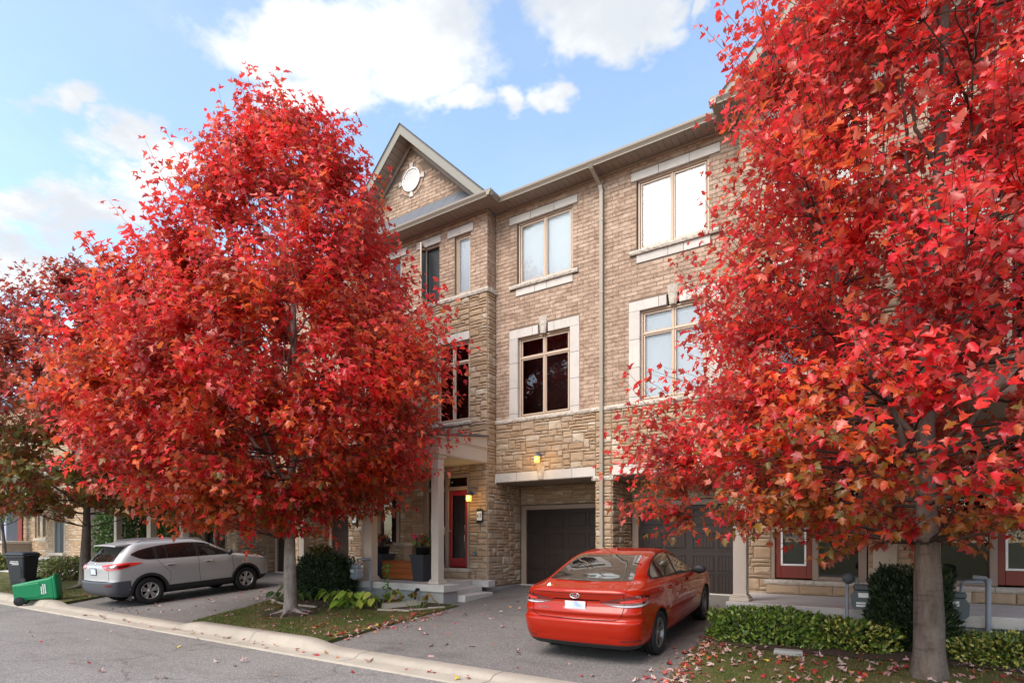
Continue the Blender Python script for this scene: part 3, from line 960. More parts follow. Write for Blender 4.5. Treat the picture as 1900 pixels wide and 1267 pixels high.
def build_house(X0, m, label, seed, nb, ns, red=False, group=None, blinds=('0.02', None), col_xl=2.46, slab_xl=2.92, steps=True, open_win=False,
                door_mat='red_door', white_glass=False, knee=False, vent=False, center_col=True, downpipe=False, flip_open=False):
    h = House(X0, m, label, seed, nb, ns, red, group)
    fm, fb = ('f', YM), ('f', YB)
    # ---------- brick faces
    o2 = [(3.10, 5.13, 4.93, 7.22)]
    o3 = [(3.10, 5.08, 9.98, 10.17), (3.33, 4.95, 8.37, 9.98), (3.12, 5.10, 8.27, 8.37), (3.30, 4.95, 8.08, 8.27)]
    h.brick_panel(fm, 2.66, 5.76, 4.93, 10.40, o2 + o3)
    wb = [(1.56, 2.10), (.42, 1.02)]
    ob = [(1.31, 2.19, 9.99, 10.19), (.18, 1.08, 9.99, 10.19)] + [(a, b, 8.38, 9.99) for a, b in wb]
    h.brick_panel(fb, 0.0, 2.645, 8.38, 10.40, ob)
    h.brick_panel(('s', 2.655, 1), YB + .01, YM, 8.38, 10.40, phase=1)
    def keep(p, q, z, zt):
        xm = max(abs(p), abs(q)); cx, cz = (p + q) / 2, (z + zt) / 2 - 12.05
        return zt < 13.02 - .972 * xm and math.hypot(min(abs(p), abs(q)), cz) > .45 or (zt < 13.02 - .972 * xm and math.hypot(cx, cz) > .50)
    h.brick_panel(fb, 0.0, 2.6, 10.40, 13.0, keep=keep, back=False)
    gb = MB()
    zs = [10.40 + .1 * k for k in range(27)]
    gb.add([(h.x(0), YB + .009, 10.40), (h.x(2.66), YB + .009, 10.40), (h.x(0), YB + .009, 13.0), (h.x(0), YB + .12, 10.40), (h.x(2.66), YB + .12, 10.40), (h.x(0), YB + .12, 13.0)],
           [(0, 1, 2), (5, 4, 3), (0, 3, 4, 1), (1, 4, 5, 2), (2, 5, 3, 0)])
    gb.build('gable_wall', [M['mortar']], h.root)
    # ---------- stone faces
    h.stone_panel(fm, 2.67, 5.56, 3.53, 4.83)
    h.stone_panel(fm, 5.56, 5.757, 3.30, 4.83)
    h.stone_panel(fm, 5.56, 5.757, .46, 3.19)
    h.stone_panel(('s', 2.655, 1), YB + .01, YG, .56, 3.30)
    h.stone_panel(('s', 2.655, 1), YB + .01, YM, 3.30, 8.25)
    h.stone_panel(('s', 5.555, -1), YM + .01, YG, .46, 3.19, thick=.10)
    h.stone_panel(('f', YG), 2.67, 5.55, 2.76, 3.28)
    h.stone_panel(fb, 2.06, 2.65, .56, 4.4)
    h.stone_panel(fb, 2.07, 2.65, 4.4, 8.25)
    h.stone_panel(fb, 0.0, .45, .76, 4.4)
    h.stone_panel(fb, .45, 2.06, 3.57, 4.4)
    cb = MB()
    for bx in ((2.50, 2.66, YM + .02, YM + .16, 3.3, 10.4), (5.44, 5.757, YM + .02, YG, 3.2, 3.32), (2.3, 2.64, YB + .15, YG + .14, .3, 4.0), (2.62, 5.757, YG + .02, YG + .14, 3.2, 4.0), (2.62, 5.7, YG + .1, YG + .16, .3, 3.4), (5.66, 5.757, YM + .15, YG + .2, .3, 3.3), (2.64, 5.757, YM + .02, YM + .14, 3.29, 3.54), (2.63, 2.645, YB + .1, YM + .12, 3.3, 10.4)): h.box(cb, *bx)
    cb.build('wall_core', [M['stone_mortar']], h.root)
    h.stone_panel(fb, 0.0, .88, 4.4, 8.25)
    h.stone_panel(fb, .88, 2.07, 7.35, 8.25)
    h.stone_panel(fb, .88, 2.07, 4.4, 4.86)
    # ---------- concrete foot of the wall
    h.part('foundation', [M['foundation']], (2.0, 2.69, YB - .03, YB + .1, .2, .56), b=.01)
    h.part('foundation', [M['foundation']], (2.56, 2.69, YB + .101, YG - .05, .2, .54), b=.01)
    # ---------- bands and window dressings
    h.rough_sill(2.66, 5.757, 4.83, 4.93, YM, .055, n=5, name='sill_band')
    h.rough_sill(0.0, 2.70, 8.25, 8.37, YB, .055, n=4, name='sill_band')
    mbx = MB(); h.box(mbx, 2.655, 2.715, YB + .09, YM - .01, 8.25, 8.37, b=.012); mbx.build('sill_band', [M['sill']], h.root)
    h.blocks('lintel_block', [2.665, 3.32, 4.2, 4.93, 5.555], 3.30, 3.53, YM, .014)
    h.keystone(4.06, 3.31, 3.74, .15, .26, YM)
    h.rough_sill(5.50, 5.757, 3.19, 3.30, YM, .05, n=1, name='pier_cap')
    h.part('lintel_edge', [M['white_paint']], (2.665, 2.69, YM - .03, YM - .016, 3.27, 3.53), b=.002)
    h.blocks('lintel_block', [3.10, 3.75, 4.43, 5.08], 9.98, 10.17, YM)
    h.rough_sill(3.12, 5.10, 8.275, 8.37, YM, .07, n=3)
    h.blocks('apron_block', [3.30, 3.87, 4.22, 4.95], 8.085, 8.275, YM)
    h.blocks('surround_block', [3.10, 3.80, 3.97], 7.00, 7.22, YM); h.blocks('surround_block', [4.25, 4.43, 5.13], 7.00, 7.22, YM)
    h.keystone(4.11, 6.98, 7.40, .15, .25, YM, .03)
    for a, b in ((3.10, 3.36), (4.87, 5.13)): h.vblocks('surround_block', a, b, [4.93, 5.05, 5.72, 6.36, 7.0], YM)
    h.blocks('surround_block', [.90, 1.30, 1.65, 2.07], 7.13, 7.35, YB)
    h.rough_sill(.80, 2.15, 4.86, 4.96, YB, .07, n=2)
    for a, b in ((1.31, 2.19), (.18, 1.08)): h.blocks('lintel_block', [a, (a + b) / 2, b], 9.99, 10.19, YB)
    # ---------- windows
    h.window(3.345, 4.935, 8.375, 9.98, YM, TWO, blinds[0])  # number values put the painted pale sky panel behind the panes
    h.window(3.365, 4.865, 4.935, 6.995, YM, FOUR, blinds[1])
    h.window(1.565, 2.095, 8.375, 9.985, YB, ONE, '0.02')
    h.window(.425, 1.015, 8.375, 9.985, YB, ONE, 'screen' if open_win else None, open_light=0 if open_win else None)
    h.window(.905, 2.065, 4.965, 7.125, YB, FOUR, None)
    # ---------- gable vent
    if vent:
        zc = 12.05
        vb = MB(); n = 40
        vb.lathe([(.30, .0), (.335, -.02), (.335, -.045), (.30, -.05), (.295, .0)], (h.x(0), YB, zc), n, axis='y', closed=True)
        ring = vb.build('gable_vent', [M['vent']], h.root)
        k = 0; z = zc - .28
        while z < zc + .28:
            hw = math.sqrt(max(0, .30 ** 2 - (z - zc) ** 2))
            q = MB()
            q.add([(h.x(-hw), YB - .03, z), (h.x(hw), YB - .03, z), (h.x(hw), YB - .018, z + .037), (h.x(-hw), YB - .018, z + .037), (h.x(-hw), YB - .024, z - .002), (h.x(hw), YB - .024, z - .002)], [(0, 1, 2, 3), (0, 4, 5, 1)])
            q.build('louvre', [M['vent']], ring); z += .040
        bk = MB(); bk.lathe([(.0, .006), (.31, .006)], (h.x(0), YB, zc), n, axis='y'); bk.build('vent_back', [M['garage_gap']], ring)
        for k in range(36):
            a0, a1 = 2 * PI * (k + .06) / 36, 2 * PI * (k + .94) / 36
            if min(abs((a0 + a1) / 2 - t * PI / 2) for t in range(5)) < .14: continue
            q = MB()
            q.prism([(h.x(0) + r_ * math.cos(a), zc + r_ * math.sin(a)) for r_, a in ((.345, a0), (.345, a1), (.44, a1), (.44, a0))], 'y', YB - .008, YB + .05)
            q.build('ring_brick', [M['brick']], h.root)
        for k in range(4):
            a = k * PI / 2; ca, sa = math.cos(a), math.sin(a)
            poly = [(h.x(0) + r_ * ca - t_ * sa, zc + r_ * sa + t_ * ca) for r_, t_ in ((.335, -.045), (.335, .045), (.48, .075), (.48, -.075))]
            q = MB(); q.prism(poly, 'y', YB - .03, YB + .05); q.build('vent_keystone', [M['precast']], h.root)
    # ---------- eaves
    zs_, yg, yb_ = 10.40, 12.03, 11.64
    xa = 0.0
    kk = 0
    while xa < 3.04:
        xb = min(xa + .152, 3.04)
        h.part('soffit_panel', [M['soffit']], (xa + .004, xb - .004, yb_ + .02, YB - .012, zs_ - .012 + .002 * (kk % 2), zs_ + .01), b=.003)
        xa += .152; kk += 1
    xa = 2.69
    while xa < 5.757:
        xb = min(xa + .152, 5.757)
        y0 = YB - .008 if xb < 3.05 else yg + .02
        h.part('soffit_panel', [M['soffit']], (xa + .004, xb - .004, y0, YM - .012, zs_ - .012 + .002 * (kk % 2), zs_ + .01), b=.003)
        xa += .152; kk += 1
    h.part('frieze', [M['trim']], (3.06, 5.757, YM - .03, YM - .008, 10.34, 10.388), b=.004)
    h.part('frieze', [M['trim']], (0.0, 2.69, YB - .03, YB - .008, 10.34, 10.388), b=.004)
    prof = [(.0, 10.385), (.0, 10.525), (.055, 10.525), (.055, 10.50), (.075, 10.485), (.095, 10.52), (.125, 10.53), (.135, 10.515), (.13, 10.475), (.10, 10.43), (.085, 10.40), (.085, 10.385)]
    g = MB(); g.prism([(yb_ + .10 - a, z) for a, z in prof], 'x', h.x(0), h.x(3.121)); g.build('gutter', [M['gutter']], h.root)
    g = MB(); g.prism([(yg + .10 - a, z) for a, z in prof], 'x', h.x(3.04), h.x(5.76)); g.build('gutter', [M['gutter']], h.root)
    g = MB(); g.prism([(h.x(2.985 + a), z - .002) for a, z in prof], 'y', yb_ - .03, yg + .08); g.build('gutter', [M['gutter']], h.root)
    # roof slopes
    r = MB()
    V = [(h.x(2.9), yg + .06, 10.53), (h.x(5.76), yg + .06, 10.53), (h.x(5.76), 17.5, 13.7), (h.x(0), 17.5, 13.7), (h.x(0), 14.5, 11.97)]
    r.add(V + [(p[0], p[1], p[2] - .06) for p in V], [(0, 1, 2, 3, 4), (9, 8, 7, 6, 5), (0, 5, 6, 1), (1, 6, 7, 2)])
    r.build('roof', [M['shingle']], h.root)
    # skirt roof below the gable: strips of shingle
    for k in range(7):
        xa, xb = k * .44, min((k + 1) * .44, 2.62)
        q = MB()
        z0_, z1_ = 10.50, 11.15
        if xa > 2.6: continue
        zA, zB = (max(z0_ + .01, min(z1_, 13.36 - .972 * x_ - .30)) for x_ in (xa, xb))
        q.add([(h.x(xa + .004), yb_ + .08, z0_), (h.x(xb - .004), yb_ + .08, z0_), (h.x(xb - .004), YB - .012, zB), (h.x(xa + .004), YB - .012, zA),
               (h.x(xa + .004), yb_ + .08, z0_ - .03), (h.x(xb - .004), yb_ + .08, z0_ - .03), (h.x(xb - .004), YB - .012, zB - .03), (h.x(xa + .004), YB - .012, zA - .03)],
              [(0, 1, 2, 3), (0, 4, 5, 1), (1, 5, 6, 2), (2, 6, 7, 3), (3, 7, 4, 0)])
        q.build('shingle', [M['slate_flash']], h.root)
    # rake
    yf = 11.66
    zt = lambda x_: 13.36 - .972 * x_
    q = MB(); q.prism([(h.x(0), zt(0)), (h.x(2.88), zt(2.88)), (h.x(2.88), 10.46), (h.x((13.36 - .28 - 10.46) / .972), 10.46), (h.x(0), zt(0) - .28)], 'y', yf, yf + .03)
    q.build('rake_board', [M['fascia']], h.root)
    q = MB(); q.add([(h.x(0), yf - .02, zt(0) + .012), (h.x(2.90), yf - .02, zt(2.90) + .012), (h.x(2.90), yf + .0, zt(2.90) - .045), (h.x(0), yf, zt(0) - .045), (h.x(0), yf + .05, zt(0) + .012), (h.x(2.90), yf + .05, zt(2.90) + .012)],
                    [(0, 1, 2, 3), (0, 4, 5, 1)]); q.build('drip_edge', [M['gutter']], h.root)
    n = 22
    for k in range(n):
        a, b = 2.72 * k / n + .004, 2.72 * (k + 1) / n - .004
        q = MB(); q.add([(h.x(a), yf + .032, zt(a) - .25), (h.x(b), yf + .032, zt(b) - .25), (h.x(b), YB + .0, zt(b) - .25), (h.x(a), YB, zt(a) - .25)], [(0, 1, 2, 3)])
        q.build('rake_soffit_panel', [M['soffit']], h.root)
    q = MB(); q.add([(h.x(0), YB - .045, zt(0) - .252), (h.x(2.5), YB - .045, zt(2.5) - .252), (h.x(2.5), YB - .045, zt(2.5) - .40), (h.x(0), YB - .045, zt(0) - .40), (h.x(0), YB - .012, zt(0) - .40), (h.x(2.5), YB - .012, zt(2.5) - .40)],
                    [(0, 1, 2, 3), (3, 2, 5, 4)]); q.build('frieze', [M['trim']], h.root)
    q = MB(); V = [(h.x(0), yf - .03, zt(0) + .03), (h.x(2.89), yf - .03, zt(2.89) + .03), (h.x(2.87), 12.10, zt(2.87) + .03), (h.x(0), 16.9, zt(0) + .03)]
    q.add(V + [(p[0], p[1], p[2] - .03) for p in V], [(0, 1, 2, 3), (7, 6, 5, 4), (0, 4, 5, 1), (1, 5, 6, 2), (3, 2, 6, 7)]); q.build('gable_roof', [M['shingle']], h.root)
    # ---------- garage
    h.part('garage_ceiling', [M['soffit']], (2.66, 5.55, YM + .0, YG, 3.285, 3.30), b=.002)
    h.part('garage_frame', [M['door_frame']], (2.70, 2.86, YG - .03, YG + .05, .46, 2.74), (5.36, 5.52, YG - .03, YG + .05, .46, 2.74), (2.86, 5.36, YG - .03, YG + .05, 2.62, 2.74), b=.008)
    gd = MB(); h.box(gd, 2.86, 5.36, YG + .03, YG + .07, .47, 2.62); gdo = gd.build('garage_door', [M['garage']], h.root)
    rows = [(.54, .98), (1.05, 1.42), (1.58, 1.96), (2.14, 2.52)]
    cols = [(2.95, 3.45), (3.53, 4.03), (4.19, 4.69), (4.77, 5.27)]
    for j, (za, zb) in enumerate(rows):
        q = MB(); h.box(q, 2.865, 5.355, YG + .022, YG + .029, za - .055 if j else za - .065, za - .047 if j else za - .06); q.build('section_joint', [M['garage_gap']], gdo)
        for (ca, cb) in cols:
            q = MB()
            t = .026
            for bx in ((ca, ca + t, za, zb), (cb - t, cb, za, zb), (ca + t, cb - t, za, za + t), (ca + t, cb - t, zb - t, zb)): h.box(q, bx[0], bx[1], YG + .016, YG + .031, bx[2], bx[3], b=.006)
            if j < 3:
                nn = 6
                for g_ in range(nn):
                    a = ca + t + (cb - ca - 2 * t) * g_ / nn; b = ca + t + (cb - ca - 2 * t) * (g_ + 1) / nn
                    h.box(q, a + .004, b - .004, YG + .023, YG + .031, za + t, zb - t, b=.004)
                q.build('door_panel', [M['garage']], gdo)
            else:
                p_ = q.build('door_window', [M['garage']], gdo)
    q = MB(); h.box(q, 2.6, 5.6, YG - .06, YG + .3, .3, .535); q.build('garage_threshold', [M['concrete']], h.root)
    # ---------- porch
    zp = .75
    yf_ = 10.05
    q = MB()
    if steps:
        h.box(q, 0, slab_xl, yf_, 10.62, zp - .17, zp, b=.012); h.box(q, 0, 2.40, 10.62, YB - .03, zp - .17, zp, b=.01)
        h.box(q, 2.40, slab_xl, 11.80, YB - .035, zp - .17, zp, b=.01)
    else: h.box(q, 0, slab_xl, yf_, YB - .03, zp - .17, zp, b=.012)
    q.build('porch_slab', [M['concrete']], h.root)
    q = MB(); h.box(q, 0, slab_xl - .05, yf_ + .05, 10.61, .05, zp - .171); h.box(q, 0, slab_xl - .06 if not steps else 2.39, 10.611, YB - .04, .05, zp - .171); q.build('porch_wall', [M['foundation']], h.root)
    if steps:
        h.part('step', [M['concrete']], (2.40, 2.74, 10.63, 11.79, .2, .61), b=.012)
        h.part('step', [M['concrete']], (2.74, 3.08, 10.63, 11.79, .2, .475), b=.012)
    # door group
    xd0, xd1 = 1.36, 2.0
    q = MB()
    for bx in ((.47, .60, 1.03, 3.56), (1.24, 1.345, 1.03, 3.56), (1.99, 2.055, 1.03, 3.56), (.60, 1.24, 3.46, 3.56), (1.345, 1.99, 3.46, 3.56), (.60, 1.24, 3.12, 3.22), (1.345, 1.99, 3.12, 3.22), (.60, 1.24, 1.03, 1.1)):
        h.box(q, bx[0], bx[1], YB - .02, YB + .11, bx[2], bx[3], b=.008)
    dfo = q.build('door_frame', [M['door_frame']], h.root)
    for (a, b, c, d) in ((.60, 1.24, 1.1, 3.12), (.60, 1.24, 3.22, 3.46), (1.345, 1.99, 3.22, 3.46)):
        q = MB(); q.add([(h.x(a), YB + .06, c), (h.x(b), YB + .06, c), (h.x(b), YB + .06, d), (h.x(a), YB + .06, d)], h.quad()); q.build('pane', [M['glass']], dfo)
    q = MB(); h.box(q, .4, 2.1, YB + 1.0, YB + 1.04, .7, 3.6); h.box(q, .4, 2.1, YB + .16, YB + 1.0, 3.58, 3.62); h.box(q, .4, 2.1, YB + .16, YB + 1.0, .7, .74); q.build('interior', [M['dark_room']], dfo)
    q = MB()
    st = .095
    for bx in ((1.35, 1.35 + st, 1.05, 3.11), (1.985 - st, 1.985, 1.05, 3.11), (1.35 + st, 1.985 - st, 1.05, 1.05 + .24), (1.35 + st, 1.985 - st, 3.11 - .13, 3.11)):
        h.box(q, bx[0], bx[1], YB + .03, YB + .08, bx[2], bx[3], b=.006)
    do = q.build('front_door', [M[door_mat]], h.root)
    gx0, gx1, gz0, gz1 = 1.35 + st, 1.985 - st, 1.29, 2.98
    if white_glass:
        q = MB(); t = .035
        for bx in ((gx0, gx0 + t, gz0, gz1), (gx1 - t, gx1, gz0, gz1), (gx0 + t, gx1 - t, gz0, gz0 + t), (gx0 + t, gx1 - t, gz1 - t, gz1)): h.box(q, bx[0], bx[1], YB + .02, YB + .08, bx[2], bx[3], b=.005)
        q.build('glass_bead', [M['white_paint']], do)
    q = MB(); q.add([(h.x(gx0), YB + .055, gz0), (h.x(gx1), YB + .055, gz0), (h.x(gx1), YB + .055, gz1), (h.x(gx0), YB + .055, gz1)], h.quad()); q.build('pane', [M['glass']], do)
    q = MB(); h.box(q, gx0 - .03, gx1 + .03, YB + .12, YB + .13, gz0, gz1); q.build('curtain', [M['grey_plastic'] if not white_glass else M['seat']], do)
    q = MB(); q.tube([(h.x(1.40), YB + .03, 2.02), (h.x(1.40), YB - .03, 2.02)], .016, 10); q.tube([(h.x(1.40), YB - .03, 2.02), (h.x(1.50), YB - .035, 2.02)], .011, 8); q.build('handle', [M['chrome']], do)
    # stone step below the door
    for a, b in ((.45, 1.0), (1.0, 1.55), (1.55, 2.13)):
        q = MB(); V, F = stone_unit(b - a, .19, h.rr); q.add([(h.x((a + b) / 2) + v[0], YB - .16 + v[1] * .9, .85 + v[2]) for v in V], F); q.build('stone', [M['stone']], h.root)
    h.part('door_step', [M['stone_mortar']], (.45, 2.12, YB - .15, YB + .02, .751, .94), b=.004)
    h.rough_sill(.43, 2.16, .942, 1.02, YB - .15, .05, dep=.15, n=2, name='door_sill')
    # porch roof
    q = MB(); h.box(q, 0.0, 2.655, 10.19, 10.215, 3.80, 4.20); h.box(q, 2.63, 2.655, 10.2155, YB - .01, 3.80, 4.20)
    h.box(q, 0.0, 2.675, 10.165, 10.19, 4.12, 4.16, b=.005); h.box(q, 2.655, 2.675, 10.191, YB - .01, 4.12, 4.16, b=.005)
    h.box(q, 0.0, 2.695, 10.145, 10.19, 4.161, 4.20, b=.005); h.box(q, 2.655, 2.695, 10.191, YB - .01, 4.161, 4.20, b=.005)
    h.box(q, 0.0, 2.64, 10.205, YB - .02, 3.775, 3.80)
    pr = q.build('porch_roof', [M['column']], h.root)
    q = MB(); V = [(h.x(0), 10.12, 4.205), (h.x(2.72), 10.12, 4.205), (h.x(2.72), YB - .012, 4.47), (h.x(0), YB - .012, 4.47)]
    q.add(V + [(p[0], p[1], p[2] + .035) for p in V], [(3, 2, 1, 0), (4, 5, 6, 7), (0, 1, 5, 4), (1, 2, 6, 5)]); q.build('shingle', [M['slate_flash']], pr)
    q = MB(); V = [(h.x(2.66), 10.16, 4.201), (h.x(2.66), YB - .013, 4.201), (h.x(2.66), YB - .013, 4.46)]; q.add(V + [(h.x(2.62), p[1], p[2]) for p in V], [(0, 1, 2), (5, 4, 3)]); q.build('roof_cheek', [M['column']], pr)
    # columns
    def column(xc, a, z1=3.775, wide=None):
        wx_ = wide or a
        q = MB(); yc = 10.38
        h.box(q, xc - wx_ / 2, xc + wx_ / 2, yc - a / 2, yc + a / 2, zp + .1, z1 - .1, b=.006)
        for dx in (-1, 1):   # shallow fluting lines on the shaft
            pass
        c = q.build('column', [M['column']], h.root)
        q = MB()
        for e, za, zb in ((.055, zp, zp + .055), (.04, zp + .055, zp + .085), (.022, zp + .085, zp + .11)): h.box(q, xc - wx_ / 2 - e, xc + wx_ / 2 + e, yc - a / 2 - e, yc + a / 2 + e, za, zb, b=.008)
        q.build('column_base', [M['column']], c)
        q = MB()
        e, za, zb = .016, z1 - .36, z1 - .33
        h.box(q, xc - wx_ / 2 - e, xc + wx_ / 2 + e, yc - a / 2 - e, yc + a / 2 + e, za, zb, b=.006)
        q.build('column_collar', [M['column']], c)
        q = MB()
        for e, za, zb in ((.0, z1 - .10, z1 - .09), (.02, z1 - .09, z1 - .05), (.045, z1 - .05, z1)): h.box(q, xc - wx_ / 2 - e, xc + wx_ / 2 + e, yc - a / 2 - e, yc + a / 2 + e, za, zb, b=.006)
        q.build('column_capital', [M['column']], c)
    column(col_xl, .215)
    if center_col: column(.20, .215, wide=.30)
    if knee:
        fr = ('f', 11.42)
        for a, b, c, d in lay_stones(-.62, .42, .76, 1.62, h.rr): h.stones.append((fr, (a, b, c, d)))
        h.part('knee_wall', [M['stone_mortar']], (-.62, .42, 11.43, 11.70, .752, 1.62), b=.003)
        h.rough_sill(-.68, .48, 1.622, 1.70, 11.42, .05, dep=.32, n=1, name='wall_cap')
    if downpipe:
        q = MB(); xx = h.x(5.74)
        pts = [(xx - .10, yg - .0, 10.42), (xx - .09, yg + .05, 10.34), (xx - .02, YM - .10, 10.10), (xx, YM - .075, 9.98)]
        def rect_tube(mb, P_, wx_, wy_):
            n_ = len(P_); V = []
            for p in P_: V += [(p[0] - wx_, p[1] - wy_, p[2]), (p[0] + wx_, p[1] - wy_, p[2]), (p[0] + wx_, p[1] + wy_, p[2]), (p[0] - wx_, p[1] + wy_, p[2])]
            mb.add(V, [(i * 4 + k, i * 4 + (k + 1) % 4, i * 4 + 4 + (k + 1) % 4, i * 4 + 4 + k) for i in range(n_ - 1) for k in range(4)] + [(3, 2, 1, 0), (n_ * 4 - 4, n_ * 4 - 3, n_ * 4 - 2, n_ * 4 - 1)])
        rect_tube(q, pts, .043, .036)
        rect_tube(q, [(xx, YM - .075, 9.979), (xx, YM - .075, .62)], .040, .034)
        dp = q.build('downpipe', [M['downpipe']], h.root)
        q = MB()
        for dx in (-.022, 0, .022): q.box(xx + dx - .003, xx + dx + .003, YM - .112, YM - .1085, .7, 9.95)
        q.build('pipe_rib', [M['downpipe']], dp)
        for zc in (9.3, 7.6, 5.6, 3.24, 1.6):
            q = MB(); q.bev(xx - .05, xx + .05, YM - .115, YM - .036, zc - .018, zc + .018, .004); q.build('pipe_strap', [M['downpipe']], dp)
    h.finish()
    return h

HA = build_house(-11.31, 1, 'tan brick and stone townhouse numbered 419 with a crimson glass front door', 1, 300, 300, blinds=('0.0', None), knee=True, vent=True, downpipe=True, open_win=True)
HB = build_house(.21, -1, 'tan brick townhouse behind the red sedan, slatted white blinds in two upper windows', 2, 300, 300, blinds=('slat', 'slat'), col_xl=2.27, slab_xl=2.45, steps=False, door_mat='rust_door', white_glass=True)
HC = build_house(-11.31, -1, 'townhouse half hidden behind the middle maple, with the garage the silver SUV faces', 3, 0, 120, door_mat='red_door', white_glass=True, center_col=False, steps=False)
HD = build_house(.21, 1, 'townhouse behind the nearest maple trunk with a rust red door and a white framed pane', 4, 0, 60, steps=False, door_mat='rust_door', white_glass=True, vent=True, center_col=False)
HE = build_house(-22.72, 1, 'stone fronted townhouse beyond the silver SUV whose tall taupe columns rise over its roof', 5, 0, 80, steps=False)
HF = build_house(-22.72, -1, 'red brick townhouse glimpsed between the taupe columns beyond the SUV', 6, 0, 0, red=True, steps=False, center_col=False)
# ================================================================ TREES
LEAF_HALF = [(.0, .0), (.30, .05), (.235, .21), (.53, .53), (.22, .50), (.225, .71), (.0, 1.0)]
def leaf_template(curl=0.0, droop=0.0, simple_leaf=False):
    if simple_leaf:
        P = [(0, 0), (.26, .35), (.22, .7), (0, 1.0), (-.22, .7), (-.26, .35), (0, .5)]
        F = [(0, 1, 6), (1, 2, 6), (2, 3, 6), (3, 4, 6), (4, 5, 6), (5, 0, 6)]
    else:
        H = LEAF_HALF
        P = [H[0], *H[1:6], H[6], *[(-x, y) for x, y in reversed(H[1:6])], (0, .40)]
        # 0 base, 1..5 right, 6 tip, 7..11 left (7 = shoulder ... 11 = lower lobe), 12 mid
        F = [(0, 1, 2), (0, 2, 12), (12, 2, 3), (12, 3, 4), (12, 4, 5), (12, 5, 6), (0, 10, 11), (0, 12, 10), (12, 9, 10), (12, 8, 9), (12, 7, 8), (12, 6, 7)]
    V = np.array([(x, y, .28 * abs(x) + curl * x * x * 1.6 - droop * y * y) for x, y in P])
    return V, np.array(F)
def leaf_fine(curl, droop):
    H = [(.0, .0), (.12, .035), (.31, .05), (.24, .19), (.40, .34), (.53, .55), (.35, .51), (.21, .50), (.26, .66), (.13, .82), (.0, 1.0)]
    n = len(H)
    P = H + [(-x, y) for x, y in reversed(H[1:-1])] + [(0, .26), (0, .55), (0, .80)]
    a, b, c = 2 * n - 2, 2 * n - 1, 2 * n
    Rt = [(0, 1, a), (1, 2, 3), (1, 3, a), (a, 3, 4), (a, 4, 7), (4, 5, 6), (4, 6, 7), (a, 7, b), (b, 7, 8), (b, 8, c), (c, 8, 9), (c, 9, 10)]
    mir = lambda i: i if i in (0, n - 1, a, b, c) else 2 * n - 2 - i
    F = Rt + [tuple(reversed([mir(i) for i in t])) for t in Rt]
    V = np.array([(x, y, .30 * abs(x) + curl * x * x * 1.6 - droop * y * y) for x, y in P])
    return V, np.array(F)
LEAFT_F = [leaf_fine(c, d) for c, d in ((.1, .14), (-1.1, .30), (.9, .10), (-.3, .45), (-1.6, .2), (.5, .34))]
LEAFT = [leaf_template(c, d) for c, d in ((.1, .14), (-1.1, .30), (.9, .10), (-.3, .48), (-1.7, .2), (.5, .38))]
LEAFT_S = [leaf_template(c, d, True) for c, d in ((.0, .10), (-.9, .22), (.5, .3))]

def frames(dirs, normals):
    """orthonormal frames: y along the leaf, z the face"""
    y = dirs / np.linalg.norm(dirs, axis=1, keepdims=True)
    x = np.cross(y, normals); x /= np.maximum(np.linalg.norm(x, axis=1, keepdims=True), 1e-6)
    z = np.cross(x, y)
    return np.stack([x, y, z], 2)      # columns

def scatter_leaves(base, R, size, tmpl, which, col):
    VV, FF, CC = [], [], []
    nv = 0
    for k, (V, F) in enumerate(tmpl):
        sel = np.where(which == k)[0]
        if not len(sel): continue
        W = np.einsum('nij,vj->nvi', R[sel], V) * size[sel][:, None, None] + base[sel][:, None, :]
        n, m = len(sel), len(V)
        VV.append(W.reshape(-1, 3))
        FF.append((F[None] + (np.arange(n) * m)[:, None, None]).reshape(-1, 3) + nv)
        CC.append(np.repeat(col[sel], m, 0))
        nv += n * m
    return np.concatenate(VV), np.concatenate(FF), np.concatenate(CC)

class Env:
    """crown outline: radius and centre offset against height, with lobes"""
    def __init__(s, base, prof, seed):
        s.b = np.array(base); s.p = np.array(prof, float); s.off = seed * 7.3
    def cen(s, z):
        z = z - s.b[2]
        return np.stack([s.b[0] + np.interp(z, s.p[:, 0], s.p[:, 2]), s.b[1] + np.interp(z, s.p[:, 0], s.p[:, 3]), z + s.b[2]], -1)
    def rad(s, z, ang):
        r = np.interp(z - s.b[2], s.p[:, 0], s.p[:, 1])
        k = 1 + .11 * np.sin(3 * ang + s.off + z * .9) + .09 * np.sin(5 * ang - z * 1.7 + s.off) + .08 * np.sin(8 * ang + z * 3.3)
        return r * k

def bez(a, b, c, n):
    t = np.linspace(0, 1, n)[:, None]
    return (1 - t) ** 2 * a + 2 * t * (1 - t) * b + t * t * c

def tubes(mb_lists, paths, radii, n=5):
    """many thin tubes into one V/F pair, numpy"""
    V, F = mb_lists
    for P, r in zip(paths, radii):
        P = np.asarray(P); m = len(P)
        T = np.gradient(P, axis=0); T /= np.maximum(np.linalg.norm(T, axis=1, keepdims=True), 1e-9)
        up = np.array((.31, .17, .93)); A = np.cross(T, up); A /= np.maximum(np.linalg.norm(A, axis=1, keepdims=True), 1e-6); Bv = np.cross(T, A)
        an = np.arange(n) * 2 * PI / n
        rr_ = np.asarray(r).reshape(-1, 1, 1) * np.ones((m, 1, 1))
        W = P[:, None] + (A[:, None] * np.cos(an)[None, :, None] + Bv[:, None] * np.sin(an)[None, :, None]) * rr_
        b = sum(len(v) for v in V)
        V.append(W.reshape(-1, 3))
        i, k = np.meshgrid(np.arange(m - 1), np.arange(n), indexing='ij')
        F.append(np.stack([b + i * n + k, b + i * n + (k + 1) % n, b + (i + 1) * n + (k + 1) % n, b + (i + 1) * n + k], -1).reshape(-1, 4))

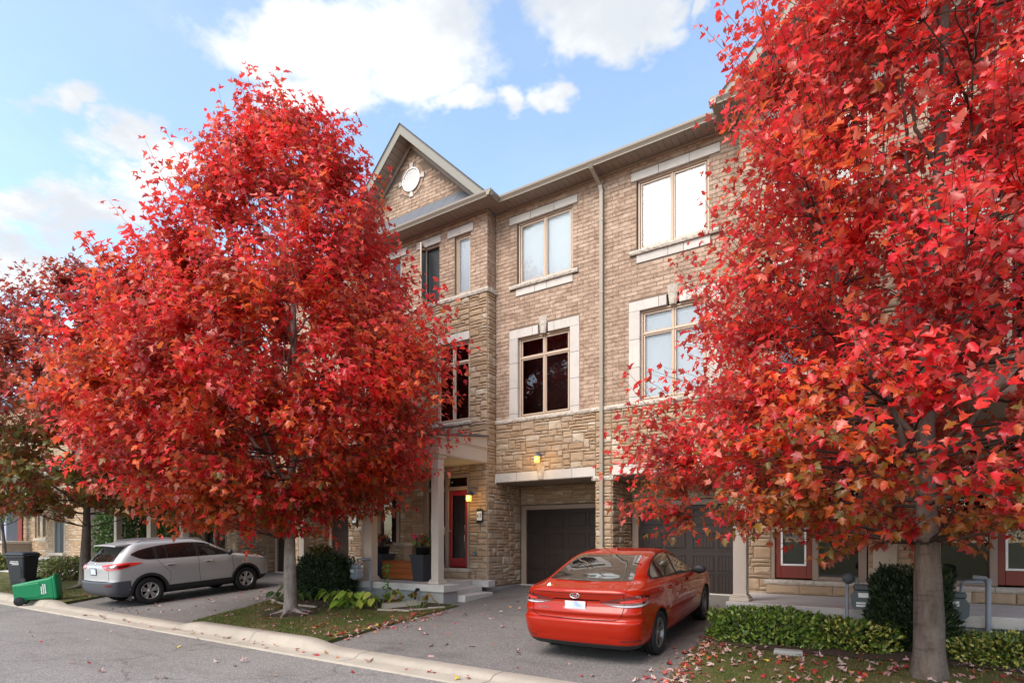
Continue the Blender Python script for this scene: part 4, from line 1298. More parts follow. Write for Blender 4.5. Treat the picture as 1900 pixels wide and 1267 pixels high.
def build_tree(name, label, cat, base, height, prof, trunk_r, fork_z, n_limb, n_hub, n_twig, per_twig, leaf, colfn, seed, bark, n_single=300,
               lean=(0, 0), roots=True, twig_len=(.38, .82), tmpl=None, leaf_mat='maple', up_bias=.75, group=None, limb_rise=.5, gap=(.85, -.16)):
    g = np.random.default_rng(seed)
    env = Env(base, prof, seed)
    base = np.array(base, float)
    root = empty(name, tuple(base), label=label, cat=cat, group=group)
    zlo, zhi = base[2] + prof[0][0], base[2] + prof[-1][0]
    # trunk
    top = env.cen(np.array([base[2] + height * .93]))[0]
    nT = 26
    tz = np.linspace(0, 1, nT)
    ctr = base + (np.array([lean[0], lean[1], 0]))
    tp = np.stack([base[0] + (top[0] - base[0]) * tz ** 1.4 + .04 * np.sin(tz * 9 + seed), base[1] + (top[1] - base[1]) * tz ** 1.4 + .04 * np.cos(tz * 7 + seed), base[2] - .08 + (top[2] - base[2] + .08) * tz], 1)
    f = (fork_z) / height
    tr = np.where(tz < f, trunk_r * (1.0 - .34 * (tz / f) ** 3), trunk_r * .66 * np.clip((1 - tz) / (1 - f), .02, 1) ** .85)
    tr = tr * np.interp(tz * height, [0, .06, .22, .5], [1.32, 1.16, 1.03, 1.0])
    V, F = [], []
    # finely sampled low trunk with root flare and lumps
    zz_ = np.concatenate([np.linspace(0, f * 1.15, 40), np.linspace(f * 1.15, 1, 26)[1:]])
    P = np.stack([np.interp(zz_, tz, tp[:, k]) for k in range(3)], 1); Rr = np.interp(zz_, tz, tr)
    n = 22
    W = np.zeros((len(P), n, 3))
    for i in range(len(P)):
        for k in range(n):
            a = 2 * PI * k / n
            hz = zz_[i] * height
            fl = 1 + (.30 * max(0, 1 - hz / .28) ** 2) * (math.sin(a * 5 + seed) + .4 * math.sin(a * 3)) + .035 * math.sin(a * 3 + hz * 1.1) + .025 * math.sin(a * 7 + hz * 3.1)
            W[i, k] = P[i] + np.array((math.cos(a), math.sin(a), 0)) * Rr[i] * fl
    V.append(W.reshape(-1, 3))
    i, k = np.meshgrid(np.arange(len(P) - 1), np.arange(n), indexing='ij')
    F.append(np.stack([i * n + k, i * n + (k + 1) % n, (i + 1) * n + (k + 1) % n, (i + 1) * n + k], -1).reshape(-1, 4))
    obj('trunk', np_mesh('trunk', np.concatenate(V), np.concatenate(F), smooth=True, mats=[M[bark]]), root)
    if roots:
        for q in range(6):
            a = q * 1.06 + seed; L = g.uniform(.35, .8)
            mb = MB(); pts = []; rs = []
            for j in range(7):
                t = j / 6; r_ = trunk_r * .8 + L * t
                x_, y_ = base[0] + math.cos(a + .3 * t * math.sin(q)) * r_, base[1] + math.sin(a + .3 * t * math.sin(q)) * r_
                pts.append((x_, y_, ground_z(x_, y_) + .07 * (1 - t) ** 2 - .012 * t)); rs.append(.055 * (1 - t) + .012)
            mb.tube(pts, rs, 7); mb.build('root', [M[bark]], root)
    # limbs
    limbs = []
    for q in range(n_limb):
        t = (q + .5) / n_limb
        zs = base[2] + fork_z + (height * .80 - fork_z) * t ** 1.15
        a = q * 2.399 + seed + g.uniform(-.2, .2)
        rise = (limb_rise + .35 * t) * (height - (zs - base[2])) * .75
        ze = min(zs + rise, zhi - .2)
        c = env.cen(np.array([ze]))[0]
        r = env.rad(np.array([ze]), a)[0] * .80
        e = np.array([c[0] + math.cos(a) * r, c[1] + math.sin(a) * r, ze])
        s_ = np.array([np.interp(zs, tp[:, 2], tp[:, k]) for k in range(3)])
        mid = s_ + (e - s_) * np.array([.55, .55, .30]) + g.normal(0, .12, 3)
        pth = bez(s_, mid, e, 12) + np.concatenate([[np.zeros(3)], g.normal(0, .025, (10, 3)), [np.zeros(3)]])
        r0 = np.interp((zs - base[2]) / height, tz, tr) * .42
        rd = np.linspace(r0, .008, 12) * np.linspace(1, .8, 12)
        limbs.append((pth, rd))
        Vl, Fl = [], []
        tubes((Vl, Fl), [pth], [rd], 8)
        obj('branch', np_mesh('branch', np.concatenate(Vl), np.concatenate(Fl), smooth=True, mats=[M[bark]]), root)
    LP = np.concatenate([p for p, r in limbs] + [tp[int(nT * f):]])
    LR = np.concatenate([r for p, r in limbs] + [tr[int(nT * f):]])
    # hubs: where secondary branches end
    def sample_env(n, rmin, rmax, power):
        out = []
        while len(out) < n:
            z = g.uniform(zlo, zhi)
            rmaxz = np.interp(z - base[2], env.p[:, 0], env.p[:, 1])
            if g.random() > (rmaxz / env.p[:, 1].max()) ** 1.35 + .04: continue
            a = g.uniform(0, 2 * PI); u = g.uniform(0, 1) ** power
            r = env.rad(np.array([z]), a)[0] * (rmin + (rmax - rmin) * u)
            c = env.cen(np.array([z]))[0]
            out.append((c[0] + math.cos(a) * r, c[1] + math.sin(a) * r, z))
        return np.array(out)
    hubs = sample_env(n_hub, .25, .86, .6)
    paths, rads = [], []
    hubdir = []
    for h_ in hubs:
        d = LP - h_; cost = np.linalg.norm(d, axis=1) + np.maximum(0, LP[:, 2] - h_[2] + .15) * 1.5
        j = int(np.argmin(cost)); s_ = LP[j]
        mid = s_ + (h_ - s_) * np.array([.6, .6, .35]) + g.normal(0, .05, 3)
        p = bez(s_, mid, h_, 7); p[1:-1] += g.normal(0, .012, (5, 3))
        paths.append(p); rads.append(np.linspace(min(.022, LR[j] * .7 + .003), .005, 7))
        hubdir.append(p[-1] - p[-3])
    Vt, Ft = [], []
    tubes((Vt, Ft), paths, rads, 5)
    HP = np.concatenate(paths)
    # twigs
    tb = sample_env(int(n_twig * 1.5), .30, .97, .48)
    vo = np.array([noise.noise(Vector((b[0] * gap[0] + seed * 3, b[1] * gap[0], b[2] * gap[0] * 1.25))) for b in tb])
    tb = tb[vo > gap[1]][:n_twig]; n_twig = len(tb)
    tree_c = env.cen(tb[:, 2])
    outw = tb - tree_c; outw[:, 2] = 0
    ol = np.linalg.norm(outw, axis=1, keepdims=True); outw = outw / np.maximum(ol, .01)
    hz = np.clip((tb[:, 2] - zlo) / (zhi - zlo), 0, 1)[:, None]
    tdir = outw * (1.0 - .45 * hz) + np.array([0, 0, 1]) * (up_bias * (.25 + 1.3 * hz)) + g.normal(0, .30, (n_twig, 3))
    tdir /= np.linalg.norm(tdir, axis=1, keepdims=True)
    tl = g.uniform(*twig_len, n_twig)
    # long leading shoots that stand out of the crown
    lead = np.where((g.random(n_twig) < .11) & (hz[:, 0] > .25))[0]
    rl = env.rad(tb[lead][:, 2], np.arctan2(outw[lead][:, 1], outw[lead][:, 0]))[:, None] * g.uniform(.86, .98, (len(lead), 1))
    tb[lead] = np.concatenate([(tree_c[lead] + outw[lead] * rl)[:, :2], tb[lead][:, 2:]], 1)
    tdir[lead] = outw[lead] * .55 + np.array([0, 0, 1.0]) + g.normal(0, .12, (len(lead), 3)); tdir[lead] /= np.linalg.norm(tdir[lead], axis=1, keepdims=True)
    tl[lead] = g.uniform(.8, 1.3, len(lead)) * twig_len[1] / .82 * (1.15 - .4 * hz[lead, 0])
    is_lead = np.zeros(n_twig, bool); is_lead[lead] = True
    tpaths, trads = [], []
    B, Dn, Nn = [], [], []
    for q in range(n_twig):
        d2 = np.linalg.norm(HP - tb[q], axis=1) + np.maximum(0, HP[:, 2] - tb[q][2]) * .6
        j = int(np.argmin(d2)); s_ = HP[j]
        e = tb[q] + tdir[q] * tl[q]
        pth = bez(s_, tb[q] * .75 + s_ * .25, e, 6)
        tpaths.append(pth); trads.append(np.linspace(.0055, .0022, 6))
        L = per_twig + (10 if is_lead[q] else 0)
        ts = np.linspace(.18, 1.0, L // 2)
        side = np.cross(tdir[q], g.normal(0, 1, 3)); side /= np.linalg.norm(side)
        for ii, t in enumerate(ts):
            p = pth[min(5, int(t * 5))] * (1 - (t * 5 % 1)) + pth[min(5, int(t * 5) + 1)] * (t * 5 % 1)
            side = np.cross(tdir[q], side); side /= max(np.linalg.norm(side), 1e-6)      # decussate pairs
            for sg in (-1, 1):
                dd = tdir[q] * g.uniform(.25, .9) + side * sg * g.uniform(.6, 1.0) + np.array([0, 0, -.42]) + g.normal(0, .22, 3)
                dd /= np.linalg.norm(dd)
                B.append(p + dd * leaf[0] * g.uniform(.3, .6)); Dn.append(dd)
                Nn.append(np.array([0, 0, 1.0]) * .9 + outw[q] * .55 + g.normal(0, .42, 3))
    tubes((Vt, Ft), tpaths, trads, 3)
    o = obj('twigs', np_mesh('twigs', np.concatenate(Vt), np.concatenate(Ft), smooth=True, mats=[M['twig']]), root); o['kind'] = 'stuff'
    B, Dn, Nn = np.array(B), np.array(Dn), np.array(Nn)
    N = len(B)
    size = g.uniform(leaf[0], leaf[1], N) * np.where(g.random(N) < .2, .72, 1)
    R = frames(Dn, Nn)
    tm = tmpl or LEAFT
    which = g.integers(0, len(tm), N)
    c_ = env.cen(B[:, 2]); rr_ = np.linalg.norm((B - c_)[:, :2], axis=1) / np.maximum(np.interp(B[:, 2] - base[2], env.p[:, 0], env.p[:, 1]), .2)
    col = colfn(B, np.clip((B[:, 2] - zlo) / (zhi - zlo), 0, 1), np.clip(rr_, 0, 1.2), g)
    single = np.zeros(N, bool)
    if n_single:
        u, v, d = proj_np(B)
        px = size * F_PX / d
        ok = (u > 4) & (u < 1896) & (v > 4) & (v < 1262) & np.isfinite(u)
        order = np.argsort(np.where(np.isfinite(d), d, 1e9))
        grid = {}
        cell = 13
        for q in order:
            if not ok[q]: continue
            key = (int(u[q]) // cell, int(v[q]) // cell)
            if key not in grid: grid[key] = q
        cand = np.array(list(grid.values()))
        facing = np.abs(np.einsum('ni,ni->n', R[cand][:, :, 2], (B[cand] - np.array([0, 0, H_CAM])) / np.linalg.norm(B[cand] - np.array([0, 0, H_CAM]), axis=1, keepdims=True)))
        best = cand[np.argsort(-(px[cand] * (.3 + facing)))][:n_single]
        single[best] = True
        K = 10
        pal = {}
        for q in best:
            cl = int((col[q][0] * 7) // 1), int((col[q][1] * 16) // 1), which[q]
            if cl not in pal:
                Vl, Fl = tm[which[q]]
                pal[cl] = np_mesh('leaf', Vl, Fl, mats=[M[leaf_mat]], col=np.repeat(col[q][None], len(Vl), 0))
            mt = Matrix.Identity(4)
            for a in range(3):
                for b in range(3): mt[a][b] = R[q][a][b] * size[q]
                mt[a][3] = B[q][a]
            obj('leaf', pal[cl], root, mtx=mt)
    keep = ~single
    V, F, C = scatter_leaves(B[keep], R[keep], size[keep], tm, which[keep], col[keep])
    o = obj('foliage', np_mesh('foliage', V, F, mats=[M[leaf_mat]], col=C), root)
    o['kind'] = 'stuff'
    return root

def pick(g, n, cols, w):
    w = np.array(w, float); w /= w.sum()
    i = g.choice(len(cols), n, p=w)
    c = np.array(cols)[i]
    return c * g.uniform(.80, 1.18, (n, 1)) * (1 + g.normal(0, .05, (n, 3)))
REDS = [(.68, .022, .028), (.78, .042, .034), (.54, .011, .022), (.78, .095, .045), (.74, .18, .13)]
ORNG = [(.66, .095, .016), (.56, .11, .020), (.70, .14, .024), (.54, .060, .016)]
OLIV = [(.24, .125, .018), (.30, .12, .018), (.17, .125, .020), (.36, .11, .016)]
GREN = [(.10, .13, .018), (.13, .15, .022), (.16, .12, .02)]
BRWN = [(.36, .085, .035), (.42, .11, .05), (.36, .055, .028), (.28, .10, .03)]
DULL = [(.29, .028, .022), (.26, .045, .028), (.34, .065, .04)]
def patchy(B, sc, seed):
    return np.array([noise.noise(Vector((b[0] * sc + seed, b[1] * sc, b[2] * sc))) for b in B])

def col_middle(B, h, r, g):
    n = len(B)
    c = pick(g, n, REDS, [4, 3, 2.4, 2, 1.2]); o = pick(g, n, ORNG, [1, 1, 1, 1]); y = pick(g, n, OLIV, [1, 1, .5, 1])
    p = patchy(B, .75, 1) + g.normal(0, .12, n)
    po = np.clip(.54 - h * .9 + p * 1.25, .03, .88)
    c = np.where((g.random(n) < po)[:, None], o, c)
    py = np.clip((.22 - h) * 2.2 + (.75 - r) * .35, 0, .6)
    c = c * np.clip(1 + 1.1 * patchy(B, 1.7, 3), .6, 1.3)[:, None]
    return np.clip(np.where((g.random(n) < py)[:, None], y, c), .004, .9)
def col_right(B, h, r, g):
    n = len(B)
    c = pick(g, n, REDS, [4, 3, 3, 1.6, 1.3]); o = pick(g, n, ORNG, [1, 1, 1, 1]); y = pick(g, n, OLIV, [1, 1, 1, 1])
    p = patchy(B, .8, 9) + g.normal(0, .12, n)
    po = np.clip(.27 - h * .6 + p * 1.1, .02, .80)
    c = np.where((g.random(n) < po)[:, None], o, c)
    c = c * np.clip(1 + 1.0 * patchy(B, 1.9, 13), .6, 1.28)[:, None]
    py = np.clip((.16 - h) * 4.5 + (.7 - r) * .4 + p * .3, 0, .85)
    return np.clip(np.where((g.random(n) < py)[:, None], y, c), .004, .9)
def col_left(B, h, r, g):
    n = len(B)
    c = pick(g, n, DULL, [2, 1.4, 1]); o = pick(g, n, BRWN, [1, 1, 1, 1]); y = pick(g, n, GREN, [1, 1, 1])
    p = patchy(B, .5, 4) + g.normal(0, .12, n)
    c = np.where((g.random(n) < np.clip(1.0 - h * 1.1 + p * .5, .1, .95))[:, None], o, c)
    py = np.clip((.46 - h) * 2.4 + p * .9 + (.6 - r) * .3, 0, .93)
    return np.clip(np.where((g.random(n) < py)[:, None], y, c), .004, .9)

cr = (math.cos(YAW), math.sin(YAW))          # a bearing used to give the crowns their lopsided growth
def prof(rows): return [(z, r, s * cr[0], s * cr[1]) for z, r, s in rows]
MID = build_tree('maple_tree', 'middle red maple on the lawn between the two driveways, orange low in its crown', 'tree', (-10.9, 7.9, .14), 11.7,
                 prof([(1.85, 1.0, -.9), (2.2, 1.9, -.8), (2.9, 2.9, -.65), (4.0, 3.55, -.42), (5.2, 3.4, -.36), (6.4, 2.85, -.5), (7.6, 2.35, -.25), (8.8, 1.8, .02), (9.8, 1.1, .08), (10.5, .5, .0), (10.95, .12, .0)]),
                 .135, 2.2, 26, 280, 3300, 16, (.11, .16), col_middle, 3, 'bark_pale')
RIGHT = build_tree('maple_tree', 'nearest red maple with a thick trunk, filling the right of the frame', 'tree', (.40, 8.25, .16), 11.2,
                 prof([(1.6, 1.2, -.2), (1.9, 2.3, -.35), (2.5, 2.75, -.25), (3.6, 2.6, .0), (5.0, 2.4, .12), (6.4, 2.2, .15), (7.8, 1.7, .25), (9.2, 1.15, .28), (10.4, .6, .3), (11.1, .15, .3)]),
                 .155, 2.0, 24, 240, 3100, 16, (.075, .118), col_right, 8, 'bark', roots=False, tmpl=LEAFT_F, gap=(1.05, -.19))
LEFT = build_tree('maple_tree', 'far left maple beside the silver SUV, rusty above and olive green below', 'tree', (-22.2, 8.15, .17), 11.3,
                 prof([(2.4, 1.6, 0), (2.9, 3.4, 0), (4.0, 4.4, -.3), (5.4, 4.4, -.4), (6.8, 3.7, -.2), (8.0, 2.8, 0), (9.2, 1.7, .1), (10.1, .8, .2), (10.6, .2, .2)]),
                 .15, 2.6, 20, 200, 1900, 14, (.13, .21), col_left, 5, 'bark', n_single=120)
# ================================================================ CARS
def pchip(xs, ys, q):
    xs = np.array(xs, float); ys = np.array(ys, float); h = np.diff(xs); d = np.diff(ys) / h
    m = np.zeros(len(xs)); m[0], m[-1] = d[0], d[-1]
    for i in range(1, len(xs) - 1):
        if d[i - 1] * d[i] > 0:
            w1, w2 = 2 * h[i] + h[i - 1], h[i] + 2 * h[i - 1]
            m[i] = (w1 + w2) / (w1 / d[i - 1] + w2 / d[i])
    q = np.asarray(q, float); i = np.clip(np.searchsorted(xs, q) - 1, 0, len(xs) - 2)
    t = (q - xs[i]) / h[i]
    return ((2 * t ** 3 - 3 * t ** 2 + 1) * ys[i] + (t ** 3 - 2 * t ** 2 + t) * h[i] * m[i] + (-2 * t ** 3 + 3 * t ** 2) * ys[i + 1] + (t ** 3 - t ** 2) * h[i] * m[i + 1])

class CarBody:
    """body as a stack of plan outlines; levels: z, y rear, y front, half width, rear corner (a, b), front corner (a, b), rear bow"""
    NR, NC, NS, NF = 12, 16, 56, 10
    def __init__(s, levels, barrel=.03):
        s.L = np.array(levels, float); s.barrel = barrel; s.cache = {}
    def params(s, z): return [float(pchip(s.L[:, 0], s.L[:, k], z)) for k in range(1, s.L.shape[1])]
    def outline(s, z):
        key = round(z, 5)
        if key in s.cache: return s.cache[key]
        yr, yf, w_, ra, rb, fa, fb, bow = s.params(z)
        ra, fa = min(ra, w_ * .98), min(fa, w_ * .98)
        ln = yf - yr
        if rb + fb > ln * .9: k = ln * .9 / (rb + fb); rb *= k; fb *= k
        X, Y = [], []
        for i in range(s.NR):
            x = (w_ - ra) * i / s.NR; X.append(x); Y.append(yr + bow * (x / w_) ** 2)
        y0 = yr + bow * ((w_ - ra) / w_) ** 2
        e = 2 / 2.25
        for i in range(s.NC):
            t = PI / 2 * i / s.NC
            X.append(w_ - ra + ra * math.sin(t) ** e); Y.append(y0 + rb * (1 - math.cos(t) ** e))
        ya, yb = y0 + rb, yf - fb
        for i in range(s.NS):
            X.append(w_); Y.append(ya + (yb - ya) * i / s.NS)
        for i in range(s.NC):
            t = PI / 2 * i / s.NC
            X.append(w_ - fa + fa * math.cos(t) ** e); Y.append(yb + fb * math.sin(t) ** e)
        for i in range(s.NF + 1):
            X.append((w_ - fa) * (1 - i / s.NF)); Y.append(yf + .05 * fb * (1 - (X[-1] / max(w_ - fa, .01)) ** 2))
        X, Y = np.array(X), np.array(Y)
        u = (Y - (yr + yf) / 2) / (ln / 2)
        X = X * (1 - s.barrel * np.abs(u) ** 3)
        S = np.concatenate([[0], np.cumsum(np.hypot(np.diff(X), np.diff(Y)))])
        s.cache[key] = (X, Y, S)
        return s.cache[key]
    def at_s(s, q, z):
        X, Y, S = s.outline(z)
        sg = 1 if q >= 0 else -1
        return Vector((sg * np.interp(abs(q), S, X), np.interp(abs(q), S, Y), z))
    def s_of_y(s, y, z):
        X, Y, S = s.outline(z); return float(np.interp(y, Y, S))
    def at_y(s, y, z, side=1): return s.at_s(side * s.s_of_y(y, z), z)
    def normal(s, q, z):
        a = s.at_s(q + .01, z) - s.at_s(q - .01, z); b = s.at_s(q, z + .006) - s.at_s(q, z - .006)
        n = a.cross(b)
        if n.length < 1e-9: return Vector((0, -1, 0))
        n.normalize()
        return n
    def mesh(s, name, mats, rows, matfn=None):
        V, F, MI = [], [], []
        for z in rows:
            X, Y, S = s.outline(z)
            V += [(x, y, z) for x, y in zip(X, Y)] + [(-x, y, z) for x, y in zip(X[-2:0:-1], Y[-2:0:-1])]
        n = len(V) // len(rows)
        for j in range(len(rows) - 1):
            for k in range(n):
                F.append((j * n + k, j * n + (k + 1) % n, (j + 1) * n + (k + 1) % n, (j + 1) * n + k))
        F.append(tuple(range(n - 1, -1, -1)))
        b = (len(rows) - 1) * n
        F.append(tuple(range(b, b + n)))
        me = np_mesh(name, V, F, smooth=True, mats=mats)
        if matfn:
            for p in me.polygons: p.material_index = matfn(p.center)
        return me
    def patch(s, lo, hi, nu, nv, off, mode='s', side=1, thick=.004):
        """ruled patch between two polylines given as (s or y, z)"""
        lo, hi = np.array(lo, float), np.array(hi, float)
        def samp(P, t):
            q = np.linspace(0, 1, len(P)); return np.array([np.interp(t, q, P[:, 0]), np.interp(t, q, P[:, 1])])
        V = []
        for j in range(nv + 1):
            for i in range(nu + 1):
                a = samp(lo, i / nu); b = samp(hi, i / nu); p = a + (b - a) * j / nv
                q = s.s_of_y(p[0], p[1]) if mode == 'y' else p[0]
                q *= side
                nn = s.normal(q, p[1])
                P0 = s.at_s(q, p[1])
                c = Vector((0, 2.2, .7))
                if nn.dot(P0 - c) < 0: nn = -nn
                V.append(P0 + nn * off)
        F = [(j * (nu + 1) + i, j * (nu + 1) + i + 1, (j + 1) * (nu + 1) + i + 1, (j + 1) * (nu + 1) + i) for j in range(nv) for i in range(nu)]
        if side < 0: F = [tuple(reversed(f)) for f in F]
        return V, F
    def strip(s, pts, wd, off, mode='s', side=1):
        """thin line following the surface through (s|y, z) points"""
        P = np.array(pts, float); out = []
        n = max(2, len(P) * 6)
        t = np.linspace(0, 1, n); q = np.linspace(0, 1, len(P))
        Q = np.stack([np.interp(t, q, P[:, 0]), np.interp(t, q, P[:, 1])], 1)
        T = np.gradient(Q, axis=0); T /= np.linalg.norm(T, axis=1, keepdims=True); N = np.stack([-T[:, 1], T[:, 0]], 1)
        return s.patch(Q - N * wd / 2, Q + N * wd / 2, n - 1, 1, off, mode, side)

def cut_arches(me, name, wheels, r, inner, mats):
    """cut wheel openings right through the lower body sides"""
    o = bpy.data.objects.new('tmp', me); COL.objects.link(o)
    cut = MB()
    for y, z in wheels:
        for sx in (-1, 1):
            n = 44
            poly = [(y + r * math.cos(2 * PI * k / n), z + r * math.sin(2 * PI * k / n)) for k in range(n)]
            mb = MB(); mb.prism(poly, 'x', sx * inner, sx * 1.3)
            b = len(cut.v); cut.v += mb.v; cut.f += [tuple(b + i for i in f) for f in mb.f]; cut.m += [0] * len(mb.f); cut.sm += [False] * len(mb.f)
    cme = cut.mesh('cut', [M['plastic']])
    bm = bmesh.new(); bm.from_mesh(cme); bmesh.ops.recalc_face_normals(bm, faces=bm.faces[:]); bm.to_mesh(cme); bm.free()
    bm = bmesh.new(); bm.from_mesh(me); bmesh.ops.recalc_face_normals(bm, faces=bm.faces[:]); bm.to_mesh(me); bm.free()
    c = bpy.data.objects.new('tmpc', cme); COL.objects.link(c)
    md = o.modifiers.new('b', 'BOOLEAN'); md.operation = 'DIFFERENCE'; md.object = c; md.solver = 'EXACT'; md.material_mode = 'TRANSFER'
    dg = bpy.context.evaluated_depsgraph_get(); dg.update()
    res = bpy.data.meshes.new_from_object(o.evaluated_get(dg))
    bpy.data.objects.remove(o); bpy.data.objects.remove(c)
    res.name = name
    return res

def add_wheel(root, x, y, z, r, wid, side, rim_r, style, rim_mat):
    mb = MB()
    o = x
    w2 = wid / 2
    prof = [(rim_r, -w2 * .80), (rim_r + .02, -w2 * .98), (r - .03, -w2), (r - .010, -w2 * .86), (r, -w2 * .62), (r + .0005, 0), (r, w2 * .62), (r - .010, w2 * .86), (r - .03, w2), (rim_r + .02, w2 * .98), (rim_r, w2 * .80)]
    mb.lathe(prof, (x, y, z), 48, axis='x')
    wheel = mb.build('wheel', [M['rubber']], root, world=False)
    # tread grooves
    for g_ in (-.35, 0, .35):
        q = MB(); q.lathe([(r + .001, g_ * wid * .8 - .006), (r + .0015, g_ * wid * .8 + .006)], (x, y, z), 48, axis='x'); q.build('tread_groove', [M['gap']], wheel, world=False)
    q = MB(); so = side
    q.lathe([(rim_r + .004, so * w2 * .80), (rim_r - .004, so * w2 * .86), (rim_r - .016, so * w2 * .80), (rim_r - .022, so * w2 * .2), (rim_r - .022, -so * w2 * .7)], (x, y, z), 48, axis='x')
    rim = q.build('rim', [M[rim_mat]], wheel, world=False)
    q = MB(); q.lathe([(.0, -so * w2 * .05), (rim_r - .02, -so * w2 * .05)], (x, y, z), 32, axis='x'); q.build('brake', [M['gap']], wheel, world=False)
    q = MB(); q.lathe([(0, so * w2 * .74), (.030, so * w2 * .73), (.034, so * w2 * .66), (.075, so * w2 * .60), (.075, so * w2 * .2)], (x, y, z), 24, axis='x'); q.build('hub_cap', [M[rim_mat]], wheel, world=False)
    ns = 5
    for k in range(ns):
        a = 2 * PI * k / ns + .3
        q = MB()
        for da, ws in ((-.17, .021), (.17, .021)) if style == 'double' else ((-.24, .024), (.24, .024)):
            pts = []
            n = 6
            V = []
            for i in range(n + 1):
                t = i / n; rr_ = .045 + (rim_r - .05) * t
                aa = a + da * (.35 + .65 * t) if style == 'double' else a + da * (.55 + .45 * t)
                wt = ws * (1.25 - .35 * t + .25 * t * t)
                dep = so * w2 * (.64 + .12 * t)
                cy, cz = y + rr_ * math.cos(aa), z + rr_ * math.sin(aa)
                ty, tz_ = -math.sin(aa), math.cos(aa)
                for (sgn, dd) in ((-1, .0), (-.72, .010), (.72, .010), (1, 0)):
                    V.append((x + dep + so * (dd - .012), cy + ty * wt * sgn, cz + tz_ * wt * sgn))
                V.append((x + dep - so * .03, cy, cz))
            F = [(i * 5 + e, (i + 1) * 5 + e, (i + 1) * 5 + (e + 1) % 5, i * 5 + (e + 1) % 5) for i in range(n) for e in range(5)]
            q.add(V, F)
        q.build('spoke', [M[rim_mat]], rim, world=False)
    return wheel

def mats_list(*names): return [M[n] for n in names]

def spart(name, m, VF, root, smooth=True, solid=None):
    V, F = VF
    me = np_mesh(name, [tuple(v) for v in V], F, smooth=smooth, mats=[M[m]])
    return obj(name, me, root, world=False)

# opaque dark glazing that mirrors the street
def autoglass_f(t):
    return pbsdf(t, (.010, .011, .0105), .015, .85, **{'Coat Weight': 1.0, 'Coat Roughness': .01, 'Coat IOR': 1.6})
M['auto_glass'] = mat('tinted_auto_glass', autoglass_f)

def rows_between(a, b, n, extra=()):
    return sorted(set(list(np.linspace(a, b, n)) + list(extra)))

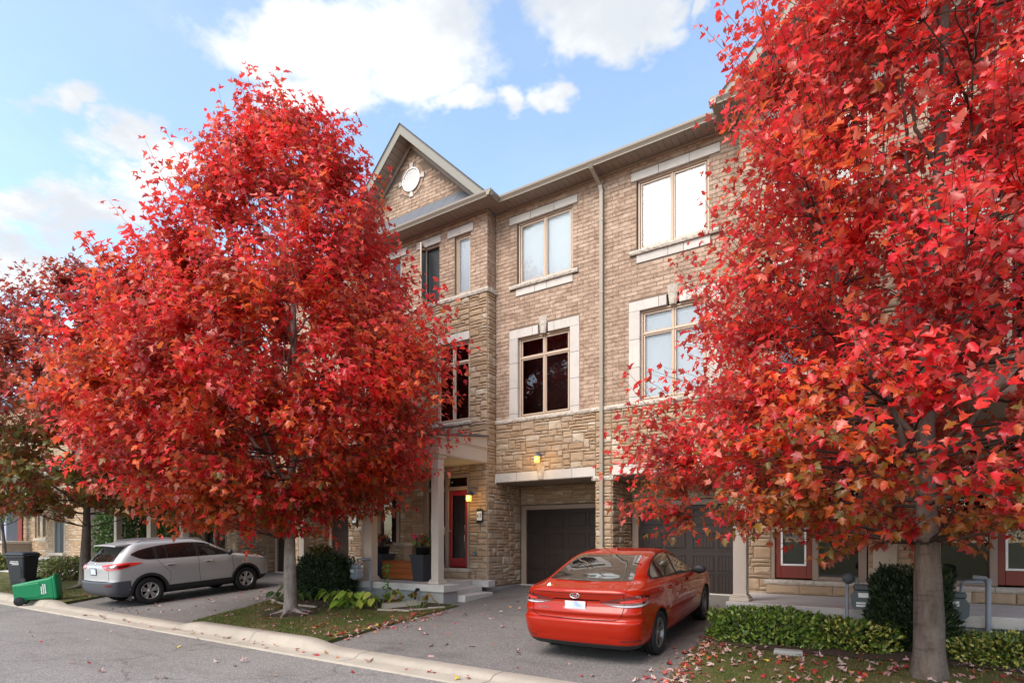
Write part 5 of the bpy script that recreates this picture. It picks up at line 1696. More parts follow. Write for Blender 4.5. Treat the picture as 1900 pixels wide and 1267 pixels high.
def build_sedan(loc, yaw, pitch):
    root = empty('sedan_car', loc, (pitch, 0, yaw), 'glossy orange red four door sedan parked with its tail to the street', 'car')
    #        z    yr    yf    w    ra   rb   fa   fb   bow
    B = CarBody([
        (.185, .30, 4.15, .70, .25, .20, .35, .30, .04),
        (.22, .14, 4.36, .80, .28, .22, .40, .40, .06),
        (.30, .060, 4.46, .865, .32, .24, .45, .45, .075),
        (.40, .030, 4.52, .888, .34, .25, .50, .50, .08),
        (.50, .008, 4.55, .897, .34, .25, .55, .55, .08),
        (.575, .000, 4.56, .900, .34, .25, .55, .55, .08),
        (.605, .010, 4.56, .901, .34, .25, .55, .55, .08),
        (.625, .040, 4.56, .901, .34, .25, .55, .55, .08),
        (.66, .046, 4.55, .901, .33, .25, .55, .55, .08),
        (.705, .030, 4.54, .900, .33, .25, .55, .55, .08),
        (.74, .042, 4.53, .898, .33, .25, .55, .55, .08),
        (.80, .074, 4.49, .896, .33, .26, .55, .55, .085),
        (.86, .082, 4.38, .893, .33, .27, .55, .55, .09),
        (.905, .070, 4.22, .886, .32, .28, .55, .55, .09),
        (.95, .055, 3.98, .872, .32, .30, .50, .50, .09),
        (.985, .048, 3.72, .852, .32, .33, .45, .45, .09),
        (1.005, .060, 3.54, .832, .33, .36, .42, .42, .09),
        (1.025, .135, 3.40, .812, .33, .38, .40, .36, .09),
        (1.05, .31, 3.27, .793, .33, .40, .36, .30, .09),
        (1.085, .47, 3.15, .773, .34, .40, .34, .26, .09),
        (1.16, .66, 2.99, .738, .34, .38, .32, .24, .09),
        (1.25, .90, 2.80, .695, .32, .36, .30, .22, .09),
        (1.33, 1.14, 2.61, .650, .30, .34, .28, .20, .09),
        (1.38, 1.34, 2.46, .605, .28, .32, .26, .20, .08),
        (1.41, 1.52, 2.32, .545, .28, .30, .26, .20, .07),
        (1.428, 1.68, 2.19, .445, .24, .22, .22, .18, .05),
        (1.436, 1.83, 2.06, .28, .16, .14, .14, .12, .03)], barrel=.035)
    rows = rows_between(.185, 1.436, 110, (1.0, 1.01, 1.02, 1.03, .59, .6, .61, .62, .63, .292))
    def mf(c):
        return 1 if (c.z < .292 and c.y < .42) or c.z < .205 else 0
    me = B.mesh('body', mats_list('red_paint', 'plastic'), rows, mf)
    WH = [(.985, .318), (3.685, .318)]
    me = cut_arches(me, 'body', WH, .362, .55, None)
    body = obj('body', me, root, world=False)
    for p in me.polygons: p.use_smooth = True
    md = body.modifiers.new('sharp', 'EDGE_SPLIT'); md.split_angle = rad(38)
    # wheel arch lips
    for (wy, wz) in WH:
        for sd_ in (-1, 1):
            lo, hi = [], []
            for k in range(15):
                a = rad(-8 + 196 * k / 14); lo.append((wy + .360 * math.cos(a), wz + .360 * math.sin(a))); hi.append((wy + .376 * math.cos(a), wz + .376 * math.sin(a)))
            lo = [(y, max(z, .19)) for y, z in lo]; hi = [(y, max(z, .19)) for y, z in hi]
            spart('arch_lip', 'red_paint', B.patch(lo, hi, 40, 1, .004, 'y', sd_), root)
    for (wy, wz) in WH:
        for sd_ in (-1, 1): add_wheel(root, sd_ * .785, wy, wz, .318, .205, sd_, .215, 'double', 'dark_alloy')
    # rear window with black ceramic edge
    spart('rear_window', 'auto_glass', B.patch([(-.655, 1.088), (0, 1.078), (.655, 1.088)], [(-.515, 1.375), (0, 1.388), (.515, 1.375)], 30, 12, .004), root)
    for sd_ in (-1, 1):
        # side glass: front door, rear door, quarter light
        def topline(y): return float(pchip([.98, 1.15, 1.45, 1.85, 2.3, 2.62, 2.85, 3.10, 3.16], [1.135, 1.225, 1.320, 1.365, 1.368, 1.312, 1.21, 1.03, .985], y))
        def botline(y): return 1.092 - .052 * (y - .98)
        def glass(name, ya, yb):
            ys = np.linspace(ya, yb, 9)
            return spart(name, 'auto_glass', B.patch([(y, botline(y)) for y in ys], [(y, topline(y)) for y in ys], 16, 6, .004, 'y', sd_), root)
        ys = np.linspace(.93, 3.19, 14)
        spart('window_surround', 'plastic', B.patch([(y, botline(y) - .018) for y in ys], [(y, max(topline(min(max(y, .98), 3.16)) + .016, botline(y))) for y in ys], 30, 5, .0022, 'y', sd_), root)
        glass('quarter_window', 1.0, 1.28); glass('rear_door_window', 1.32, 2.06); glass('front_door_window', 2.15, 3.12)
        # shut lines
        for pts in ([(2.11, .30), (2.09, .6), (2.105, 1.0)], [(1.33, .62), (1.30, .72), (1.20, .90), (1.12, 1.07)], [(1.35, .33), (1.36, .5), (1.33, .62)], [(3.22, .34), (3.25, .6), (3.19, .95)], [(1.38, .285), (2.2, .28), (3.25, .30)]):
            spart('shut_line', 'gap', B.strip(pts, .006, .0018, 'y', sd_), root)
        for hy in (1.42, 2.36):
            q = MB()
            P0 = B.at_y(hy, .905 - .02 * (hy - 1.4), sd_); n_ = 8
            pts = []
            for i in range(n_ + 1):
                yy = hy + .20 * i / n_; zz_ = .905 - .02 * (yy - 1.4)
                p = B.at_y(yy, zz_, sd_); pts.append((p.x + sd_ * (.012 + .016 * math.sin(PI * i / n_)), p.y, p.z))
            q.tube(pts, [.010] + [.015] * (n_ - 1) + [.010], 8); q.build('door_handle', [M['red_paint']], root, world=False)
            spart('handle_cup', 'gap', B.patch([(hy + .03, .875), (hy + .15, .873)], [(hy + .03, .93), (hy + .15, .928)], 6, 3, .002, 'y', sd_), root)
        # crease along the flank
        spart('flank_crease', 'red_paint', B.strip([(.9, .79), (2.0, .765), (3.4, .745)], .012, .0035, 'y', sd_), root)
        # mirror
        q = MB(); bm = bmesh.new(); bmesh.ops.create_uvsphere(bm, u_segments=16, v_segments=10, radius=1)
        for v in bm.verts:
            v.co = Vector((sd_ * .955 + v.co.x * .115, 2.98 + v.co.y * .085 * (1.0 if v.co.y > 0 else .5), 1.005 + v.co.z * .072))
        q.add([v.co.copy() for v in bm.verts], [[v.index for v in f.verts] for f in bm.faces], 0, True); bm.free()
        mo = q.build('wing_mirror', [M['red_paint'] if sd_ < 0 else M['plastic']], root, world=False)
        q = MB(); q.tube([(sd_ * .80, 3.0, .97), (sd_ * .90, 2.99, .985)], .022, 8); q.build('mirror_arm', [M['plastic']], mo, world=False)
        # tail lamp in three pieces wrapping the corner
        lo = [(.345, .852), (.46, .815), (.62, .792), (.80, .787), (1.00, .797), (1.17, .825)]
        hi = [(.345, .862), (.46, .884), (.62, .917), (.80, .941), (1.00, .946), (1.17, .905)]
        tl = spart('tail_lamp', 'tail_red', B.patch(lo, hi, 36, 8, .006, 's', sd_), root)
        spart('lamp_strip', 'tail_clear', B.patch([(.50, .812), (.62, .800), (.80, .796), (.98, .806), (1.10, .826)], [(.50, .815), (.62, .815), (.80, .816), (.98, .825), (1.10, .836)], 24, 2, .0095, 's', sd_), tl)
        spart('lamp_light', 'tail_bright', B.patch([(.62, .852), (.80, .852), (1.00, .860), (1.10, .868)], [(.62, .880), (.80, .900), (1.00, .906), (1.10, .892)], 24, 3, .0095, 's', sd_), tl)
        spart('shut_line', 'gap', B.strip([(.675, .965), (.68, .87), (.675, .78), (.66, .70), (.62, .645), (.54, .624)], .006, .008, 's', sd_), root)
        spart('bumper_crease', 'red_paint', B.strip([(.45, .412), (.70, .402), (.95, .418), (1.15, .445)], .016, .006, 's', sd_), root)
        spart('reflector', 'tail_red', B.patch([(.62, .345), (.92, .352)], [(.62, .362), (.92, .368)], 10, 1, .006, 's', sd_), root)
        spart('shut_line', 'gap', B.strip([(.675, .965), (.69, 1.0), (.70, 1.03), (.68, 1.075)], .005, .0025, 's', sd_), root)
    spart('shut_line', 'gap', B.strip([(-.55, .624), (0, .616), (.55, .624)], .008, .0025), root)
    # lip spoiler and plate recess
    spart('boot_lip', 'red_paint', B.patch([(-.70, .978), (0, .976), (.70, .978)], [(-.70, 1.006), (0, 1.008), (.70, 1.006)], 24, 3, .016), root)
    spart('plate_recess', 'gap', B.patch([(-.36, .868), (0, .868), (.36, .868)], [(-.34, .884), (0, .886), (.34, .884)], 16, 2, .003), root)
    p0 = B.at_s(0, .79)
    q = MB(); q.bev(-.153, .153, p0.y - .020, p0.y - .008, .706, .858, .004); pl = q.build('number_plate', [M['plate']], root, world=False)
    for bx in (-.11, .11):
        q = MB(); q.lathe([(0, -.003), (.006, -.003), (.006, .002)], (bx, p0.y - .020, .846), 8, axis='y'); q.build('plate_bolt', [M['chrome']], pl, world=False)
    # oval badge with slanted H
    EMZ = .935
    p1 = B.at_s(0, .94)
    q = MB(); n = 36
    ring = []
    V = []
    for k in range(n):
        a = 2 * PI * k / n
        for rr_, dd in ((1.0, -.006), (.97, -.016), (.84, -.016), (.81, -.006)):
            V.append((.074 * rr_ * math.cos(a), p1.y + dd, EMZ + .039 * rr_ * math.sin(a)))
    q.add(V, [(k * 4 + e, ((k + 1) % n) * 4 + e, ((k + 1) % n) * 4 + e + 1, k * 4 + e + 1) for k in range(n) for e in range(3)], 0, True)
    bd = q.build('badge', [M['chrome']], root, world=False)
    q = MB()
    for xs_ in (-.030, .030): q.add([(xs_ - .014, p1.y - .013, EMZ - .027), (xs_ - .002, p1.y - .013, EMZ - .027), (xs_ + .016, p1.y - .013, EMZ + .027), (xs_ + .004, p1.y - .013, EMZ + .027)], [(0, 1, 2, 3)])
    q.add([(-.030, p1.y - .014, EMZ - .009), (.026, p1.y - .014, EMZ - .003), (.032, p1.y - .014, EMZ + .009), (-.024, p1.y - .014, EMZ + .003)], [(0, 1, 2, 3)])
    q.build('badge_letter', [M['chrome']], bd, world=False)
    tc = bpy.data.curves.new('lettering', 'FONT'); tc.body = 'ELANTRA'; tc.size = .042; tc.extrude = .0015; tc.space_character = 1.18; tc.align_x = 'CENTER'
    tc.materials.append(M['chrome']); to = bpy.data.objects.new('tmp_font', tc); COL.objects.link(to); dg = bpy.context.evaluated_depsgraph_get(); dg.update(); lme = bpy.data.meshes.new_from_object(to.evaluated_get(dg)); lme.name = 'lettering'; bpy.data.objects.remove(to); to = bpy.data.objects.new('lettering', lme)
    pp = B.at_s(-.50, .745); nn = B.normal(-.50, .745)
    to.location = (pp.x, pp.y - .006, .735); to.rotation_euler = (rad(90), 0, -.16)
    link(to, root, world=False)
    # shark fin
    q = MB(); V = [(-.022, 1.62, 1.415), (.022, 1.62, 1.415), (.020, 1.78, 1.43), (-.020, 1.78, 1.43), (-.006, 1.63, 1.472), (.006, 1.63, 1.472)]
    q.add(V, [(0, 1, 5, 4), (1, 2, 5), (3, 0, 4), (2, 3, 4, 5)]); q.build('antenna', [M['red_paint']], root, world=False)
    q = MB(); q.bev(-.05, .05, 1.36, 1.40, 1.352, 1.366, .004); q.build('brake_light', [M['tail_red']], root, world=False)
    # under tray and exhaust
    q = MB(); q.box(-.52, .52, .3, 4.1, .17, .30); q.build('underbody', [M['gap']], root, world=False)
    q = MB(); q.tube([(-.52, .16, .25), (-.52, .42, .26)], .032, 12); q.build('exhaust', [M['dark_alloy']], root, world=False)
    return root

def build_suv(loc, yaw, pitch):
    root = empty('suv_car', loc, (pitch, 0, yaw), 'silver compact SUV with grey bumpers and roof rails, nosed up to a garage', 'car')
    B = CarBody([
        (.25, .32, 4.18, .76, .25, .20, .35, .30, .04),
        (.30, .13, 4.36, .85, .28, .22, .40, .40, .06),
        (.40, .035, 4.48, .905, .32, .22, .48, .48, .07),
        (.52, .006, 4.53, .920, .34, .22, .52, .52, .07),
        (.62, .000, 4.55, .923, .34, .22, .55, .55, .07),
        (.66, .012, 4.55, .923, .34, .22, .55, .55, .07),
        (.675, .050, 4.55, .923, .33, .22, .55, .55, .07),
        (.78, .060, 4.53, .924, .33, .23, .55, .55, .07),
        (.88, .062, 4.48, .922, .33, .24, .55, .55, .075),
        (.96, .060, 4.38, .917, .32, .25, .55, .55, .08),
        (1.01, .066, 4.24, .908, .32, .26, .52, .52, .08),
        (1.05, .085, 4.02, .897, .31, .27, .48, .48, .08),
        (1.09, .125, 3.72, .882, .31, .28, .44, .44, .08),
        (1.12, .16, 3.52, .868, .31, .28, .40, .36, .08),
        (1.16, .20, 3.38, .853, .31, .28, .36, .30, .08),
        (1.25, .28, 3.20, .825, .30, .28, .34, .26, .08),
        (1.36, .38, 2.98, .786, .29, .28, .32, .24, .08),
        (1.47, .48, 2.74, .742, .27, .28, .30, .22, .08),
        (1.55, .56, 2.54, .700, .26, .28, .28, .20, .08),
        (1.60, .64, 2.36, .645, .26, .28, .26, .20, .07),
        (1.628, .78, 2.20, .565, .26, .26, .26, .20, .06),
        (1.645, 1.0, 2.02, .43, .22, .20, .22, .18, .05),
        (1.652, 1.25, 1.80, .25, .14, .12, .12, .10, .03)], barrel=.035)
    rows = rows_between(.25, 1.652, 100, (.66, .667, .675, .68))
    def mf(c):
        if c.z < .665 and (c.y < .62 and (abs(c.x) < .7 or c.y < .5)): return 1
        if c.z < .44: return 2
        return 0
    me = B.mesh('body', mats_list('silver_paint', 'grey_plastic', 'plastic'), rows, mf)
    WH = [(.955, .352), (3.615, .352)]
    me = cut_arches(me, 'body', WH, .405, .56, None)
    body = obj('body', me, root, world=False)
    for p in me.polygons: p.use_smooth = True
    md = body.modifiers.new('sharp', 'EDGE_SPLIT'); md.split_angle = rad(38)
    for (wy, wz) in WH:
        for sd_ in (-1, 1):
            lo, hi = [], []
            for k in range(17):
                a = rad(-22 + 224 * k / 16); lo.append((wy + .400 * math.cos(a), max(.255, wz + .400 * math.sin(a)))); hi.append((wy + .468 * math.cos(a), max(.26, wz + .468 * math.sin(a))))
            spart('arch_flare', 'plastic', B.patch(lo, hi, 44, 3, .012, 'y', sd_), root)
            add_wheel(root, sd_ * .80, wy, wz, .352, .225, sd_, .215, 'vee', 'alloy')
    spart('rear_window', 'auto_glass', B.patch([(-.66, 1.155), (0, 1.135), (.66, 1.155)], [(-.56, 1.50), (0, 1.53), (.56, 1.50)], 26, 10, .005), root)
    for sd_ in (-1, 1):
        topz = lambda y: float(pchip([.62, .82, 1.15, 1.6, 2.0, 2.35, 2.65, 2.95, 3.22, 3.36], [1.315, 1.40, 1.462, 1.508, 1.518, 1.500, 1.44, 1.335, 1.215, 1.145], y))
        botz = lambda y: 1.170 - .012 * (y - .9) if y > .86 else 1.170 + (.86 - y) * .52
        def glass(name, ya, yb, m_='auto_glass', off=.004):
            ys = np.linspace(ya, yb, 9)
            return spart(name, m_, B.patch([(y, botz(y)) for y in ys], [(y, max(topz(y), botz(y) + .004)) for y in ys], 16, 6, off, 'y', sd_), root)
        ys = np.linspace(.60, 3.40, 16)
        spart('window_surround', 'plastic', B.patch([(y, botz(y) - .018) for y in ys], [(y, max(topz(min(max(y, .62), 3.36)) + .014, botz(y))) for y in ys], 34, 5, .0022, 'y', sd_), root)
        glass('quarter_window', .66, 1.13); glass('rear_vent_window', 1.22, 1.42); glass('rear_door_window', 1.46, 2.19); glass('front_door_window', 2.30, 3.18)
        for pts in ([(2.245, .46), (2.23, .8), (2.245, 1.14)], [(1.46, .80), (1.38, .88), (1.27, 1.0), (1.19, 1.14)], [(3.16, .46), (3.22, .75), (3.20, 1.02), (3.30, 1.1)], [(1.42, .47), (1.47, .6), (1.47, .80)]):
            spart('shut_line', 'gap', B.strip(pts, .008, .002, 'y', sd_), root)
        spart('sill_trim', 'plastic', B.patch([(1.35, .30), (3.2, .30)], [(1.36, .45), (3.2, .45)], 20, 4, .012, 'y', sd_), root)
        for hy, hz in ((1.38, .985), (2.40, .985)):
            q = MB(); pts = []
            for i in range(9):
                p = B.at_y(hy + .23 * i / 8, hz, sd_); pts.append((p.x + sd_ * (.010 + .020 * math.sin(PI * i / 8)), p.y, p.z))
            q.tube(pts, [.012] + [.017] * 7 + [.012], 8); q.build('door_handle', [M['chrome']], root, world=False)
            spart('handle_cup', 'gap', B.patch([(hy + .04, hz - .035), (hy + .17, hz - .035)], [(hy + .04, hz - .004), (hy + .17, hz - .004)], 5, 2, .002, 'y', sd_), root)
        lo = [(.40, 1.035), (.55, .975), (.75, .945), (.95, .960), (1.15, 1.005), (1.42, 1.080)]
        hi = [(.40, 1.062), (.55, 1.070), (.75, 1.098), (.95, 1.112), (1.15, 1.112), (1.42, 1.092)]
        tl = spart('tail_lamp', 'tail_bright', B.patch(lo, hi, 34, 8, .010, 's', sd_), root)
        spart('lamp_core', 'tail_red', B.patch([(.62, .985), (.80, .978), (1.0, .995), (1.15, 1.025)], [(.62, 1.03), (.80, 1.05), (1.0, 1.06), (1.15, 1.075)], 20, 3, .0135, 's', sd_), tl)
        spart('shut_line', 'gap', B.strip([(.70, .67), (.715, .80), (.70, .94)], .008, .003, 's', sd_), root)
        spart('reflector', 'tail_red', B.patch([(.62, .545), (.86, .560)], [(.62, .595), (.86, .605)], 10, 2, .006, 's', sd_), root)
        q = MB(); bm = bmesh.new(); bmesh.ops.create_uvsphere(bm, u_segments=16, v_segments=10, radius=1)
        for v in bm.verts: v.co = Vector((sd_ * 1.0 + v.co.x * .11, 3.08 + v.co.y * .075, 1.19 + v.co.z * .085))
        q.add([v.co.copy() for v in bm.verts], [[v.index for v in f.verts] for f in bm.faces], 0, True); bm.free()
        mo = q.build('wing_mirror', [M['plastic']], root, world=False)
        q = MB(); q.tube([(sd_ * .83, 3.12, 1.14), (sd_ * .94, 3.09, 1.16)], .024, 8); q.build('mirror_arm', [M['plastic']], mo, world=False)
        # roof rail
        q = MB(); pts = []
        for i in range(15):
            t = i / 14; y = .78 + 1.75 * t
            xx = sd_ * (.60 - .02 * t)
            zb_ = 1.615 if .1 < t < .9 else 1.595
            z_ = 1.60 + .075 * math.sin(PI * min(max(t, 0), 1)) ** .35 - .035 * t ** 2 + .0
            pts.append((xx, y, z_ - (.02 if i in (0, 14) else 0)))
        q.tube(pts, .017, 8); q.build('roof_rail', [M['alloy']], root, world=False)
        hl = spart('headlight', 'tail_clear', B.patch([(4.05, .93), (4.30, .90), (4.44, .88)], [(3.95, .995), (4.2, .985), (4.36, .96)], 14, 4, .008, 'y', sd_), root)
        spart('indicator', 'tail_bright', B.patch([(3.92, 1.0), (4.1, .97)], [(3.90, 1.02), (4.1, 1.0)], 8, 2, .009, 'y', sd_), hl)
    # roof spoiler
    q = MB(); n = 14
    V = []
    for i in range(n + 1):
        t = -1 + 2 * i / n; x = .62 * t; bow = .05 * t * t
        V += [(x, .27 + bow, 1.545 - .025 * t * t), (x, .29 + bow, 1.575 - .03 * t * t), (x, .62 + bow, 1.618 - .045 * t * t), (x, .80 + bow, 1.622 - .05 * t * t), (x, .66 + bow, 1.56 - .04 * t * t)]
    q.add(V, [(i * 5 + e, (i + 1) * 5 + e, (i + 1) * 5 + (e + 1) % 5, i * 5 + (e + 1) % 5) for i in range(n) for e in range(5)] + [(0, 1, 2, 3, 4), tuple(n * 5 + e for e in (4, 3, 2, 1, 0))], 0, False)
    q.build('roof_spoiler', [M['silver_paint']], root, world=False)
    spart('shut_line', 'gap', B.strip([(-.70, .672), (0, .668), (.70, .672)], .010, .004), root)
    spart('tailgate_trim', 'chrome', B.patch([(-.42, 1.015), (0, 1.012), (.42, 1.015)], [(-.42, 1.055), (0, 1.058), (.42, 1.055)], 16, 2, .008), root)
    p0 = B.at_s(0, .9)
    q = MB(); q.bev(-.153, .153, p0.y - .016, p0.y - .004, .835, .985, .004); pl = q.build('number_plate', [M['plate']], root, world=False)
    q = MB()
    for bx in ((-.163, -.153, .825, .995), (.153, .163, .825, .995), (-.153, .153, .825, .835), (-.153, .153, .985, .995)): q.bev(bx[0], bx[1], p0.y - .02, p0.y - .002, bx[2], bx[3], .002)
    q.build('plate_frame', [M['plastic']], pl, world=False)
    q = MB(); q.lathe([(.0, -.012), (.04, -.012), (.045, 0), (.038, .0)], (0, B.at_s(0, 1.085).y - .002, 1.085), 24, axis='y'); q.build('badge', [M['chrome']], root, world=False)
    q = MB(); q.tube([(-.25, .26, 1.17), (.0, .27, 1.155), (.28, .30, 1.17)], .008, 6); q.build('wiper', [M['plastic']], root, world=False)
    q = MB(); q.box(-.56, .56, .34, 4.1, .22, .36); q.build('underbody', [M['gap']], root, world=False)
    q = MB()
    for sd_ in (-1, 1): q.bev(sd_ * .70, sd_ * .90, .50, .51, .16, .40, .003)
    q.build('mud_flap', [M['plastic']], root, world=False)
    return root

slope = math.atan(.062)
SEDAN = build_sedan((-3.52, 6.98, drive_z(6.98) + .004), rad(1.5), slope)
SUV = build_suv((-16.78, 6.36, drive_z(6.36) + .006), rad(0), slope)
# ================================================================ SMALL THINGS
def font(name, text, size, loc, rot, m, parent, extrude=.002, align='CENTER', scale=(1, 1, 1), spacing=1.0):
    tc = bpy.data.curves.new(name, 'FONT'); tc.body = text; tc.size = size; tc.extrude = extrude
    tc.align_x = align; tc.align_y = 'CENTER'; tc.space_character = spacing
    to = bpy.data.objects.new('tmp_font', tc); COL.objects.link(to)
    dg = bpy.context.evaluated_depsgraph_get(); dg.update()
    me = bpy.data.meshes.new_from_object(to.evaluated_get(dg)); me.name = name
    bpy.data.objects.remove(to)
    me.materials.clear(); me.materials.append(m)
    return me, Matrix.LocRotScale(Vector(loc), Euler(rot), Vector(scale))

# ---- wall lamps: two lit lanterns and one plain unlit one
def lantern(x, z, Y, label, lit=True):
    root = empty('wall_lamp', (x, Y, z), label=label, cat='lamp', group='outdoor wall lamps')
    q = MB(); q.lathe([(.0, -.012), (.055, -.012), (.055, .0), (.0, .0)], (0, -.01, .10), 20, axis='y'); q.build('back_plate', [M['lamp_metal']], root, world=False)
    q = MB(); q.tube([(0, -.02, .10), (0, -.07, .155), (0, -.13, .16), (0, -.14, .13)], .012, 8); q.build('arm', [M['lamp_metal']], root, world=False)
    cy = -.14
    q = MB(); q.lathe([(.0, .135), (.018, .13), (.03, .112), (.05, .10), (.082, .06), (.086, .045), (.078, .045), (.0, .05)], (0, cy, 0), 20); q.build('cap', [M['lamp_metal']], root, world=False)
    q = MB(); q.lathe([(.072, .046), (.074, -.02), (.066, -.105), (.0, -.11)], (0, cy, 0), 20); q.build('lamp_glass', [M['amber'] if lit else M['white_paint']], root, world=False)
    for k in range(8):
        a = k * PI / 4
        q = MB(); q.tube([(.077 * math.cos(a), cy + .077 * math.sin(a), .048), (.079 * math.cos(a), cy + .079 * math.sin(a), -.02), (.070 * math.cos(a), cy + .070 * math.sin(a), -.108)], .0035, 5); q.build('bar', [M['lamp_metal']], root, world=False)
    q = MB(); q.lathe([(.078, -.035), (.081, -.035), (.081, -.028), (.078, -.028)], (0, cy, 0), 20, closed=True); q.build('hoop', [M['lamp_metal']], root, world=False)
    if lit:
        q = MB(); q.lathe([(.0, .03), (.018, .02), (.026, -.01), (.02, -.04), (.0, -.05)], (0, cy, 0), 12); q.build('bulb', [M['bulb']], root, world=False)
        ld = bpy.data.lights.new('lamp_light', 'POINT'); ld.energy = 5; ld.color = (1, .62, .22); ld.shadow_soft_size = .06
        lo = bpy.data.objects.new('lamp_light', ld); lo.location = (0, cy - .11, -.05); link(lo, root, world=False)
lantern(-9.12, 2.90, YB - .05, 'lit lantern beside the crimson front door above the number plaque')
lantern(-7.25, 3.82, YM - .06, 'lit lantern over the garage, set above the pale keystone')
# plain sconce by the rust red door
root = empty('wall_lamp', (-2.02, YB - .04, 2.30), label='unlit white bowl lamp on stone between column and rust red door', cat='lamp', group='outdoor wall lamps')
q = MB(); q.lathe([(0, -.03), (.07, -.03), (.075, 0), (0, 0)], (0, -.0, .05), 18, axis='y'); q.build('back_plate', [M['lamp_metal']], root, world=False)
q = MB(); q.lathe([(.0, -.11), (.05, -.10), (.085, -.04), (.095, .0), (.088, .0), (.0, -.02)], (0, -.11, 0), 20); q.build('bowl', [M['white_paint']], root, world=False)

# ---- number plaques
def plaque(x, z, Y, text, label):
    root = empty('house_number_sign', (x, Y, z), label=label, cat='sign')
    w_, h_, c = .10, .185, .035
    poly = [(-w_, -h_ + c), (-w_ + c, -h_), (w_ - c, -h_), (w_, -h_ + c), (w_, h_ - c), (w_ - c, h_), (-w_ + c, h_), (-w_, h_ - c)]
    q = MB(); q.prism(poly, 'y', -.03, 0.0); q.build('back_board', [M['black']], root, world=False)
    q = MB(); q.bev(-.085, .085, -.036, -.0305, -.115, .115, .004); q.build('number_panel', [M['print']], root, world=False)
    me, mt = font('number', text, .165, (0, -.037, .0), (rad(90), 0, 0), M['black'], root, scale=(.56, 1.12, 1))
    obj('number', me, root, world=False, mtx=mt)
plaque(-8.87, 2.41, YB - .04, '419', 'black plaque with white number 419 beside the crimson front door')
plaque(-13.62, 2.42, YB - .04, '417', 'black number plaque on the stone pier left of the porch, half behind maple leaves')

# small outlet box on the stone
q = MB(); q.bev(-.055, .055, -.06, 0, -.05, .05, .01); oo = q.build('outlet_box', [M['meter']], None)
oo.location = (-9.03, YB - .02, 1.42); tag(oo, 'small grey outlet box low on the stone beside the crimson door', 'outlet box')
q = MB(); q.bev(-.03, .03, -.075, -.061, -.03, .01, .004); q.build('outlet_cover', [M['pipe']], oo, world=False)

# ---- planters and box on the porch
def plant_leaves(root, name, cen, n, spread, size, cols, seed, tmpl=None, up=.7, m='green', flat=.5, hollow=0.0, shape=None):
    g = np.random.default_rng(seed)
    P = g.normal(0, 1, (n, 3)); P /= np.linalg.norm(P, axis=1, keepdims=True)
    rr_ = (hollow + (1 - hollow) * g.random((n, 1)) ** .55)
    out = P.copy()
    B = np.array(cen) + P * rr_ * np.array(spread)
    if shape is not None:
        B = shape(g, n); out = B - np.array(cen); out /= np.maximum(np.linalg.norm(out, axis=1, keepdims=True), 1e-6)
    d = out * .8 + np.array([0, 0, up]) + g.normal(0, .45, (n, 3)); d /= np.linalg.norm(d, axis=1, keepdims=True)
    nn = out * (1 - flat) + np.array([0, 0, flat]) + g.normal(0, .35, (n, 3))
    c = np.array(cols)[g.integers(0, len(cols), n)] * g.uniform(.75, 1.2, (n, 1))
    tm = tmpl or LEAFT_S
    V, F, C = scatter_leaves(B, frames(d, nn), g.uniform(size[0], size[1], n), tm, g.integers(0, len(tm), n), c)
    o = obj(name, np_mesh(name, V, F, mats=[M[m]], col=C), root); o['kind'] = 'stuff'
    return o

def planter(x, y, z, wt, wb, h, label, cols, flower, seed):
    root = empty('planter', (x, y, z), label=label, cat='planter', group='tall slate planters on the porch')
    q = MB()
    V = []
    for (ww, zz_) in ((wb, 0), (wt * .97, h * .93), (wt * 1.06, h * .935), (wt * 1.06, h), (wt * .93, h), (wt * .9, h - .06)):
        V += [(-ww / 2, -ww / 2, zz_), (ww / 2, -ww / 2, zz_), (ww / 2, ww / 2, zz_), (-ww / 2, ww / 2, zz_)]
    q.add(V, [(i * 4 + k, i * 4 + (k + 1) % 4, i * 4 + 4 + (k + 1) % 4, i * 4 + 4 + k) for i in range(5) for k in range(4)] + [(3, 2, 1, 0), (20, 21, 22, 23)])
    q.build('tub', [M['planter']], root, world=False)
    q = MB(); q.lathe([(.0, h - .05), (wt * .36, h - .05), (wt * .40, h + .17), (wt * .44, h + .17), (wt * .44, h + .20), (wt * .37, h + .20), (.0, h + .165)], (0, 0, 0), 24); q.build('pot', [M['black']], root, world=False)
    w0 = (x, y, z + h + .30)
    plant_leaves(root, 'foliage', w0, 130, (.24, .22, .18), (.07, .13), cols, seed)
    for k in range(9):
        a = k * .7 + seed; q = MB()
        q.tube([(0, 0, h + .17), (.06 * math.cos(a), .06 * math.sin(a), h + .38), (.19 * math.cos(a), .19 * math.sin(a), h + .52 + .1 * math.sin(k * 2.2))], [.006, .004, .002], 5); q.build('stem', [M['twig']], root, world=False)
    if flower:
        for k in range(7):
            a = k * .9; r_ = .05 + .13 * (k % 3) / 2
            q = MB(); V, F = leaf_template(.2, .1, True)
            cx, cy, cz = r_ * math.cos(a), r_ * math.sin(a) - .06, h + .42 + .05 * math.sin(k * 1.7)
            for p in range(6):
                an = p * PI / 3; R_ = Matrix.Rotation(an, 3, 'Y')
                q.add([tuple(R_ @ Vector((v[0] * .10, -.012 - .02 * v[1], v[1] * .075)) + Vector((cx, cy, cz))) for v in V], [tuple(f) for f in F])
            q.build('flower', [flower], root, world=False)
M['pink_petal'] = simple('crimson_petal', (.50, .02, .08), .5, .3, var=.2)
M['orange_petal'] = simple('orange_petal', (.45, .09, .03), .5, .3, var=.2)
GREENS = [(.07, .13, .02), (.10, .17, .03), (.16, .24, .04), (.05, .09, .02)]
planter(-9.72, 10.82, .75, .44, .32, .66, 'slate planter by the porch column with crimson and lime foliage', GREENS + [(.26, .34, .05), (.35, .03, .06)], M['pink_petal'], 4)
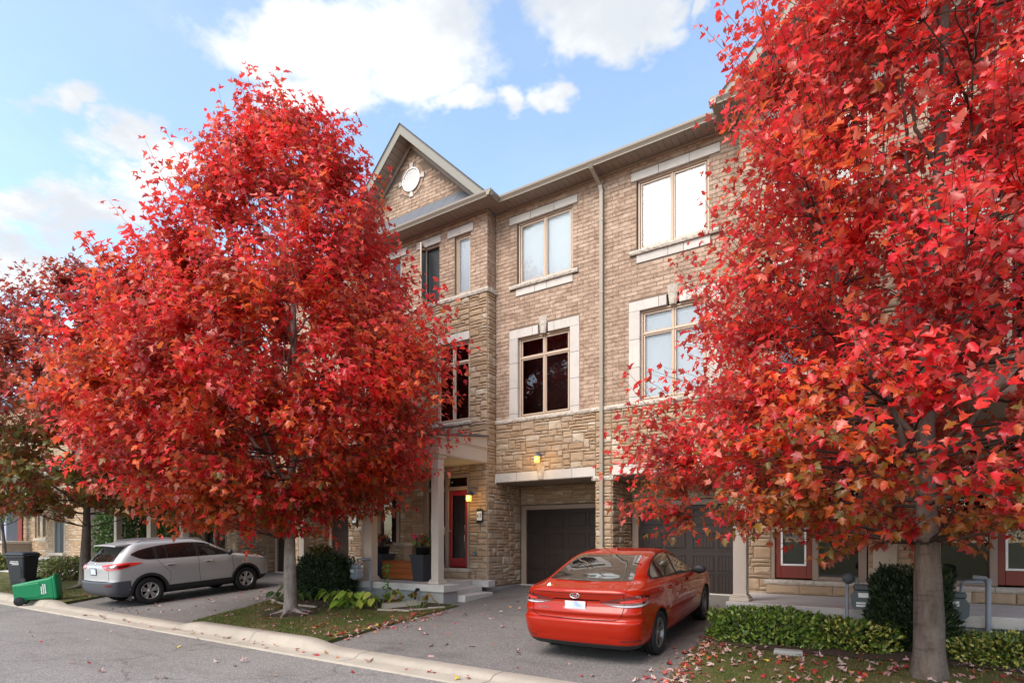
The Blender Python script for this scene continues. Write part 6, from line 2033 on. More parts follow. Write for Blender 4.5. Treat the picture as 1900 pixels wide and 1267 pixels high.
planter(-11.32, 11.02, .75, .44, .32, .66, 'slate planter left of the orange wooden box with dark bronze leaves', [(.10, .05, .04), (.16, .04, .03), (.06, .08, .03), (.20, .25, .22)], M['orange_petal'], 9)
root = empty('wooden_box', (-10.52, 10.98, .75), label='orange stained wooden storage box between the two slate planters', cat='box')
for k in range(3):
    q = MB(); q.bev(-.56, .56, -.21, -.185, .03 + k * .145, .03 + k * .145 + .137, .005); q.build('plank', [M['wood']], root, world=False)
    for sx in (-1, 1):
        q = MB(); q.bev(sx * .535, sx * .56, -.184, .2, .03 + k * .145, .03 + k * .145 + .137, .005); q.build('plank', [M['wood']], root, world=False)
q = MB(); q.bev(-.58, .58, -.225, .22, .466, .49, .006); q.build('lid', [M['wood']], root, world=False)
q = MB(); q.box(-.53, .53, -.18, .2, 0, .46); q.build('carcass', [M['twig']], root, world=False)

# ---- shrubs
def box_shape(c, dims, rnd=.82, lump=.12, seed=0):
    def f(g, n):
        P = g.uniform(-1, 1, (n * 3, 3))
        m = (np.abs(P) ** 3.4).sum(1) < 1
        P = P[m][:n]
        while len(P) < n:
            Q = g.uniform(-1, 1, (n * 3, 3)); P = np.concatenate([P, Q[(np.abs(Q) ** 3.4).sum(1) < 1]])[:n]
        s_ = np.max(np.abs(P), axis=1, keepdims=True); k = g.random((n, 1)) ** .35
        P = P / np.maximum(s_, 1e-6) * s_ ** .45
        nz = np.array([noise.noise(Vector((p[0] * 1.9 + seed, p[1] * 1.9, p[2] * 1.9))) for p in P])[:, None]
        return np.array(c) + P * np.array(dims) * (1 + lump * nz + g.normal(0, .03, (n, 1)))
    return f
def shrub(name, label, cat, c, dims, n, size, cols, seed, tmpl=None, m='green', up=.5, stems=7, flat=.4, group=None, lump=.14):
    root = empty(name, (c[0], c[1], c[2] - dims[2]), label=label, cat=cat, group=group)
    g = random.Random(seed)
    for k in range(stems):
        q = MB(); a = k * 2.4; r_ = g.uniform(.1, .7)
        x1, y1 = c[0] + dims[0] * r_ * math.cos(a), c[1] + dims[1] * r_ * math.sin(a)
        z0 = c[2] - dims[2]
        q.tube([(c[0] + (x1 - c[0]) * .5, c[1] + (y1 - c[1]) * .5, z0 - .06), (x1 * .6 + c[0] * .4, y1 * .6 + c[1] * .4, c[2]), (x1, y1, c[2] + dims[2] * .7)], [.016, .011, .004], 6)
        q.build('stem', [M['twig']], root)
    plant_leaves(root, 'foliage', c, n, dims, size, cols, seed, tmpl, up, m, flat, shape=box_shape(c, dims, seed=seed, lump=lump))
    return root
NEEDLE = [(np.array([(-.10, 0, 0), (.10, 0, 0), (.07, .6, .02), (0, 1, -.03), (-.07, .6, .02)]), np.array([(0, 1, 2), (0, 2, 4), (4, 2, 3)])), (np.array([(-.16, .1, 0), (.16, .1, 0), (.16, .6, .04), (0, 1, -.03), (-.16, .6, .04)]), np.array([(0, 1, 2), (0, 2, 4), (4, 2, 3)]))]
YEW = [(.018, .036, .012), (.024, .046, .014), (.012, .024, .009), (.034, .058, .018)]
zb = lawn_z(9.6)
shrub('yew_bush', 'dark clipped yew bush in front of the porch between the hosta and the stone pier', 'bush', (-11.82, 9.55, .78), (.80, .42, .58), 15000, (.05, .10), YEW, 1, NEEDLE, 'needle', .7, 9, lump=.30)
shrub('yew_bush', 'dark yew bush directly behind the nearest maple trunk', 'bush', (.30, 9.62, .76), (.46, .40, .58), 15000, (.045, .09), YEW, 2, NEEDLE, 'needle', .7, 9, lump=.34)
shrub('evergreen_shrub', 'small dark shrub left of the yew, at the corner of the porch', 'bush', (-12.95, 9.55, .62), (.22, .22, .42), 2600, (.05, .10), [(.03, .06, .02), (.05, .09, .02), (.02, .04, .015)], 3, None, 'green', .6, 5)
shrub('potted_shrub', 'leafy shrub with orange tips standing on the left end of the porch', 'bush', (-13.2, 10.5, 1.22), (.26, .22, .34), 1500, (.06, .12), [(.06, .09, .02), (.10, .12, .03), (.25, .12, .03)], 13, None, 'green', .6, 4)
EUON = [(.11, .20, .022), (.16, .26, .03), (.07, .13, .018), (.24, .34, .05), (.035, .07, .013), (.30, .36, .08)]
VARI = [(.09, .15, .02), (.05, .09, .015), (.46, .42, .07), (.52, .48, .12), (.12, .17, .025)]
shrub('euonymus_hedge', 'low bright green hedge along the porch front right of the sedan', 'hedge', (-1.50, 9.40, .42), (.74, .44, .29), 7500, (.04, .075), EUON, 4, None, 'green', .55, 14, lump=.25)
shrub('euonymus_hedge', 'darker yellow flecked hedge between the bright green hedge and the yew', 'hedge', (-.42, 9.42, .38), (.58, .40, .25), 5200, (.04, .07), EUON[:3] + VARI[1:4], 5, None, 'green', .5, 10, lump=.3)
shrub('variegated_shrub', 'yellow and green variegated ground cover right of the nearest maple trunk', 'shrub', (1.32, 9.42, .34), (.66, .46, .24), 7500, (.035, .065), VARI, 6, None, 'green', .5, 12, lump=.32)
shrub('variegated_shrub', 'leafy shrub at the right edge of the frame, greener than its neighbour', 'shrub', (2.15, 9.7, .40), (.40, .40, .30), 3000, (.06, .10), [(.08, .15, .02), (.12, .19, .03), (.05, .10, .015), (.4, .36, .06)], 7, None, 'green', .5, 8, lump=.3)
shrub('garden_bush', 'green shrub bed by the far left maple trunk, next to the paved court', 'bush', (-26.8, 9.3, .60), (1.3, .7, .42), 4200, (.07, .14), [(.09, .15, .03), (.14, .20, .05), (.20, .20, .06), (.18, .10, .06)], 8, None, 'green', .5, 10, lump=.3)
shrub('garden_bush', 'tall leafy bush beside the taupe columns beyond the SUV', 'bush', (-26.4, 11.1, 1.7), (1.5, .6, 1.35), 6500, (.09, .17), [(.07, .14, .025), (.11, .19, .04), (.05, .10, .02)], 10, None, 'green', .3, 10, lump=.3)
shrub('garden_bush', 'low yellowing bush behind the charcoal bin', 'bush', (-38.0, 9.8, .55), (1.6, .6, .4), 3200, (.10, .18), [(.16, .17, .04), (.24, .20, .05), (.08, .12, .03)], 12, None, 'green', .4, 6, lump=.3)
shrub('garden_bush', 'leafy vine rising between the two taupe columns over the SUV', 'bush', (-22.1, 11.0, 1.9), (.8, .35, .95), 2600, (.08, .15), [(.10, .19, .03), (.14, .24, .05), (.07, .12, .02)], 22, None, 'green', .3, 6, lump=.4)

# hosta: broad leaves on stalks, each its own part
def hosta(label, x, y, n, seed, cols):
    root = empty('hosta_plant', (x, y, lawn_z(y, x)), label=label, cat='plant')
    g = random.Random(seed)
    for k in range(n):
        a = g.uniform(0, 2 * PI); L = g.uniform(.12, .50); hh = g.uniform(.16, .42) * (1.1 - L * .7); sz = g.uniform(.17, .27)
        bx, by = x + g.uniform(-.4, .4), y + g.uniform(-.14, .14)
        tx, ty, tz = bx + L * math.cos(a), by + L * math.sin(a) * .6, lawn_z(y, x) + hh
        q = MB()
        c = g.choice(cols); d = Vector((math.cos(a), math.sin(a), -.35)).normalized()
        nrm = Vector((g.uniform(-.3, .3), g.uniform(-.5, .1), 1)).normalized()
        xx = d.cross(nrm).normalized(); zz_ = xx.cross(d)
        V, F = [], []
        nu = 7
        for i in range(nu + 1):
            t = i / nu; hw = .36 * math.sin(PI * min(t * .96 + .04, 1) ** .75) + .005
            for j in (-1, -.5, 0, .5, 1):
                V.append(Vector((tx, ty, tz)) + (d * t + xx * hw * j + zz_ * (-.35 * t * t + .16 * abs(j) - .10 * (j * j) * t)) * sz)
        F = [(i * 5 + j, i * 5 + j + 1, (i + 1) * 5 + j + 1, (i + 1) * 5 + j) for i in range(nu) for j in range(4)]
        me = np_mesh('leaf', [tuple(v) for v in V], F, smooth=True, mats=[M['green']], col=np.repeat(np.array([c]) * g.uniform(.8, 1.2), len(V), 0))
        obj('leaf', me, root)
        q.tube([(bx, by, lawn_z(y, x) - .02), ((bx + tx) / 2, (by + ty) / 2, tz * .75 + .05), (tx, ty, tz)], [.007, .005, .004], 5); q.build('stalk', [M['stalk']], root)
M['stalk'] = simple('green_stalk', (.13, .20, .035), .5, .3, var=.15)
hosta('clump of lime green hosta leaves along the edge of the lawn below the yew', -10.35, 8.92, 46, 3, [(.22, .34, .035), (.28, .40, .05), (.16, .26, .03), (.36, .40, .06)])
hosta('smaller yellow green hosta beside the concrete splash block', -9.55, 9.1, 14, 4, [(.30, .40, .05), (.40, .42, .07), (.20, .30, .035)])
hosta('low dark leaved plant at the foot of the small porch corner shrub', -12.6, 9.0, 16, 6, [(.05, .09, .02), (.07, .12, .025)])
hosta('small orange and green plant in the bed by the driveway edge', -8.75, 9.45, 12, 7, [(.30, .18, .03), (.16, .22, .03), (.38, .24, .05)])
# sapling
root = empty('sapling', (-9.62, 9.5, .3), label='thin young sapling with lobed leaves in front of the wooden box', cat='plant')
q = MB(); q.tube([(-9.62, 9.5, .25), (-9.60, 9.5, .75), (-9.66, 9.48, 1.22)], [.008, .006, .003], 6); q.build('stem', [M['stalk']], root)
g_ = random.Random(8)
for k in range(17):
    t = .3 + .7 * k / 16; V, F = LEAFT[k % 6]; a = k * 2.4; sz = g_.uniform(.11, .17)
    R_ = frames(np.array([[math.cos(a), math.sin(a) * .8 - .2, -.15]]), np.array([[0, -.45, 1.0]]))[0]
    P_ = np.array([-9.61 - .04 * t + .02 * math.cos(a), 9.49, .28 + .95 * t])
    me = np_mesh('leaf', (R_ @ (V * sz).T).T + P_, F, mats=[M['green']], col=np.repeat(np.array([(.09, .19, .03)]) * g_.uniform(.8, 1.3), len(V), 0))
    obj('leaf', me, root)
# small green tree far left
def col_green(B, h, r, g): return np.clip(pick(g, len(B), [(.12, .17, .025), (.17, .22, .03), (.09, .12, .02), (.24, .20, .03)], [2, 2, 1, 1]), .004, .9)
build_tree('young_tree', 'slim young tree with green leaves behind the charcoal bin', 'tree', (-37.6, 10.3, .27), 5.2, [(2.6, .5, 0, 0), (3.1, 1.5, 0, 0), (3.9, 1.8, 0, 0), (4.6, 1.2, 0, 0), (5.2, .2, 0, 0)],
           .10, 1.9, 8, 50, 330, 12, (.15, .22), col_green, 12, 'bark', n_single=0, roots=False, tmpl=LEAFT_S, leaf_mat='green')

# ---- bed edging, splash block, drain pipe
def slab_along(name, pts, w_, h_, m, label, cat, group=None, gap=.01):
    root = empty(name, (pts[0][0], pts[0][1], ground_z(*pts[0])), label=label, cat=cat, group=group)
    for (x0, y0), (x1, y1) in zip(pts, pts[1:]):
        d = Vector((x1 - x0, y1 - y0, 0)); L = d.length; n = max(1, round(L / .48)); d.normalize(); s_ = Vector((-d.y, d.x, 0))
        for k in range(n):
            a, b = L * k / n + gap / 2, L * (k + 1) / n - gap / 2
            q = MB(); q.bev(a, b, -w_ / 2, w_ / 2, -.06, h_, .008)
            zc = lawn_z(y0 + d.y * (a + b) / 2, x0 + d.x * (a + b) / 2)
            q.xf(lambda p: (x0 + d.x * p[0] + s_.x * p[1], y0 + d.y * p[0] + s_.y * p[1], zc + p[2]))
            q.build('edging_stone', [M[m]], root)
slab_along('bed_edging', [(-13.2, 8.95), (-12.4, 8.66), (-11.0, 8.62)], .07, .035, 'kerb', 'pale stone edging of the bed below the yew bush', 'edging')
slab_along('bed_edging', [(-9.35, 8.95), (-8.55, 9.12), (-8.1, 9.75)], .07, .035, 'kerb', 'pale stone edging of the bed at the driveway side', 'edging')
def soil_bed(P):
    V = []; 
    n = len(P); cx, cy = sum(p[0] for p in P) / n, sum(p[1] for p in P) / n
    V = [(cx, cy, lawn_z(cy, cx) + .045)] + [(x, y, lawn_z(y, x) + .014) for x, y in P]
    F = [(0, 1 + k, 1 + (k + 1) % n) for k in range(n)]
    o = obj('soil', np_mesh('soil', V, F, smooth=True, mats=[M['soil']])); o['kind'] = 'structure'
soil_bed([(-13.3, 9.0), (-12.4, 8.7), (-11.0, 8.68), (-9.5, 8.95), (-8.6, 9.15), (-8.12, 9.8), (-8.2, 10.09), (-13.7, 10.09)])
soil_bed([(-2.3, 8.9), (-1.5, 8.72), (0.2, 8.8), (.9, 8.85), (2.6, 8.8), (3.2, 10.09), (-2.35, 10.09)])
n_ = 14
soil_bed([(-10.9 + .62 * math.cos(2 * PI * k / n_) * (1 + .2 * math.sin(k * 2.1)), 7.88 + .5 * math.sin(2 * PI * k / n_) * (1 + .2 * math.cos(k * 1.3))) for k in range(n_)])
q = MB(); V = []
for (x, y, z) in ((-.55, -.10, .02), (.28, -.16, .06), (.28, .16, .06), (-.55, .10, .02)): V += [(x, y, -.05), (x, y, z + .05)]
q.add(V, [(1, 3, 5, 7), (0, 2, 3, 1), (2, 4, 5, 3), (4, 6, 7, 5), (6, 0, 1, 7)])
for s_ in (-1, 1): q.add([(-.55, s_ * .10, .07), (.28, s_ * .16, .11), (.28, s_ * .13, .11), (-.55, s_ * .075, .07), (-.55, s_ * .10, .105), (.28, s_ * .16, .15), (.28, s_ * .13, .15), (-.55, s_ * .075, .105)], [(4, 5, 6, 7), (0, 1, 5, 4), (3, 2, 6, 7), (1, 2, 6, 5), (0, 3, 7, 4)])
o = q.build('splash_block', [M['kerb']]); o.location = (-9.05, 9.55, .265); o.rotation_euler = (0, 0, rad(60)); tag(o, 'concrete splash block on the bed below the black drain pipe', 'splash block')
root = empty('drain_pipe', (-9.15, 10.06, .3), label='short black drain elbow coming out of the porch wall', cat='pipe')
q = MB(); q.tube([(-9.15, 10.10, .62), (-9.15, 9.98, .63), (-9.16, 9.93, .56), (-9.16, 9.93, .36)], .035, 12); q.build('elbow', [M['black']], root)
q = MB(); q.tube([(-9.16, 9.93, .47), (-9.16, 9.93, .44)], .042, 12); q.build('collar', [M['black']], root)
q = MB(); q.bev(-.26, .10, -.09, .09, -.03, .045, .01); o = q.build('paving_block', [M['foundation']]); o.location = (-1.02, 8.66, lawn_z(8.66, -1.0) + .01); o.rotation_euler = (0, 0, .1); tag(o, 'grey concrete block half under the bright green hedge', 'block')

# ---- gas meters
def gas_meter(x, y, z, label, m, rot=0.0, s=1.0):
    root = empty('gas_meter', (x, y, z), (0, 0, rot), label=label, cat='gas meter', group='gas meters in the front beds')
    q = MB(); n = 12
    poly = [(-.16, -.10), (-.12, -.14), (.12, -.14), (.16, -.10), (.17, .06), (.13, .13), (-.13, .13), (-.17, .06)]
    q.prism(poly, 'y', -.10, .08); q.build('case', [M[m]], root, world=False)
    q = MB(); q.bev(-.14, .14, -.09, .07, .131, .22, .02); q.build('top_case', [M[m]], root, world=False)
    q = MB(); q.bev(-.075, .055, -.115, -.101, .03, .10, .005); q.build('index_window', [M['print']], root, world=False)
    for k, zz_ in enumerate((-.05, -.09)):
        q = MB(); q.bev(-.10, .02, -.108, -.101, zz_ - .014, zz_ + .014, .002); q.build('meter_label', [M['print']], root, world=False)
    q = MB(); q.tube([(-.22, 0, -.55), (-.22, 0, .26), (-.20, 0, .30), (-.09, 0, .30), (-.09, 0, .22)], .024, 10); q.build('inlet_pipe', [M['pipe']], root, world=False)
    q = MB(); q.tube([(.09, 0, .22), (.09, 0, .34), (.12, 0, .36), (.30, .05, .36), (.32, .2, .36)], .024, 10); q.build('outlet_pipe', [M['pipe']], root, world=False)
    q = MB(); q.lathe([(.0, -.05), (.07, -.05), (.085, -.01), (.085, .01), (.07, .05), (.0, .05)], (-.20, -.02, .30), 16, axis='y'); q.build('regulator', [M[m]], root, world=False)
gas_meter(-.24, 9.86, .92, 'grey gas meter beside the porch, left of the yew behind the trunk', 'meter')
gas_meter(.80, 9.90, .86, 'grey gas meter right of the nearest maple trunk, partly behind the yew', 'meter')
gas_meter(-11.02, 9.80, .95, 'pale grey gas meter at the right end of the dark clipped yew', 'meter_light')
root = empty('vent_pipe', (1.18, 9.97, .5), label='grey upright pipe with an elbow at the end of the right porch', cat='pipe')
q = MB(); q.tube([(1.18, 9.97, .42), (1.18, 9.97, 1.22), (1.15, 9.98, 1.27), (1.02, 10.0, 1.28)], .032, 12); q.build('pipe', [M['pipe']], root)
for zz_ in (.45, 1.24):
    q = MB(); q.tube([(1.18, 9.97, zz_ - .03), (1.18, 9.97, zz_ + .03)], .042, 12); q.build('coupling', [M['pipe']], root)
root = empty('vent_pipe', (-10.68, 9.97, .5), label='grey bent pipe rising over the porch edge beside the yew', cat='pipe')
q = MB(); q.tube([(-10.68, 9.98, .52), (-10.68, 9.98, 1.22), (-10.71, 9.98, 1.26), (-10.98, 9.99, 1.27)], .022, 10); q.build('pipe', [M['pipe']], root)
q = MB(); q.tube([(-10.68, 9.98, .70), (-10.68, 9.98, .76)], .03, 10); q.build('coupling', [M['pipe']], root)

# ---- wheeled bins
def wheelie_bin(loc, mtx, m, label, lid_open, sc):
    root = empty('wheelie_bin', (0, 0, 0), label=label, cat='bin', group='wheeled bins at the kerb')
    root.matrix_basis = Matrix.Translation(loc) @ mtx @ Matrix.Scale(sc, 4); WM[root.name] = root.matrix_basis.copy()
    MBm = M[m]
    # tub: tapered, rounded corners, front is -y
    def ring(w_, d_, z, r, y0=0):
        P = []
        for (cx, cy, a0) in ((w_ / 2 - r, d_ / 2 - r, 0), (-w_ / 2 + r, d_ / 2 - r, 90), (-w_ / 2 + r, -d_ / 2 + r, 180), (w_ / 2 - r, -d_ / 2 + r, 270)):
            for k in range(5):
                a = rad(a0 + 22.5 * k); P.append((cx + r * math.cos(a), y0 + cy + r * math.sin(a), z))
        return P
    rings = [ring(.44, .46, .0, .05, .03), ring(.45, .48, .04, .06, .03), ring(.50, .56, .50, .06, .01), ring(.545, .63, .86, .06), ring(.55, .64, .87, .06), ring(.585, .68, .875, .07), ring(.585, .68, .93, .07), ring(.565, .66, .95, .06), ring(.52, .60, .94, .05), ring(.50, .55, .60, .05)]
    n = 20; V = [p for r_ in rings for p in r_]
    F = [(i * n + k, i * n + (k + 1) % n, (i + 1) * n + (k + 1) % n, (i + 1) * n + k) for i in range(len(rings) - 1) for k in range(n)] + [tuple(range(n - 1, -1, -1)), tuple(range((len(rings) - 1) * n, len(rings) * n))]
    q = MB(); q.add(V, F); q.build('tub', [MBm], root, world=False)
    # pressed panels on both sides
    for sx in (-1, 1):
        q = MB()
        P = [(-.17, .10), (.20, .10), (.22, .55), (.17, .66), (-.02, .70), (-.20, .62)]
        def wx_(z): return .225 + (.275 - .225) * z / .87
        q.add([(sx * (wx_(z) - .002), y, z) for y, z in P] + [(sx * (wx_(z) + .010), y * .93, z * .97 + .012) for y, z in P], [(i, (i + 1) % 6, 6 + (i + 1) % 6, 6 + i) for i in range(6)] + [tuple(range(6, 12))])
        q.build('side_panel', [MBm], root, world=False)
    lid = MB()
    L = [ring(.61, .72, .952, .07, -.01), ring(.62, .735, .975, .08, -.015), ring(.60, .70, 1.01, .08, -.005), ring(.50, .58, 1.045, .08), ring(.30, .34, 1.06, .06)]
    V = [p for r_ in L for p in r_]
    lid.add(V, [(i * n + k, i * n + (k + 1) % n, (i + 1) * n + (k + 1) % n, (i + 1) * n + k) for i in range(len(L) - 1) for k in range(n)] + [tuple(range(n - 1, -1, -1)), tuple(range(4 * n, 5 * n))])
    lid.bev(-.12, .12, -.43, -.36, .955, .985, .008)
    lid.build('lid', [MBm], root, world=False)
    q = MB(); q.tube([(-.23, .33, .93), (-.23, .42, .95), (.23, .42, .95), (.23, .33, .93)], .017, 8); q.build('handle', [MBm], root, world=False)
    for sx in (-1, 1):
        q = MB(); q.bev(sx * .20, sx * .24, .20, .36, .02, .20, .01); q.build('axle_bracket', [MBm], root, world=False)
        q = MB(); q.lathe([(.0, -.02), (.05, -.024), (.10, -.024), (.125, -.018), (.13, 0), (.125, .018), (.10, .024), (.05, .024), (.0, .02)], (sx * .27, .29, .125), 26, axis='x')
        wl = q.build('wheel', [M['rubber']], root, world=False)
        q = MB(); q.lathe([(.0, sx * .0265), (.035, sx * .0265), (.04, sx * .0235), (.085, sx * .0245), (.09, sx * .0225)], (sx * .27, .29, .125), 20, axis='x'); q.build('hub', [M['plastic']], wl, world=False)
    q = MB(); q.tube([(-.27, .29, .125), (.27, .29, .125)], .012, 8); q.build('axle', [M['black']], root, world=False)
    # small white print on the side, too small to read in the photograph
    for (y0, y1, z0) in ((-.14, .13, .745), (-.15, .15, .70), (-.08, .12, .655)):
        q = MB(); x = -.003
        y = y0
        rr_ = random.Random(int(z0 * 1000))
        for sx in (-1, 1):
            y = y0
            while y < y1:
                wd = rr_.uniform(.014, .035)
                q.add([(sx * (.2660 + .012), y, z0), (sx * (.2660 + .012), y + wd, z0), (sx * (.2685 + .012), y + wd, z0 + .026), (sx * (.2685 + .012), y, z0 + .026)], [(0, 1, 2, 3)])
                y += wd + .007
        q.build('print', [M['print']], root, world=False)
    return root
wheelie_bin(Vector((-25.55, 7.52, lawn_z(7.52, -25.5))), Matrix.Rotation(rad(-62), 4, 'Z'), 'grey_bin', 'charcoal wheeled bin standing upright on the verge', False, 1.12)
up = Vector((.52, .85, .09)).normalized()
side_ = Vector((.86, -.50, 0)).normalized()
bk = side_.cross(up) * -1
# columns: local x, y (back), z (up)
bk = up.cross(side_)
if bk.z > 0: bk = -bk; side_ = -side_
Rm = Matrix(((side_.x, bk.x, up.x, 0), (side_.y, bk.y, up.y, 0), (side_.z, bk.z, up.z, 0), (0, 0, 0, 1)))
wheelie_bin(Vector((-19.75, 5.66, .385)), Rm, 'green_bin', 'green wheeled bin tipped on its back across the kerb', False, .93)

# ---- far left town house across the paved court
FH = House(-33.4, -1, 'pale stone townhouse with blue grey columns far left beyond the bins', 31, 0, 160)
FY = ('f', 12.3)
ops = [(2.4, 3.9, 1.1, 3.0), (4.95, 6.5, 1.85, 3.3)]
for a, b, c, d in rects_minus(0, 13.0, .6, 9.6, ops + [(.4, 2.0, 4.6, 6.6), (4.0, 6.0, 4.6, 6.6), (8.5, 10.5, 4.6, 6.6)]):
    for r in lay_stones(a, b, c, d, FH.rr, .085, .125): FH.stones.append((FY, r))
    FH.backing(FH.backs, FY, a, b, c, d)
FH.window(4.95, 6.5, 1.85, 3.3, 12.3, TWO, None)
for a, b in ((.4, 2.0), (4.0, 6.0), (8.5, 10.5)): FH.window(a, b, 4.6, 6.6, 12.3, TWO, '0.02')
FH.rough_sill(4.8, 6.65, 1.72, 1.85, 12.3, .06, n=2)
FH.part('door_frame', [M['trim']], (2.4, 2.55, 12.28, 12.4, 1.1, 3.0), (3.75, 3.9, 12.28, 12.4, 1.1, 3.0), (2.55, 3.75, 12.28, 12.4, 2.9, 3.0))
FH.part('front_door', [M['black']], (2.55, 3.2, 12.36, 12.42, 1.1, 2.9), b=.01); FH.part('side_light', [M['meter']], (3.24, 3.75, 12.36, 12.40, 1.1, 2.9), b=.01)
FH.rough_sill(2.2, 4.1, .95, 1.08, 12.15, .06, dep=.2, n=2, name='door_sill')
FH.part('porch_slab', [M['concrete']], (1.6, 6.4, 10.9, 12.28, .62, .84), b=.02)
FH.part('porch_wall', [M['concrete']], (1.7, 6.3, 11.0, 12.28, .1, .615), b=.01)
for k in range(3): FH.part('step', [M['concrete']], (2.6, 5.4, 10.2 + k * .23, 10.89, .1, .27 + k * .16), b=.015)
FH.part('cheek_wall', [M['white_paint']], (5.4, 5.75, 10.1, 10.89, .1, .86), b=.02); FH.part('cheek_wall', [M['white_paint']], (2.25, 2.6, 10.1, 10.89, .1, .86), b=.02)
for r in lay_stones(7.0, 11.0, .3, 1.55, FH.rr, .085, .125): FH.stones.append((('f', 11.2), r))
FH.part('porch_base', [M['stone_mortar']], (7.0, 11.0, 11.21, 12.28, .2, 1.55)); FH.part('wall_cap', [M['sill']], (6.9, 11.1, 11.05, 12.28, 1.56, 1.70), b=.02)
for xc in (7.3, 9.9): FH.part('column', [M['blue_trim']], (xc, xc + .55, 11.25, 11.75, 1.71, 4.3), b=.02)
FH.part('side_door', [M['rust_door']], (8.2, 9.1, 12.2, 12.27, 1.71, 3.7), b=.01)
FH.part('porch_beam', [M['blue_trim']], (6.9, 11.1, 11.1, 12.25, 4.3, 4.7), b=.02)
FH.part('eave', [M['blue_trim']], (-.3, 13.3, 11.8, 12.6, 9.6, 9.8), b=.02)
q = MB(); FX = FH.x
q.add([(FX(-.4), 11.7, 9.81), (FX(13.4), 11.7, 9.81), (FX(13.4), 20, 9.81), (FX(-.4), 20, 9.81), (FX(3), 15.8, 13.2), (FX(10), 15.8, 13.2)], [(0, 1, 5, 4), (1, 2, 5), (2, 3, 4, 5), (3, 0, 4), (3, 2, 1, 0)]); q.build('roof', [M['roof_blue']], FH.root)
q = MB(); q.box(FX(0), FX(13), 12.45, 19, .1, 9.6); q.build('back_wall', [M['stone_mortar']], FH.root)
FH.finish()
# side and back walls that close the terrace
for h_, xl in ((HF, 5.757), (HD, 5.757)):
    q = MB(); h_.box(q, xl - .02, xl, YM + .16, 19, .2, 10.4); q.build('side_wall', [M['red_brick'] if h_.red else M['brick']], h_.root)
for h_ in (HA, HB, HC, HD, HE, HF):
    q = MB(); h_.box(q, 0, 5.757, 19, 19.1, .2, 12.5); q.build('rear_wall', [M['mortar']], h_.root)
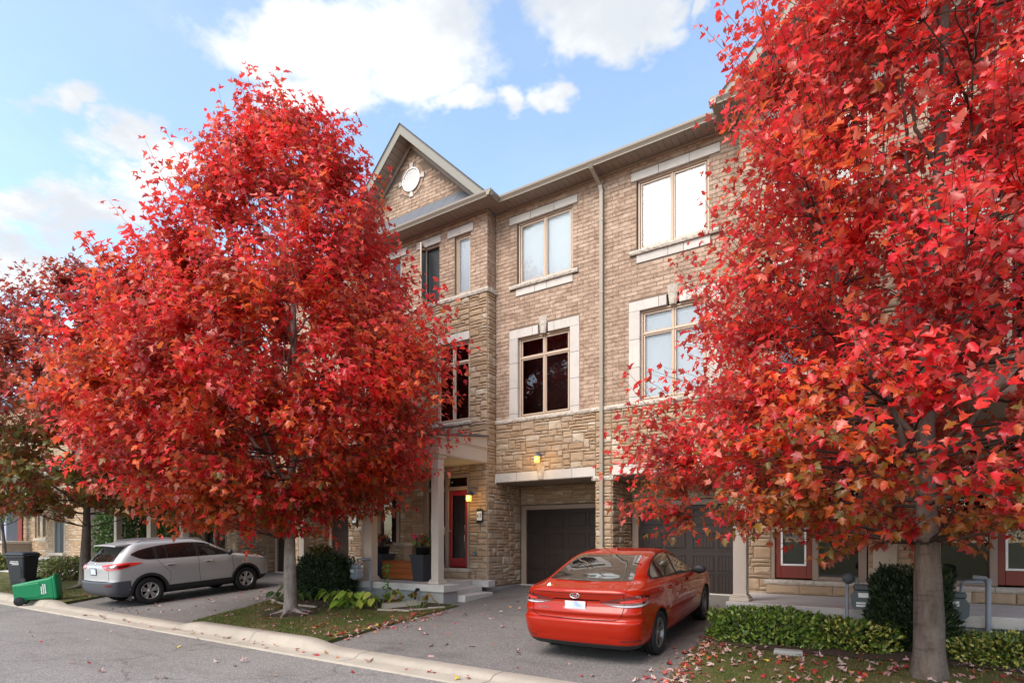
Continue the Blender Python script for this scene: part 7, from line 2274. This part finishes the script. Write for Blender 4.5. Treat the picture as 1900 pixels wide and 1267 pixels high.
# ================================================================ FALLEN LEAVES
def fallen():
    g = np.random.default_rng(77)
    PINK = [(.42, .24, .215), (.48, .31, .28), (.36, .17, .155), (.50, .37, .33)]
    RED = [(.36, .03, .03), (.28, .02, .025), (.42, .07, .04)]
    ORA = [(.44, .16, .05), (.50, .24, .08), (.42, .10, .03)]
    YEL = [(.62, .46, .05)]
    zones = []      # (name phrase, n, sampler)
    def inrect(x0, x1, y0, y1, test=None):
        def f():
            while True:
                x, y = g.uniform(x0, x1), g.uniform(y0, y1)
                if test is None or test(x, y): return x, y
        return f
    lr, lm, ll = LAWNS['right'], LAWNS['middle'], LAWNS['left']
    zones.append(('on the lawn under the nearest maple', 430, inrect(-2.1, 2.4, 6.4, 8.9, lambda x, y: in_poly(x, y, lr)), (.60, .27, .12, .01)))
    def edge():
        y = g.uniform(6.3, 9.6); x = -2.15 - abs(g.normal(0, .16)) + g.uniform(-.05, .25); return x, y
    zones.append(('along the right edge of the driveway beside the sedan', 230, edge, (.58, .34, .08, 0)))
    def edge2():
        y = g.uniform(6.5, 9.5); x = -7.86 + g.normal(0, .16) - .25 * (g.random() < .5) * g.random(); return x, y
    zones.append(('along the edge between the middle lawn and driveway', 190, edge2, (.55, .38, .06, .01)))
    zones.append(('on the lawn under the middle maple', 190, inrect(-13.6, -7.9, 6.4, 9.3, lambda x, y: in_poly(x, y, lm)), (.52, .32, .15, .01)))
    zones.append(('on the double driveway', 170, inrect(-7.7, -2.4, 6.4, 13.4), (.72, .18, .10, 0)))
    zones.append(('on the silver SUV driveway', 120, inrect(-17.6, -12.0, 6.4, 10.5, lambda x, y: not in_poly(x, y, lm)), (.75, .18, .07, 0)))
    zones.append(('in the gutter by the kerb', 60, lambda: (g.uniform(-16, 0), 5.86 + g.normal(0, .07)), (.55, .25, .18, .02)))
    zones.append(('on the street asphalt', 26, lambda: (g.uniform(-14, -3), g.uniform(3.2, 5.5)), (.55, .25, .1, .10)))
    zones.append(('on the verge by the far left maple', 40, inrect(-23.5, -18.6, 6.4, 8.9, lambda x, y: in_poly(x, y, ll)), (.4, .3, .3, 0)))
    B, D_, N_, S, C, W, Z, K = [], [], [], [], [], [], [], []
    for zi, (ph, n, fn, wts) in enumerate(zones):
        for _ in range(n):
            x, y = fn()
            if -4.45 < x < -2.7 and 7.0 < y < 11.4 and zi == 4 and g.random() < .8: continue
            k = g.choice(4, p=np.array(wts) / sum(wts))
            c = np.array([PINK, RED, ORA, YEL][k][g.integers(0, len([PINK, RED, ORA, YEL][k]))]) * g.uniform(.8, 1.15)
            a = g.uniform(0, 2 * PI)
            lift = .012 if zi not in (0, 3, 8) else .028
            B.append((x, y, ground_z(x, y) + lift)); D_.append((math.cos(a), math.sin(a), g.normal(0, .14))); N_.append((g.normal(0, .22), g.normal(0, .22), 1 if g.random() < .8 else -1))
            S.append(g.uniform(.055, .105)); C.append(c); W.append(g.integers(0, 6)); Z.append(zi); K.append(k)
    B, D_, N_, S, C, W = map(np.array, (B, D_, N_, S, C, W))
    R = frames(D_.astype(float), N_.astype(float))
    u, v, d = proj_np(B)
    ok = (u > 3) & (u < 1897) & (v > 3) & (v < 1264) & np.isfinite(u)
    px = np.where(ok, S / d, 0)
    best = np.argsort(-px)[:300]
    colname = ['pale pink', 'dark red', 'orange', 'yellow']
    cache = {}
    for q in best:
        key = (W[q], K[q], int(C[q][0] * 12))
        if key not in cache:
            V, F = LEAFT[W[q]]; cache[key] = np_mesh('fallen_leaf', V, F, mats=[M['litter']], col=np.repeat(C[q][None], len(V), 0))
        mt = Matrix.Identity(4)
        for a in range(3):
            for b in range(3): mt[a][b] = R[q][a][b] * S[q]
            mt[a][3] = B[q][a]
        o = obj('fallen_leaf', cache[key], mtx=mt)
        tag(o, f'{colname[K[q]]} fallen maple leaf lying {zones[Z[q]][0]}', 'leaf', f'{colname[K[q]]} fallen leaves {zones[Z[q]][0]}')
    rest = np.ones(len(B), bool); rest[best] = False
    V, F, CC = scatter_leaves(B[rest], R[rest], S[rest], LEAFT, W[rest], C[rest])
    o = obj('fallen_leaves', np_mesh('fallen_leaves', V, F, mats=[M['litter']], col=CC))
    tag(o, 'smaller fallen maple leaves strewn over lawns, driveways and gutter', 'fallen leaves', kind='stuff')
fallen()
